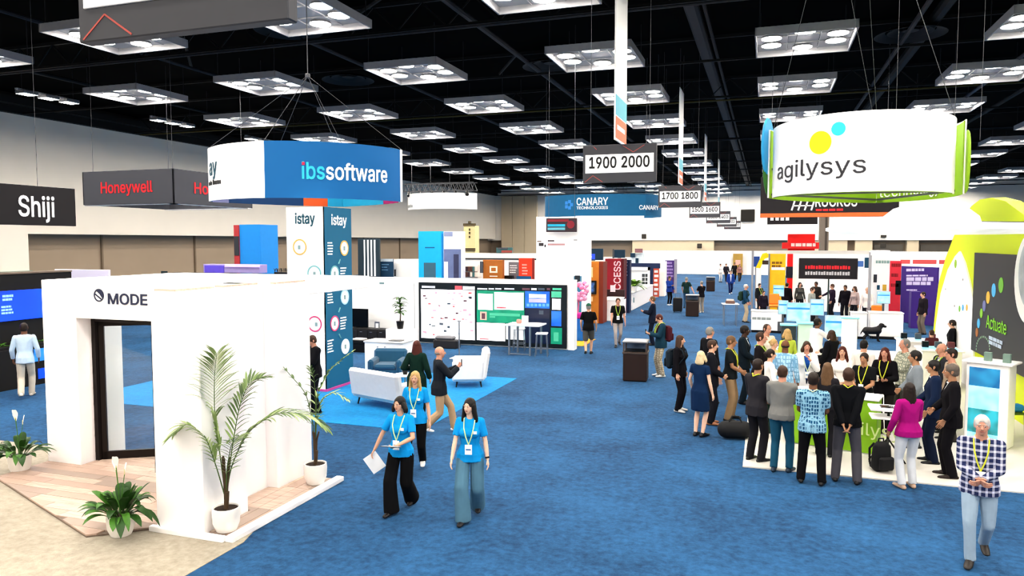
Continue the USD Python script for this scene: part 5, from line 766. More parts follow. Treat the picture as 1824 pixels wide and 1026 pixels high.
for x, y, hw_, hh, m_ in ((1783, 508, 4.5, 13, 'dot_green'), (1770, 517, 4, 11, 'dot_sky'), (1760, 530, 3.5, 10, 'dot_amber'), (1753, 545, 3, 9, 'dot_violet'), (1748, 558, 2.5, 8, 'dot_green2'), (1743, 576, 2.5, 8, 'dot_sky'), (1740, 592, 2.5, 7, 'dot_rust')):
    c = op(x, y); ry = abs(op(x + hw_, y)[1] - op(x - hw_, y)[1]) / 2; rz_ = abs(op(x, y - hh)[2] - op(x, y + hh)[2]) / 2; rr = (ry + rz_) / 2
    T.part('dot', disc(c, rr, (1, 0, 0), .008, 20), mat(m_, {'dot_green': '7ac83a', 'dot_sky': '4ab0ec', 'dot_amber': 'e8b43a', 'dot_violet': '7a80c0', 'dot_green2': '8ad02a', 'dot_rust': 'b06a30'}[m_], .5), world=True)
p, q = op(1757, 580), op(1792, 590); q[2] = p[2]; T.part('lettering', lettering('Actuate', p, q, .26, (-1, 0, 0), False), mat('letter_lime', '8ae02a', .5), world=True) if False else T.part('lettering', lettering('Actuate', op(1757, 583), np.array([XP, op(1793, 590)[1], op(1757, 583)[2]]), .30, (-1, 0, 0)), mat('letter_lime', '8ae02a', .5), world=True)
for y, s_ in ((604, 1), (612, 2)): p = op(1762, y); T.part('lettering', smear_rows(p, (0, -1, 0), 1.05, (-1, 0, 0), .08, 1, .1, s_, .1), mat('print_sky_pale', 'b8c8e0', .6), world=True)
for k in range(14): t = math.pi * k / 13; p = op(1751 + 12 * math.cos(t), 622 - 22 * math.sin(t)); T.part('dotted_arc', disc(p, .028, (1, 0, 0), .008, 8), mat('dot_pale_green', '9ac0a0', .5), world=True)
c = op(1826, 500); T.part('white_oval', disc(c + (-.002, -.25, .05), .92, (1, 0, 0), .008, 36), SIGNW, world=True); T.part('photo', disc(c + (-.008, -.3, .15), .7, (1, 0, 0), .006, 30), mat('photo_grey', 'c4ccd4', .5, var=.6, scale=2.5), world=True)
for x, y in ((1700, 545), (1715, 498), (1684, 515)): c = onX(x, y, X - .045); T.part('print_mark', disc(c, .03, (1, 0, 0), .006, 8), mat('logo_8a7a78', '8a7a78'), world=True)
for x, y, m_ in ((1709, 550, 'dot_green'), (1715, 548, 'dot_sky'), (1722, 548, 'dot_amber')): c = onX(x, y, X - .045); T.part('dot', disc(c, .085, (1, 0, 0), .006, 14), LOOKS[m_], world=True)
T.part('lime_ellipse', disc(onX(1702, 470, X - .045), .12, (1, 0, 0), .006, 16), LIME, world=True)
# white pendant saucer
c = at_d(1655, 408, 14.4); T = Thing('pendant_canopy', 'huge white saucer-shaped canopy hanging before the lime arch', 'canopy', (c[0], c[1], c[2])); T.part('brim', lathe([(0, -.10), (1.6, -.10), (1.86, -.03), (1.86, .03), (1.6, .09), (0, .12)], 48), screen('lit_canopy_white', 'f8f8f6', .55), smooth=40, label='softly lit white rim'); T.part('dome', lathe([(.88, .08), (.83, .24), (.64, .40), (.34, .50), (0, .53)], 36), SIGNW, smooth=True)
for y in (-.5, .5): T.part('bracket', bar((.4, y, .1), (5.06 - c[0], y + 1.2, .1), .05, .08), STEEL)
# lime counter in the crowd
a, b = G(1411, 790, zf), G(1560, 812, zf); sd = (b - a)[:2]; ang = math.atan2(sd[1], sd[0]); L = np.linalg.norm(sd); T = Thing('counter', 'lime green counter with white lettering amid the crowd', 'counter', (*a[:2], zf), ang)
LG = mat('counter_lime', '8cc81e', .5, var=.04)
T.part('front', box((0, 0, .02), (L, .05, .96), .008), LG); T.part('side_panel', box((L - .05, .05, .02), (L, .5, .96)), LG); T.part('side_panel', box((0, .05, .02), (.05, .5, .96)), LG); T.part('worktop', box((-.03, -.03, .96), (L + .03, .52, 1.0), .008), WHITE); T.part('plinth', box((.03, .03, 0), (L - .03, .48, .02)), WHITE)
m_ = text('agilysys', .22); m_.apply_transform(frame((L * .56, -.004, .34), [1, 0, 0], [0, 0, 1], [0, -1, 0])); T.part('lettering', m_, mat('letter_pale_lime', 'd8ec9a', .5)); T.part('dot', disc((L * .55, -.004, .60), .05, (0, 1, 0), .006, 16), mat('letter_pale_lime', 'd8ec9a'))
c = G(1580, 828, zf); T = Thing('tripod_table', 'small white tripod table with a dark tablet right of the lime counter', 'table', (c[0], c[1], zf)); T.part('top', box((-.3, -.22, .94), (.3, .22, .98), .008), WHITE); T.part('shelf', box((-.28, -.2, .80), (.28, .2, .83), .008), WHITE); T.part('post', rod((0, 0, .25), (0, 0, .94), .022), BLACK)
for k in range(3): a = k * 2.09 + .4; T.part('leg', rod((.32 * math.cos(a), .32 * math.sin(a), .012), (0, 0, .45), .014), BLACK)
T = Thing('tablet', 'dark tablet lying on the small white tripod table', 'tablet', (c[0], c[1], zf + .98)); T.part('body', box((-.13, -.09, 0), (.13, .09, .012), .003), BLACK); T.part('screen', box((-.115, -.075, .012), (.115, .075, .014)), mat('tv_black', '08080a'))
def backpack(loc, rz, label, m):
    T = Thing('backpack', label, 'backpack', loc, rz); b_ = box((-.17, -.11, 0), (.17, .11, .48), .07); v = b_.vertices.copy(); v[:, 0] *= 1 - .25 * (v[:, 2] / .48) ** 2; v[:, 1] *= 1 - .25 * (v[:, 2] / .48) ** 2; b_.vertices = v; T.part('bag', b_, m, smooth=50); T.part('pocket', box((-.13, -.17, .04), (.13, -.09, .26), .03), m, smooth=30); T.part('handle', tube([(-.05, .02, .47), (-.04, .02, .53), (.04, .02, .53), (.05, .02, .47)], .012), m)
    for s in (-1, 1): T.part('strap', tube([(s * .08, .08, .44), (s * .11, .15, .34), (s * .11, .14, .12), (s * .12, .09, .05)], .018), m)
    return T
BPM = mat('backpack_black', '15161a', .7, var=.2, scale=15); c = G(1570, 840, zf); backpack((c[0], c[1] + .05, zf), .5, 'black backpack standing on the floor right of the lime counter', BPM)
c = G(1310, 786); T = Thing('duffel_bag', 'black duffel bag on the blue carpet beside the grey-suited man', 'bag', (c[0] - .02, c[1] + .18, 0), .2); b_ = hb((-.16, 0, .18), (.16, 0, .18), .165, .165).trim_by_plane((0, 0, 1), .0); T.part('bag', tm(b_), BPM, smooth=50); T.part('strap', tube([(-.12, -.05, .33), (-.06, -.02, .44), (.06, -.02, .44), (.12, -.05, .33)], .014), BPM); T.part('end_pocket', box((.1, -.12, .03), (.2, .12, .25), .05), BPM, smooth=30)
# cyan-lit tables and kiosks at the right
P4 = [G(1600, 600, 1.0), G(1652, 596, 1.0), G(1702, 632, 1.0), G(1640, 640, 1.0)]
for k, (x0, y0, x1, y1, l) in enumerate(((1602, 592, 1652, 606, 'cyan-lit table top left of the white arch front'), (1640, 606, 1684, 622, 'cyan-lit table top nearest the white arch front'))):
    a, b = G(x0, y1, 1.0), G(x1, y0, 1.0); T = Thing('demo_table', l, 'table', ((a[0] + b[0]) / 2, (a[1] + b[1]) / 2, zf)); x_0, x_1, y_0 = a[0], b[0], a[1]; T.part('cabinet', box((x_0 + .05, y_0 + .05, zf), (x_1 - .05, y_0 + .85, .94), .01), WHITE, world=True); T.part('top', box((x_0, y_0, .94), (x_1, y_0 + .9, .98), .01), WHITE, world=True); T.part('lit_panel', box((x_0 + .06, y_0 + .06, .98), (x_1 - .06, y_0 + .84, .99)), SCY, world=True)
    for q in range(3): e = x_0 + .2 + q * (x_1 - x_0 - .4) / 2; T.part('device', box((e - .08, y_0 + .5, .99), (e + .08, y_0 + .6, 1.15), .01), (BLACK, GREYM, mat('device_red', '8a3c3a', .5))[q], world=True)
a, b = onX(1720, 700, 3.75), onX(1780, 700, 3.75)
c0 = G(1722, 790, zf); c1 = G(1776, 800, zf); sd = nrm(c1 - c0); Lk = np.linalg.norm(c1 - c0); ang = math.atan2(sd[1], sd[0]); T = Thing('display_kiosk', 'white framed kiosk with a tall cyan picture screen behind the plaid-shirted man', 'kiosk', (*c0[:2], zf), ang)
zt = onY(1750, 648, c0[1])[2]; T.part('cabinet', box((-.06, 0, 0), (Lk + .14, .42, zt), .015), WHITE); T.part('worktop', box((-.12, -.06, zt), (Lk + .2, .52, zt + .04), .01), WHITE); T.part('picture_photo', box((0, -.008, zt - .42), (Lk, 0, zt - .08)), screen('screen_ocean', '1a5a8c', .7, '2a86b4', 3)); T.part('picture', box((0, -.008, zt - .84), (Lk, 0, zt - .42)), SCY); T.part('picture_photo', box((0, -.008, zt - 1.28), (Lk, 0, zt - .84)), screen('screen_reef', '1c6a6a', .7, '2aa0b4', 4)); T.part('picture', box((0, -.008, .12), (Lk, 0, zt - 1.28)), SCY)
for k, u_ in enumerate((.25, .55)): T.part('leaflet_holder', box((u_ - .06, .1, zt + .04), (u_ + .06, .18, zt + .2), .005), mat('holder_green_grey', '8aa89a', .4))
c = onX(1800, 640, X - .5); 
c = G(1799, 776, zf); T = Thing('tall_chair', 'slim chair with green seat and blue cushion by the lime wall', 'chair', (c[0], c[1], zf), .3); T.part('seat', box((-.18, -.18, .44), (.18, .18, .48), .015), mat('seat_olive', '5a7a1e', .5)); T.part('backrest', box((-.18, .15, .48), (.18, .19, .88), .015), mat('seat_olive', '5a7a1e', .5)); T.part('cushion', box((-.05, -.12, .48), (.2, .1, .62), .04), mat('cushion_blue', '2a94e0', .6), smooth=30)
for sx in (-1, 1):
    for sy in (-1, 1): T.part('leg', rod((sx * .17, sy * .17, 0), (sx * .15, sy * .15, .45), .012), STEEL)
# ---------------------------------------------------------------- people
def sph(n, m):
    out = [(0, 0, 1.0), (0, 0, -1.0)]
    for i in range(1, n):
        a = math.pi * i / n
        for j in range(m):
            b = 2 * math.pi * (j + .5 * (i % 2)) / m; out.append((math.sin(a) * math.cos(b), math.sin(a) * math.sin(b), math.cos(a)))
    return np.array(out)
S12, S6, S8, S16 = sph(6, 12), sph(4, 6), sph(5, 8), sph(9, 16)
def E_(c, r, S=S12): return np.asarray(c, float) + S * np.asarray(r, float)
def H_(*ps): return Manifold.hull_points(np.vstack(ps))
def bone(a, b, ra, rb, S=S12): return H_(E_(a, ra, S), E_(b, rb, S))
def ring(c, n, rx, ry=None, x=None, k=16):
    n = nrm(n); x = nrm(np.cross([0, 1.0, 0] if x is None else x, n)) if abs(n[1]) < .95 else np.array([1.0, 0, 0]); y = np.cross(n, x); a = np.arange(k) * 2 * np.pi / k
    return np.asarray(c, float) + np.cos(a)[:, None] * x * rx + np.sin(a)[:, None] * y * (ry or rx)
def flat(c, rx, ry, k=20):
    a = np.arange(k) * 2 * np.pi / k; return np.asarray(c, float) + np.c_[np.cos(a) * rx, np.sin(a) * ry, 0 * a]
def U(ms): return Manifold.batch_boolean(ms, m3.OpType.Add)
def ik(S, W, l1, l2, pole):
    S, W = np.asarray(S, float), np.asarray(W, float); d = W - S; L = np.linalg.norm(d); m = (l1 + l2) * .995
    if L > m: W = S + d / L * m; d = W - S; L = m
    u = d / L; x = (l1 * l1 - l2 * l2 + L * L) / (2 * L); h = math.sqrt(max(l1 * l1 - x * x, 1e-6)); p = np.asarray(pole, float); p = nrm(p - u * (p @ u))
    return S + u * x + p * h, W
def soft(m, edge, it=6, fold=0.0, seed=0, fs=7.0):
    t = tm(m.refine_to_length(edge) if edge else m); t.merge_vertices()
    if it: trimesh.smoothing.filter_taubin(t, lamb=.5, nu=.52, iterations=it)
    if fold:
        n = np.array(t.vertex_normals); p = np.array(t.vertices); q = p * (fs, fs, fs * .6) + seed * 3.1
        t.vertices = p + n * ((meshkit.fbm(q, 2, seed) - .5) * 2 * fold)[:, None]
    return t
ARMS = {'down': ((.255, .045, .88), (.3, -1, 0)), 'easy': ((.25, .12, .93), (.5, -1, 0)), 'front': ((.055, .235, 1.03), (.8, -.6, -.3)), 'front2': ((.02, .25, 1.06), (.9, -.5, -.3)), 'back': ((.05, -.185, .93), (.9, -.35, 0)),
        'phone': ((.075, .32, 1.20), (.6, -.3, -1)), 'phone_up': ((.05, .36, 1.33), (.6, -.2, -1)), 'cross': ((-.09, .20, 1.17), (.8, 0, -.7)), 'cup': ((.10, .29, 1.14), (.6, -.4, -1)), 'pocket': ((.215, .06, .95), (.9, -.8, 0)),
        'fwd': ((.23, .20, .93), (.3, -1, 0)), 'rear': ((.255, -.17, .92), (.3, -1, 0)), 'reach': ((.14, .46, 1.15), (.5, 0, -1)), 'chin': ((.05, .22, 1.38), (.5, .1, -1)), 'tablet': ((.06, .26, 1.09), (.9, -.5, -.3)), 'out': ((.40, .06, .93), (.6, -1, .2)), 'hip': ((.19, .05, 1.03), (1, -.4, 0)), 'bag': ((.20, .16, 1.12), (.5, -1, -.3))}
SKIN = {'light': 'e0aa8c', 'pink': 'd99a80', 'tan': 'c08a66', 'brown': '8a5a3e', 'dark': '4e3226', 'pale': 'ecc0a6'}
HAIR = {'black': '17120f', 'dark': '2a1a12', 'brown': '4a2f1e', 'red': '5c2116', 'blond': 'c9a468', 'paleblond': 'dcc49a', 'grey': '9a9690', 'white': 'cfcac4', 'lightbrown': '7a5a3c', 'greybrown': '6e6258'}
PATTERN = {}
def pattern_mat(name, a, b, kind, sc):
    if name in LOOKS: return LOOKS[name]
    A, B = lin(a), lin(b); M = tuple((np.array(A) * .5 + np.array(B) * .5))
    nd = {'t': ('texture_coordinate', {}), 'p': ('principled_bsdf', {'roughness': .9, 'specular_ior_level': .1})}
    if kind == 'plaid':
        nd.update({'s': ('separate_xyz', {}), 'mx': ('math', {'math_type': 'multiply', 'value2': sc}), 'mz': ('math', {'math_type': 'multiply', 'value2': sc}), 'fx': ('math', {'math_type': 'pingpong', 'value2': .5}), 'fz': ('math', {'math_type': 'pingpong', 'value2': .5}),
                   'gx': ('math', {'math_type': 'greater_than', 'value2': .18}), 'gz': ('math', {'math_type': 'greater_than', 'value2': .18}), 'ad': ('math', {'math_type': 'add'}), 'hf': ('math', {'math_type': 'multiply', 'value2': .5}), 'r': ('rgb_ramp', {'ramp': [(0, B), (.5, M), (1, A)]})})
        lk = [('t.object', 's.vector'), ('s.x', 'mx.value1'), ('s.z', 'mz.value1'), ('mx.value', 'fx.value1'), ('mz.value', 'fz.value1'), ('fx.value', 'gx.value1'), ('fz.value', 'gz.value1'), ('gx.value', 'ad.value1'), ('gz.value', 'ad.value2'), ('ad.value', 'hf.value1'), ('hf.value', 'r.fac'), ('r.color', 'p.base_color')]
    else:
        nd.update({'mp': ('mapping', {'scale': (sc * 1.6, sc * 1.6, sc)}), 'c': ('voronoi_texture', {'scale': 1.0, 'metric': 'chebychev', 'randomness': .25}), 'r': ('rgb_ramp', {'ramp': [(.3, A), (.45, B), (.6, M)]})})
        lk = [('t.object', 'mp.vector'), ('mp.vector', 'c.vector'), ('c.distance', 'r.fac'), ('r.color', 'p.base_color')]
    LOOKS[name] = usdkit.material(stage, '/World/Looks/' + name, nd, lk, surface='p.BSDF'); return LOOKS[name]
def cloth(col):
    if col in PATTERN: return pattern_mat(col, *PATTERN[col])
    return mat('cloth_' + col, col, .9, var=.12, scale=9, spec=.08)
PATTERN.update({'plaid_navy': ('20284c', 'c9cbe0', 'plaid', 15.0), 'patterned_blue': ('15476c', '8fc0d6', 'print', 17.0), 'patterned_grey': ('c9c8b4', '6a7468', 'print', 16.0), 'patterned_beige': ('cfc4ae', '85755e', 'print', 16.0), 'patterned_sky': ('a9d2ee', '5f94bb', 'print', 12.0)})
def person(x, y, label, h=1.72, at='head', face=0, sex='m', top=('tee', '101012'), under=None, legs=('trousers', '15151a'), shoes='17171a', hair=('short', 'dark'), skin='light', arms=('down', 'down'), stance='stand', wide=1.0, look=0.0, nod=0.0, lanyard=None, badge=True, extra=None, z=0.0, near=False, pos=None, belt=None, group=None):
    p = np.array(pos, float) if pos is not None else (G(x, y, z + h) if at == 'head' else G(x, y, z)); p[2] = z
    a = math.radians(face); to = nrm((CAM - p) * (1, 1, 0)); v = np.array([-to[1], to[0], 0]) * math.sin(a) + to * math.cos(a); rz = math.atan2(-v[0], v[1])       # face: 0 towards the viewpoint, 90 to its right
    P = Thing('person', label, 'person', p, rz, group); s = h / 1.75; fem = sex == 'f'; W = wide; sd = used['/World', 'person']
    sw = (.15 if fem else .17) * (1 + (W - 1) * .5); hw = (.098 if fem else .088)
    drop = {'walk': .035, 'stride': .06}.get(stance, 0.0); D = np.array([0, 0, -drop])
    fR, fL = {'stand': ((.10, .02), (.10, -.02)), 'apart': ((.16, .0), (.15, .03)), 'walk': ((.07, .24), (.07, -.22)), 'stride': ((.07, -.30), (.07, .33)), 'shift': ((.13, .06), (.09, -.05)), 'close': ((.075, .01), (.075, -.01)), 'cross': ((.02, .10), (.10, 0))}[stance]
    edge = .022 if near else .04
    def sc(m): return m.scale((s, s, s))
    legsJ = []
    for sg, (fx, fy) in ((1, fR), (-1, fL)):
        hip = np.array([sg * hw, 0, .90]) + D; lift = .07 if (stance in ('walk', 'stride') and fy < 0) else 0
        kn, an = ik(hip, (sg * fx, fy - .02, .085 + lift), .425, .41, (sg * .12, 1, 0)); legsJ.append((sg, hip, kn, an, lift))
    def feet(inf, sole=False):
        out = []
        for sg, hip, kn, an, lift in legsJ:
            t = math.radians(10) * -sg; f = np.array([-math.sin(t), math.cos(t), -.25 if lift else 0]); f = nrm(f); o = an - (0, 0, .085)
            dn = np.array([0, 0, .035]); pts = [E_(an + (0, 0, -.01), .036 + inf * .6, S8), E_(o + dn - f * .045, (.032 + inf, .036 + inf, .03 + inf * .4), S8), E_(o + dn + f * .10, (.042 + inf, .042 + inf, .026 + inf * .4), S8), E_(o + dn * .85 + f * .165, (.033 + inf, .04 + inf, .02 + inf * .4), S8)]
            out.append((H_(*pts[:3]), H_(*pts[1:]), H_(pts[0], pts[1])))
        return out
    # torso ---------------------------------------------------------------------------------------------------------------
    bel = max(0, W - 1)
    def torso(inf, hem=None, hemr=1.0):
        pel = E_(D + (0, -.012, .93), ((.168 if fem else .155) * W + inf, .112 * W + inf, .095 + inf))
        wai = E_(D + (0, bel * .12, 1.10), ((.118 if fem else .14) * W + inf, .09 * W + bel * .12 + inf, .08))
        che = E_(D + (0, .012, 1.29), ((.142 if fem else .165) * (1 + bel * .7) + inf, .105 + bel * .05 + inf, .10))
        shs = [E_(D + (g * (sw - .035), -.015, 1.415), .052 + inf) for g in (-1, 1)]; nk = E_(D + (0, -.015, 1.455), (.065 + inf, .055 + inf, .045 + inf * .5))
        o = [H_(wai, che), H_(che, nk, *shs)]
        if fem: o.append(H_(che, *[E_(D + (g * .068, .085, 1.275), .058 + inf) for g in (-1, 1)]))
        if hem is None: o.append(H_(pel, wai))
        else:
            rx, ry = ((.180 if fem else .166) * W + inf) * hemr, (.126 * W + inf) * hemr
            if hem < .99: ph = E_(D + (0, -.008, .97), (rx, ry, .06)); o += [H_(ph, wai), H_(flat(D + (0, -.008, .97), rx, ry), flat(D + (0, -.004, hem), rx * 1.03, ry * 1.03))]
            else: o.append(H_(wai, flat(D + (0, -.005, hem), rx, ry)))
        return o
    # arms ----------------------------------------------------------------------------------------------------------------
    AJ = []
    for sg, nm in ((1, arms[0]), (-1, arms[1])):
        t, pole = ARMS[nm] if isinstance(nm, str) else nm
        S = D + (sg * sw, -.012, 1.42); el, wr = ik(S, D + np.array([sg * t[0], t[1], t[2]]), .285, .25, (sg * pole[0], pole[1], pole[2])); AJ.append((sg, S, el, wr, nm))
    def hand(sg, el, wr, nm):
        u = nrm(wr - el); inn = np.array([-sg, 0, 0.0]) if abs(u[0]) < .8 else np.array([0, -1.0, 0])
        if nm in ('phone', 'phone_up', 'cup', 'tablet', 'reach'): inn = np.array([-sg * .6, 0, .8])
        n = nrm(inn - u * (inn @ u)); t = np.cross(n, u) * -sg
        if t[1] < 0 and abs(u[2]) > .5: t = -t
        q = .92 if fem else 1.0; curl = {'phone': .9, 'phone_up': .9, 'cup': .95, 'tablet': .7, 'front': .6, 'front2': .6, 'back': .6, 'out': .5}.get(nm if isinstance(nm, str) else '', .3)
        o = [H_(*[E_(wr + u * a * q + t * b * q, (.013 if a < .05 else .012) * q, S6) for a, b in ((.0, .018), (.0, -.018), (.085, .034), (.085, -.034))])]
        for b, L in ((.031, .070), (.0105, .080), (-.0105, .074), (-.031, .058)):
            p0 = wr + (u * .085 + t * b) * q; d1 = u * math.cos(curl * .7) + n * math.sin(curl * .7); d2 = u * math.cos(curl * 1.9) + n * math.sin(curl * 1.9)
            p1 = p0 + d1 * L * .5 * q; p2 = p1 + d2 * L * .5 * q; o += [bone(p0, p1, .0095 * q, .0085 * q, S6), bone(p1, p2, .0085 * q, .007 * q, S6)]
        p0 = wr + (u * .02 + t * .026) * q; p1 = p0 + nrm(u * .75 + t * .62 + n * .25) * .042 * q; p2 = p1 + nrm(u * .95 + t * .15 + n * .3) * .034 * q
        return o + [bone(p0, p1, .0115 * q, .0095 * q, S6), bone(p1, p2, .0095 * q, .0075 * q, S6)]
    # head ----------------------------------------------------------------------------------------------------------------
    hc = D + (0, .02, 1.635); cy, sy = math.cos(math.radians(look)), math.sin(math.radians(look)); cn, sn = math.cos(math.radians(nod)), math.sin(math.radians(nod))
    Rh = np.array([[cy, sy, 0], [-sy, cy, 0], [0, 0, 1.0]]) @ np.array([[1, 0, 0], [0, cn, sn], [0, -sn, cn]]); piv = hc - (0, .02, .08)
    def hd(m): 
        t = tm(m).copy() if not isinstance(m, np.ndarray) else m
        if isinstance(t, np.ndarray): return (t - piv) @ Rh.T + piv
        t.vertices = (t.vertices - piv) @ Rh.T + piv; return t
    hr = .96 if fem else 1.0
    def hp(c, r, S=S12): return hd(E_(hc + np.array(c) * hr, np.array(r) * hr, S))
    skull = H_(hp((0, -.012, .028), (.074, .093, .088), S16), hp((0, .045, -.02), (.058, .04, .06)), hp((0, .045, -.082), (.03, .03, .022)), hp((0, -.02, -.04), (.06, .06, .05)))
    headm = [skull, bone(D + (0, -.02, 1.43), hd(np.array([hc - (0, .005, .05)]))[0], .058 if fem else .066, .05 if fem else .058), H_(hp((0, .088, .012), (.008, .012, .008), S8), hp((0, .106, -.022), (.013, .012, .011), S8), hp((0, .086, -.03), (.016, .01, .01), S8)),
             H_(hp((-.03, .074, .024), (.022, .014, .008), S8), hp((.03, .074, .024), (.022, .014, .008), S8))]
    for g in (-1, 1): headm.append(H_(hp((g * .076, -.012, .012), (.009, .02, .026), S8), hp((g * .073, -.006, -.018), (.007, .012, .012), S8)))
    body = torso(-.012) + headm
    for sg, S, el, wr, nm in AJ:
        k = .88 if fem else 1.0; body += [bone(S, el, .047 * k, .038 * k), bone(el, el * .65 + wr * .35, .038 * k, .039 * k), bone(el * .65 + wr * .35, wr, .039 * k, .026 * k)] + hand(sg, el, wr, nm)
    for (sg, hip, kn, an, lift), ft in zip(legsJ, feet(-.006)):
        q = .88 if legs[0] in ('trousers', 'jeans', 'wide', 'slim') else 1.0; body += [bone(hip, kn, (.078 if legs[0] != 'dress' else .066) * (W if q == 1 else .95), .052 * q), bone(kn, kn * .66 + an * .34 - (0, .012 * q * q * q, 0), .05 * q, .052 * q), bone(kn * .66 + an * .34 - (0, .012 * q * q * q, 0), an, .052 * q, .036)] + list(ft)
    SKM = mat('skin_' + skin, SKIN[skin], .55, var=.06, scale=20)
    P.part('body', soft(sc(U(body)), None if not near else .03, 0), SKM, smooth=50)
    E = lambda name, m, mt, **k: P.part(name, m, mt, **k)
    def sct(t): t = tm(t).copy(); t.apply_scale(s); return t
    # face
    eyes = [tm(H_(hp((g * .031, .079, .006), (.0115, .008, .0075), S8))) for g in (-1, 1)]
    for e, g in zip(eyes, (-1, 1)): pe = E('eye', sct(e), mat('eye_white', 'd8d4cf', .3), smooth=True); E('iris', sct(tm(H_(hp((g * .031, .0865, .006), (.0055, .003, .0058), S8)))), mat('eye_iris', '241a14', .2), under=pe)
    E('lips', sct(tm(H_(hp((-.018, .0775, -.056), (.006, .006, .004), S6), hp((.018, .0775, -.056), (.006, .006, .004), S6), hp((0, .084, -.056), (.012, .007, .0075), S8)))), mat('lips_' + skin, {'dark': '5a3030', 'brown': '80473c'}.get(skin, 'b0675c'), .5))
    hs, hcq = hair; HM = mat('hair_' + hcq, HAIR[hcq], .55, var=.3, scale=30)
    BM = HM if hs != 'bald' else mat('hair_greybrown', HAIR['greybrown'], .55, var=.3, scale=30)
    for g in (-1, 1): E('eyebrow', sct(tm(H_(hp((g * .018, .086, .027), (.005, .004, .0035), S6), hp((g * .044, .076, .029), (.005, .004, .003), S6)))), BM)
    # hair
    carve = H_(hp((0, .13, -.06), (.088, .098, .085)), hp((0, .14, .045), (.066, .08, .035)), hp((0, .10, -.16), (.09, .12, .06)))
    cap = H_(hp((0, -.016, .034), (.083, .101, .096), S16), hp((0, -.03, -.03), (.078, .082, .05)))
    low = H_(hp((0, .07, -.095), (.14, .11, .09)), hp((0, -.1, -.17), (.14, .14, .08)))
    if hs == 'short': hm = cap - carve - low
    elif hs == 'bald': hm = (H_(hp((0, -.028, -.008), (.0775, .085, .036)))) - H_(hp((0, .09, 0), (.12, .09, .12))) - low
    elif hs == 'receding': hm = cap - H_(hp((0, .10, .05), (.065, .11, .07)), hp((0, .13, -.06), (.08, .1, .09))) - low
    elif hs in ('long', 'longer', 'bob', 'wavy'):
        dz = {'long': -.24, 'longer': -.33, 'bob': -.12, 'wavy': -.28}[hs]; wv = .1 if hs == 'wavy' else .085
        back = H_(hp((0, -.035, .0), (.088, .085, .06)), E_(hc + (0, -.075, dz), (wv + .015, .045, .05))); side = [H_(hp((g * .074, .0, .0), (.022, .05, .05), S8), E_(hc + (g * .10, .0 if hs != 'bob' else .01, dz + .05), (.03, .04, .05), S8)) for g in (-1, 1)]
        hm = U([cap - carve, back - H_(hp((0, .12, -.05), (.09, .1, .12))) - H_(E_(hc + (0, .11, -.25), (.12, .1, .2)))] + side)
    elif hs in ('bun', 'pony', 'tied'):
        hm = U([cap - carve - low, H_(hp((0, -.12, .03 if hs != 'bun' else .09), (.042, .04, .042)))] + ([bone(hd(np.array([hc + (0, -.13, .02)]))[0], hc + (0, -.13, -.2), .035, .02)] if hs == 'pony' else []))
    elif hs == 'cap':
        hm = (cap - carve) - low
    ht = soft(hm, .012 if near else .022, 3, .006, sd, 26); E('hair', sct(ht), HM, smooth=60)
    if hs == 'cap':
        cc = U([H_(hp((0, -.012, .05), (.086, .104, .085), S16)) - H_(hp((0, 0, -.07), (.2, .2, .09))), H_(hp((0, .10, .05), (.065, .06, .008)), hp((0, .05, .05), (.075, .05, .01)))]); E('cap', sct(tm(cc)), cloth('2c6b54'), smooth=50)
    # clothes below ---------------------------------------------------------------------------------------------------------
    kind, col = legs[:2]; LM = cloth(col)
    if kind != 'dress':
        pel = [E_(D + (0, -.012, .93), ((.168 if fem else .155) * W + .012, .112 * W + .012, .10)), flat(D + (0, bel * .1, 1.02), (.118 if fem else .142) * W + .006, .09 * W + .006)]
        ms = [H_(*pel)]
        for sg, hip, kn, an, lift in legsJ:
            hk, kk, ak = {'trousers': (.097, .074, .064), 'slim': (.09, .062, .046), 'wide': (.10, .098, .115), 'jeans': (.095, .07, .06), 'shorts': (.102, .09, .09), 'skirt': (.1, .08, .06)}[kind]
            if kind == 'shorts': e = hip * .08 + kn * .92; ms.append(H_(E_(hip, hk * W), ring(e, hip - kn, .088)))
            elif kind == 'skirt': pass
            else:
                f = an + (0, -.012 if kind == 'wide' else 0, -.045 if kind in ('wide', 'trousers') else -.015)
                ms += [H_(E_(hip, hk * W), E_(kn, kk)), H_(E_(kn, kk), ring(f, nrm(kn - an), ak, ak * 1.15)) if kind != 'trousers' else H_(E_(kn, kk), E_(kn * .62 + an * .38 - (0, .01, 0), .066), ring(f, nrm(kn - an), ak, ak * 1.1))]
        if kind == 'skirt': ms = [H_(pel[0], pel[1]), H_(pel[0], flat(D + (0, 0, .53), .20, .15))]
        E('trousers' if kind not in ('shorts', 'skirt') else kind, sct(soft(U(ms), edge, 5, .007, sd, 6.5)), LM, smooth=60)
    for (a_, b_, c_), in zip(feet(.007)): E('shoe', sct(tm(U([a_, b_, c_]))), mat('shoe_' + shoes, shoes, .5), smooth=50)
    # clothes above
    kind, col = top[:2]; TM = cloth(col); inf = {'tee': .014, 'blouse': .012, 'shirt': .016, 'polo': .015, 'sweater': .022, 'jacket': .030, 'suit': .028, 'dress': .012, 'coat': .032, 'vest': .024}[kind]
    hem = {'tee': .87, 'blouse': .90, 'shirt': .84, 'polo': .88, 'sweater': .88, 'jacket': .82, 'suit': .80, 'dress': None, 'coat': .62, 'vest': .84}[kind]; long = kind in ('sweater', 'jacket', 'suit', 'coat', 'shirt', 'blouse') and (len(top) < 3 or top[2] != 'short')
    if belt: hem = 1.0
    ms = torso(inf, hem, 1.0 if not belt else .97)
    if kind == 'dress': ms += [H_(E_(D + (0, -.012, .93), (.182 * W, .128 * W, .1)), flat(D + (0, .01, .54), .185 * W, .14 * W))]
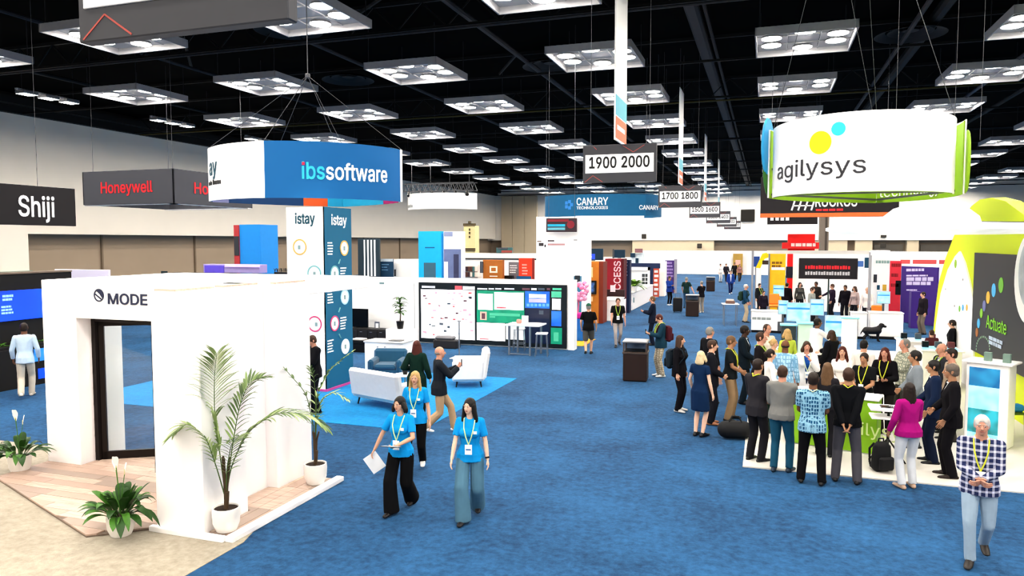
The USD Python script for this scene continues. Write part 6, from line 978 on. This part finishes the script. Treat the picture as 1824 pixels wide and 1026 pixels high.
    for sg, S, el, wr, nm in AJ:
        k = (.9 if fem else 1.0); a = .047 * k + inf; d = nrm(el - S)
        if long: w2 = el + (wr - el) * .95; ms += [H_(E_(S, a + .004), E_(el, .04 * k + inf)), H_(E_(el, .04 * k + inf), ring(w2, wr - el, .029 + inf * .8))]
        elif kind == 'vest': pass
        else: e = S + (el - S) * (.72 if kind != 'dress' else .45); ms.append(H_(E_(S, a + .004), ring(e, d, .05 * k + inf)))
    neckcut = H_(hd(E_(hc + (0, .0, -.05), (.03, .03, .03), S6)), E_(D + (0, .035 if kind != 'suit' else .05, 1.50), (.062, .062, .045)))
    m = U(ms) - neckcut
    open_ = kind in ('suit', 'jacket', 'coat') and under
    if open_: m = m - H_(*[E_(D + (g * (.06 if k > 1.4 else .008), .215, k), (.008, .19, .01), S6) for g in (-1, 1) for k in (1.50, 1.05 if kind == 'suit' else .86)]) 
    E({'tee': 't_shirt', 'suit': 'suit_jacket'}.get(kind, kind), sct(soft(m, edge, 4, .006, sd + 7, 7)), TM, smooth=60)
    if open_: E('shirt', sct(tm(U(torso(inf * .25, .98, .95)) - neckcut)), cloth(under), smooth=50)
    if kind in ('suit', 'polo', 'shirt', 'jacket', 'coat'):
        cl = tube([D + (.062 * math.sin(t), -.012 + .058 * -math.cos(t) + (.02 if abs(t) > 2.4 else 0), 1.487 - .022 * (1 - math.cos(t)) * .5) for t in np.linspace(-2.75, 2.75, 13)], .013, 6); E('collar', sct(cl), cloth(under) if (under and kind == 'suit') else TM, smooth=True)
    if belt: E('belt', sct(tm(H_(flat(D + (0, 0, 1.0), .158 * W + .012, .118 * W + .008), flat(D + (0, 0, 1.035), .155 * W + .012, .116 * W + .008)))), mat('leather_dark', '1c1512', .4))
    if lanyard:
        yc = .115 + inf + bel * .1 + (.035 if fem else 0); zb = 1.13
        pts = lambda g: [D + q for q in ((g * .0, -.085 - inf, 1.47), (g * .06, -.055, 1.492 + inf * .6), (g * .078, .035 + inf, 1.462 + inf * .5), (g * .068, yc - .012, 1.36), (g * .04, yc + .008, 1.24), (0, yc + .008 + bel * .05, zb))]
        E('lanyard', sct(tube(pts(1)[::-1] + pts(-1)[1:], .011 if not near else .009, 5)), mat('lanyard_' + lanyard, lanyard, .6), smooth=True)
        if badge: b = box((-.05, -.004, -.07), (.05, .004, .07), .003); b.apply_translation(D + (0, yc + .02 + bel * .06, zb - .065)); E('badge', sct(b), mat('badge_white', 'f2f2f2', .4)); b = box((-.035, -.001, -.012), (.035, .001, .006)); b.apply_translation(D + (0, yc + .0255 + bel * .06, zb - .06)); E('badge_print', sct(b), mat('badge_print_blue', '3a78b8', .5))
    if extra: extra(P, s, AJ, D, E, sct, hd, hc)
    P.AJ, P.s = AJ, s
    return P
# ---------------------------------------------------------------- the people
LAN = 'b6d84a'; LAY = 'd8dc3a'; K = '121214'; CH = '2b2a2c'
def hold_phone(side=0):
    def f(P, s, AJ, D, E, sct, hd, hc):
        sg, S, el_, wr, nm = AJ[side]; u = nrm(wr - el_); b = box((-.036, -.005, -.02), (.036, .005, .12), .004); b.apply_translation(wr + u * .09 + (0, .02, .0)); E('phone', sct(b), mat('phone_black', '16161a', .25))
    return f
def hold_cup(side=0, col='f0e8d8'):
    def f(P, s, AJ, D, E, sct, hd, hc):
        sg, S, el_, wr, nm = AJ[side]; u = nrm(wr - el_); c = wr + u * .085 + (0, 0, .03); E('cup', sct(lathe([(0, -.05), (.03, -.05), (.04, .06), (.036, .06), (0, -.03)], 14).apply_translation(c)), mat('cup_' + col, col, .5), smooth=40)
    return f
def worn_backpack(col):
    def f(P, s, AJ, D, E, sct, hd, hc):
        b = box((-.15, -.30, .98), (.15, -.12, 1.42), .06); p = E('backpack', sct(b), cloth(col), smooth=40); b = box((-.11, -.34, 1.02), (.11, -.28, 1.22), .03); E('backpack_pocket', sct(b), cloth(col), smooth=40, under=p)
        for g in (-1, 1): E('backpack_strap', sct(tube([D + q for q in ((g * .10, -.15, 1.40), (g * .11, -.02, 1.485), (g * .11, .10, 1.42), (g * .11, .15, 1.28), (g * .13, .05, 1.12), (g * .12, -.14, 1.04))], .018, 6)), cloth(col), smooth=True, under=p)
    return f
def front_papers(P, s, AJ, D, E, sct, hd, hc):
    sg, S, el_, wr, nm = AJ[0]; c = wr + (-.0, .02, -.20); b = box((-.11, -.004, -.14), (.11, .004, .14)); b.apply_transform(trimesh.transformations.rotation_matrix(.6, [0, 1, 0])); b.apply_transform(trimesh.transformations.rotation_matrix(.3, [0, 0, 1])); b.apply_translation(c); E('papers', sct(b), mat('paper_white', 'eceef2', .6))
    sg, S, el_, wr, nm = AJ[1]; u = nrm(wr - el_); b = box((-.13, -.09, -.006), (.13, .09, .006), .003); b.apply_transform(trimesh.transformations.rotation_matrix(.25, [1, 0, 0])); b.apply_translation(wr + u * .10 + (0, .03, .03)); p = E('tablet', sct(b), mat('tablet_slate', '5a6470', .35)); b = box((-.115, -.075, .006), (.115, .075, .008)); b.apply_transform(trimesh.transformations.rotation_matrix(.25, [1, 0, 0])); b.apply_translation(wr + u * .10 + (0, .03, .03)); E('tablet_page', sct(b), mat('paper_white', 'eceef2', .6), under=p)
def wrist_watch(P, s, AJ, D, E, sct, hd, hc):
    sg, S, el_, wr, nm = AJ[1]; u = nrm(wr - el_); E('watch', sct(rod(wr - u * .035, wr - u * .012, .034, .033, 12)), mat('watch_black', '141416', .3))
def shirt_mark(P, s, AJ, D, E, sct, hd, hc):
    b = box((-.025, -.003, -.02), (.025, .003, .02)); b.apply_translation(D + (-.09, .165, 1.30)); E('chest_print', sct(b), mat('print_white', 'e8f0f4', .6))
def both(*fs):
    def f(*a):
        for q in fs: q(*a)
    return f
def chair_seat(*a): pass
TEE = ('tee', '1096e0'); B = dict
# foreground
person(715, 908, 'woman in a bright blue T-shirt and black trousers carrying white papers', 1.64, 'foot', face=-22, sex='f', top=TEE, legs=('wide', K), hair=('bob', 'black'), skin='light', arms=('out', 'tablet'), stance='walk', look=18, lanyard='c8e6a8', near=True, extra=both(front_papers, shirt_mark), shoes='1a1412')
person(741, 838, 'blonde woman in a bright blue T-shirt walking behind the paper-carrying woman', 1.68, 'foot', face=-12, sex='f', top=TEE, legs=('trousers', K), hair=('longer', 'blond'), skin='light', arms=('down', 'down'), stance='walk', lanyard='c8e6a8', near=True, shoes='e8e4e0', extra=shirt_mark)
person(838, 922, 'woman in a bright blue T-shirt and wide blue jeans with long dark hair', 1.68, 'foot', face=-8, sex='f', top=TEE, legs=('wide', '5c8aa4'), hair=('wavy', 'black'), skin='pale', arms=('fwd', 'down'), stance='walk', look=24, lanyard='c8e6a8', near=True, extra=both(shirt_mark, wrist_watch), shoes='1c1a20')
person(783, 770, 'bald man in a dark blazer and beige trousers holding up a phone', 1.76, 'foot', face=98, top=('jacket', '262b33'), under='1c1f26', legs=('trousers', 'c2a27e'), hair=('bald', 'grey'), skin='pink', arms=('phone_up', 'phone_up'), stance='stride', shoes='ece8e6', near=True, extra=hold_phone())
person(742, 607, 'red-haired woman in a dark green coat beside the white sofa', 1.70, 'head', face=160, sex='f', top=('coat', '16362c'), legs=('trousers', '14241e'), hair=('long', 'red'), skin='light', arms=('easy', 'bag'), near=True)
person(559, 597, 'person in a black jacket half hidden by the slim palm', 1.72, 'head', face=-70, top=('jacket', '15161c'), legs=('trousers', '15161c'), hair=('short', 'brown'), skin='pink', arms=('phone', 'phone'), nod=20)
person(42, 573, 'man in a pale blue shirt and cream trousers seen from behind at the left edge', 1.84, 'head', face=172, top=('shirt', 'c0d6ea'), legs=('trousers', 'd8cdbb'), hair=('short', 'dark'), skin='brown', arms=('easy', 'easy'), stance='walk', shoes='d8d0c4')
person(1750, 735, 'grey-haired man in a navy plaid shirt and pale jeans in the right foreground', 1.76, 'head', face=2, top=('shirt', 'plaid_navy'), legs=('jeans', '9db4c8'), hair=('short', 'white'), skin='pink', arms=('front2', 'front2'), stance='walk', wide=1.13, lanyard=LAY, near=True, shoes='3a3430')
# in the aisle
person(1048, 632, 'man in a green cap, black T-shirt and grey shorts seen from behind', 1.74, 'foot', face=176, top=('tee', K), legs=('shorts', '6e6a62'), hair=('cap', 'grey'), skin='light', arms=('easy', 'easy'), stance='walk', wide=1.08)
person(1100, 617, 'bearded man in a black T-shirt and pale trousers walking up to the first bin', 1.78, 'foot', face=4, top=('tee', K), legs=('slim', 'b8aca8'), hair=('short', 'brown'), skin='pink', arms=('fwd', 'down'), stance='walk', lanyard=LAN, wide=1.05)
person(1163, 528, 'man in a navy suit behind the teal-jacketed phone user', 1.78, 'head', face=-95, top=('suit', '1a2236'), under='c8ccd4', legs=('trousers', '1a2236'), hair=('short', 'lightbrown'), skin='pink', arms=('phone', 'phone'))
person(1176, 671, 'man in a teal jacket and patterned beige trousers looking at a phone', 1.76, 'foot', face=-75, top=('jacket', '1c4258'), legs=('trousers', 'patterned_beige'), hair=('short', 'red'), skin='light', arms=('phone', 'phone'), nod=24, shoes='eceaea', lanyard=LAN, badge=False, extra=both(hold_phone(), worn_backpack('5a2430')), wide=1.05)
person(1192, 544, 'person in a blue jacket and black trousers by the purple banner', 1.72, 'foot', face=40, top=('jacket', '1f3f9a'), legs=('slim', K), hair=('short', 'dark'), skin='tan', arms=('phone', 'easy'), shoes='e6e6e6')
person(1222, 549, 'person in a dark green top and jeans behind the second bin', 1.76, 'foot', face=160, top=('tee', '1e3a38'), legs=('jeans', '3c6286'), hair=('short', 'grey'), skin='pink', arms=('out', 'easy'))
person(1249, 557, 'person in a black shirt and beige trousers right of the second bin', 1.68, 'foot', face=-150, top=('tee', '17161c'), legs=('trousers', 'b4a898'), hair=('short', 'grey'), skin='light', arms=('phone', 'phone'), shoes='e6e2de')
person(1301, 524, 'person in a royal blue jacket walking down the far aisle', 1.74, 'foot', face=5, top=('jacket', '2046a0'), under='dfe4f0', legs=('trousers', '1c2a5c'), hair=('short', 'greybrown'), skin='light', arms=('down', 'down'), stance='walk', shoes='dcdcdc')
person(1293, 502, 'person in a dark jacket behind the royal blue walker', 1.74, 'foot', face=20, top=('jacket', '2a2630'), legs=('trousers', '22222a'), hair=('short', 'brown'), skin='light', arms=('easy', 'easy'), stance='walk')
person(1308, 500, 'person in a black top right of the far royal blue walker', 1.78, 'foot', face=0, top=('sweater', '1c1a1e'), legs=('trousers', '1c1a1e'), hair=('short', 'black'), skin='tan', arms=('easy', 'down'), stance='walk')
person(1317, 502, 'person in a brown and pink top furthest right in the far aisle', 1.70, 'foot', face=10, sex='f', top=('blouse', 'b07a72'), legs=('trousers', '4a3c30'), hair=('long', 'brown'), skin='light', arms=('easy', 'easy'), stance='walk')
person(1283, 503, 'person in white standing against the far white drape', 1.72, 'foot', face=30, sex='f', top=('blouse', 'e6e0dc'), legs=('slim', 'dcd8d2'), hair=('bun', 'dark'), skin='light', arms=('easy', 'easy'))
person(1327, 574, 'man in a teal shirt and beige trousers wearing a green backpack', 1.78, 'foot', face=80, top=('shirt', '1d4a6a'), legs=('trousers', 'c8b496'), hair=('short', 'white'), skin='pink', arms=('easy', 'easy'), stance='shift', extra=worn_backpack('2e4a3c'))
# the crowd round the lime counter
person(1209, 733, 'woman in a black suit with long hair and backpack left of the crowd', 1.70, 'foot', face=70, sex='f', top=('jacket', '15141a'), legs=('trousers', '17161e'), hair=('long', 'brown'), skin='light', arms=('down', 'down'), shoes='d8d4d0', extra=worn_backpack('24303a'))
person(1246, 777, 'blonde woman in a short-sleeved navy dress seen from behind', 1.66, 'foot', face=150, sex='f', top=('dress', '14315a'), legs=('dress', '14315a'), hair=('bob', 'paleblond'), skin='pale', arms=('down', 'easy'), stance='close', shoes='15151c', wide=1.08)
person(1264, 583, 'grey-haired man in a black jacket behind the brown-haired suited man', 1.78, 'head', face=130, top=('suit', '19191d'), under='dcdce0', legs=('trousers', '19191d'), hair=('short', 'grey'), skin='pink')
person(1268, 606, 'brown-haired man in a black suit right of the blonde woman', 1.74, 'head', face=88, top=('suit', '1b1d26'), under='e4e4ea', legs=('trousers', '1b1d26'), hair=('short', 'brown'), skin='light', arms=('front', 'easy'), shoes='b0704c', pos=None)
person(1299, 748, 'man in a dark polo shirt and khaki trousers with a yellow lanyard', 1.78, 'foot', face=82, top=('polo', '20262a'), legs=('trousers', 'b0906c'), hair=('short', 'lightbrown'), skin='tan', arms=('front', 'front'), stance='apart', lanyard=LAY, wide=1.06)
person(1326, 580, 'dark-skinned man in a navy suit and white shirt', 1.82, 'head', face=78, top=('suit', '15232e'), under='dfe6f0', legs=('trousers', '15232e'), hair=('short', 'black'), skin='dark', arms=('front', 'easy'))
person(1355, 592, 'red-faced man in a black sweater left of the yellow-haired woman', 1.86, 'head', face=80, top=('sweater', '1f1b1e'), legs=('trousers', '1f1b1e'), hair=('receding', 'brown'), skin='pink', lanyard=LAN, wide=1.1)
person(1366, 578, 'balding man in a white shirt at the back left of the crowd', 1.80, 'head', face=40, top=('shirt', 'e6dccf'), legs=('trousers', '3a3a40'), hair=('receding', 'brown'), skin='pink')
person(1378, 604, 'blonde woman in a pale yellow top in the left of the crowd', 1.58, 'head', face=60, sex='f', top=('blouse', 'e8d08a'), legs=('trousers', '4a4640'), hair=('tied', 'blond'), skin='light')
person(1350, 640, 'man in a charcoal suit seen from behind left of the grey sweater', 1.76, 'head', face=140, top=('suit', '36343a'), under='9a9a70', legs=('trousers', '26252a'), hair=('short', 'dark'), skin='tan', arms=('front', 'front'), lanyard=LAY, badge=False)
person(1372, 622, 'dark-haired woman in a white and green top', 1.66, 'head', face=110, sex='f', top=('blouse', 'ece8e2'), legs=('trousers', '22382e'), hair=('tied', 'dark'), skin='light', arms=('easy', 'front'))
person(1399, 606, 'bald dark-skinned man in a pale blue patterned shirt', 1.76, 'head', face=170, top=('shirt', 'patterned_sky'), legs=('trousers', '2a3440'), hair=('bald', 'black'), skin='brown')
person(1403, 586, 'woman with pale yellow hair and a lime green top', 1.70, 'head', face=-150, sex='f', top=('blouse', 'c4d84a'), legs=('trousers', '3a3a40'), hair=('bob', 'blond'), skin='light')
person(1394, 652, 'man in a grey sweater and blue jeans leaning towards the lime counter', 1.74, 'head', face=165, top=('sweater', '8e8e8a'), legs=('jeans', '24607e'), hair=('short', 'brown'), skin='pink', arms=('cross', 'front'), stance='shift', wide=1.12, shoes='23384c')
person(1437, 608, 'woman in a white coat and royal blue top with a white badge', 1.70, 'head', face=8, sex='f', top=('coat', 'f0eef0'), under='1f56b4', legs=('trousers', '1c2440'), hair=('bob', 'brown'), skin='pink', arms=('easy', 'chin'), lanyard='d8e8c0', wide=1.08)
person(1449, 664, 'man in a blue and white patterned shirt and black trousers', 1.74, 'head', face=176, top=('shirt', 'patterned_blue', 'short'), legs=('trousers', '141316'), hair=('short', 'dark'), skin='brown', arms=('front', 'front'), stance='apart', wide=1.14, lanyard='d8e8c0', badge=False)
person(1474, 646, 'woman with long light brown hair seen from behind amid the crowd', 1.66, 'head', face=172, sex='f', top=('blouse', '2c2a30'), legs=('trousers', '26262c'), hair=('wavy', 'lightbrown'), skin='light', arms=('front', 'front'))
person(1512, 656, 'man in a black sweater and grey trousers with hands behind his back', 1.80, 'head', face=178, top=('sweater', '111318'), legs=('trousers', '5e5c64'), hair=('short', 'brown'), skin='tan', arms=('back', 'back'), stance='apart', wide=1.06, lanyard=LAY, badge=False, near=True)
person(1501, 617, 'red-haired woman in a white cardigan facing the viewer', 1.68, 'head', face=-4, sex='f', top=('blouse', 'eae6e2'), legs=('trousers', '5a5450'), hair=('long', 'red'), skin='light', arms=('front', 'front'))
person(1540, 629, 'man in a black polo shirt with a yellow lanyard facing the viewer', 1.64, 'head', face=-20, top=('polo', '17191c'), legs=('trousers', '3c3a3e'), hair=('short', 'dark'), skin='tan', arms=('front', 'front'), lanyard=LAY)
person(1577, 619, 'red-haired woman in a black top holding a cup', 1.70, 'head', face=-12, sex='f', top=('jacket', '151318'), legs=('trousers', '2c2826'), hair=('long', 'red'), skin='pink', arms=('cup', 'cup'), stance='cross', extra=hold_cup(), lanyard=LAY, badge=False)
person(1539, 606, 'dark-haired person in white behind the man in the black polo', 1.70, 'head', face=160, top=('shirt', 'ece4dc'), legs=('trousers', '5a5650'), hair=('short', 'black'), skin='light')
person(1456, 567, 'man in a white shirt and black trousers in front of the cyan screens', 1.78, 'head', face=120, top=('shirt', 'f0eef2'), legs=('trousers', '17161a'), hair=('short', 'black'), skin='brown', arms=('reach', 'easy'), wide=1.05)
person(1482, 588, 'brown-haired woman in a black jacket talking to the man in white', 1.68, 'head', face=-130, sex='f', top=('jacket', '17181e'), legs=('trousers', '17181e'), hair=('bob', 'brown'), skin='light', arms=('reach', 'easy'))
person(1613, 604, 'older man in a patterned grey green shirt holding a phone', 1.78, 'head', face=-60, top=('shirt', 'patterned_grey'), legs=('trousers', '4a4a44'), hair=('receding', 'grey'), skin='pink', arms=('phone', 'cross'), extra=hold_phone(), wide=1.1)
person(1632, 625, 'dark-haired man in a light grey jacket', 1.78, 'head', face=-80, top=('suit', '8c959e'), under='d8dce2', legs=('trousers', '5a6068'), hair=('short', 'black'), skin='tan', arms=('front', 'easy'))
person(1665, 642, 'dark-haired man in a navy suit left of the black-suited man', 1.76, 'head', face=-85, top=('suit', '18294a'), under='dcdfe6', legs=('trousers', '17223c'), hair=('short', 'black'), skin='tan', arms=('front', 'easy'))
person(1697, 649, 'man in a black suit with brown hair in front of the kiosk', 1.82, 'head', face=-82, top=('suit', '17151a'), under='e4e4e6', legs=('trousers', '17151a'), hair=('short', 'greybrown'), skin='tan', arms=('front', 'easy'), near=True, shoes='2a1a14')
person(1679, 612, 'bald man behind the navy-suited man at the right', 1.76, 'head', face=-60, top=('suit', '3a3c44'), under='dcdfe6', legs=('trousers', '3a3c44'), hair=('bald', 'grey'), skin='pink', lanyard=LAN)
person(1696, 621, 'brown-haired man in a tan shirt behind the black-suited man', 1.76, 'head', face=-70, top=('shirt', 'c0a890'), legs=('trousers', '4a4440'), hair=('short', 'dark'), skin='pink')
person(1621, 682, 'long-haired woman in a magenta sweater and white trousers', 1.62, 'head', face=-150, sex='f', top=('sweater', 'b4127e'), legs=('jeans', 'd4d8de'), hair=('longer', 'dark'), skin='tan', arms=('front', 'easy'), wide=1.08, shoes='c8a890', near=True)
# visitors at the counters further back
BK = 'visitors at the far counters'
for x, y, l, kw in ((1353, 505, 'dark-haired visitor with a yellow lanyard left of the orange chair', B(h=1.6, face=40, top=('jacket', '22242a'), hair=('short', 'black'), lanyard=LAN)), (1360, 518, 'visitor in a dark purple jacket behind the left white counter', B(h=1.48, face=30, top=('jacket', '2a2030'), hair=('short', 'brown'))), (1402, 504, 'broad visitor in a black jacket beside the teal screen', B(face=150, top=('jacket', '151216'), hair=('short', 'dark'), wide=1.15)),
    (1425, 503, 'dark-haired woman in a grey top at the far counter', B(face=20, sex='f', top=('blouse', '5a5a54'), hair=('bob', 'dark'))), (1447, 512, 'visitor in pale grey left of the cream counter', B(face=60, top=('shirt', 'a8aca4'), hair=('short', 'brown'))), (1454, 502, 'dark-haired visitor behind the cream counter', B(face=-30, top=('jacket', '2c2a28'), hair=('short', 'black'), skin='brown')),
    (1483, 506, 'visitor in a dark plum shirt right of the thin sign post', B(face=-70, top=('shirt', '30243a'), hair=('short', 'brown'), arms=('reach', 'easy'))), (1506, 508, 'visitor in black before the dark doorway', B(face=-20, top=('jacket', '1e1a22'), hair=('short', 'dark'), skin='tan')), (1523, 510, 'visitor in a pink grey top behind the cream sloping counter', B(face=-40, sex='f', top=('blouse', 'c8b0ac'), hair=('bob', 'brown'))),
    (1539, 489, 'tall visitor in pink with black hair near the gantry post', B(face=70, h=1.84, sex='f', top=('blouse', 'd8a8b4'), hair=('bob', 'black'))), (1545, 512, 'visitor in a white shirt left of the gantry post', B(face=0, top=('shirt', 'f0e4dc'), hair=('bald', 'grey'))), (1560, 488, 'dark-haired visitor in white right of the gantry post', B(face=-60, top=('shirt', 'e6ecf2'), hair=('short', 'dark'))),
    (1655, 505, 'visitor in a black top bending beside the purple banner wall', B(face=-90, top=('jacket', '17151a'), hair=('short', 'black'), legs=('trousers', 'b0a698'))), (1645, 520, 'visitor in a dark jacket in front of the purple banner wall', B(face=-60, top=('jacket', '241e24'), hair=('short', 'dark'), legs=('trousers', '8a7c70'))),
    (1697, 570, 'visitor in a black jacket against the white arch front', B(h=1.6, face=-100, top=('jacket', '1c1c20'), hair=('short', 'dark'))), (1660, 588, 'visitor in dark red at the cyan-lit table', B(h=1.36, face=-150, top=('shirt', '6a3034'), hair=('short', 'brown')))):
    h = kw.pop('h', 1.73); kw.setdefault('legs', ('trousers', '26262c')); person(x, y, l, h, 'head', **kw)
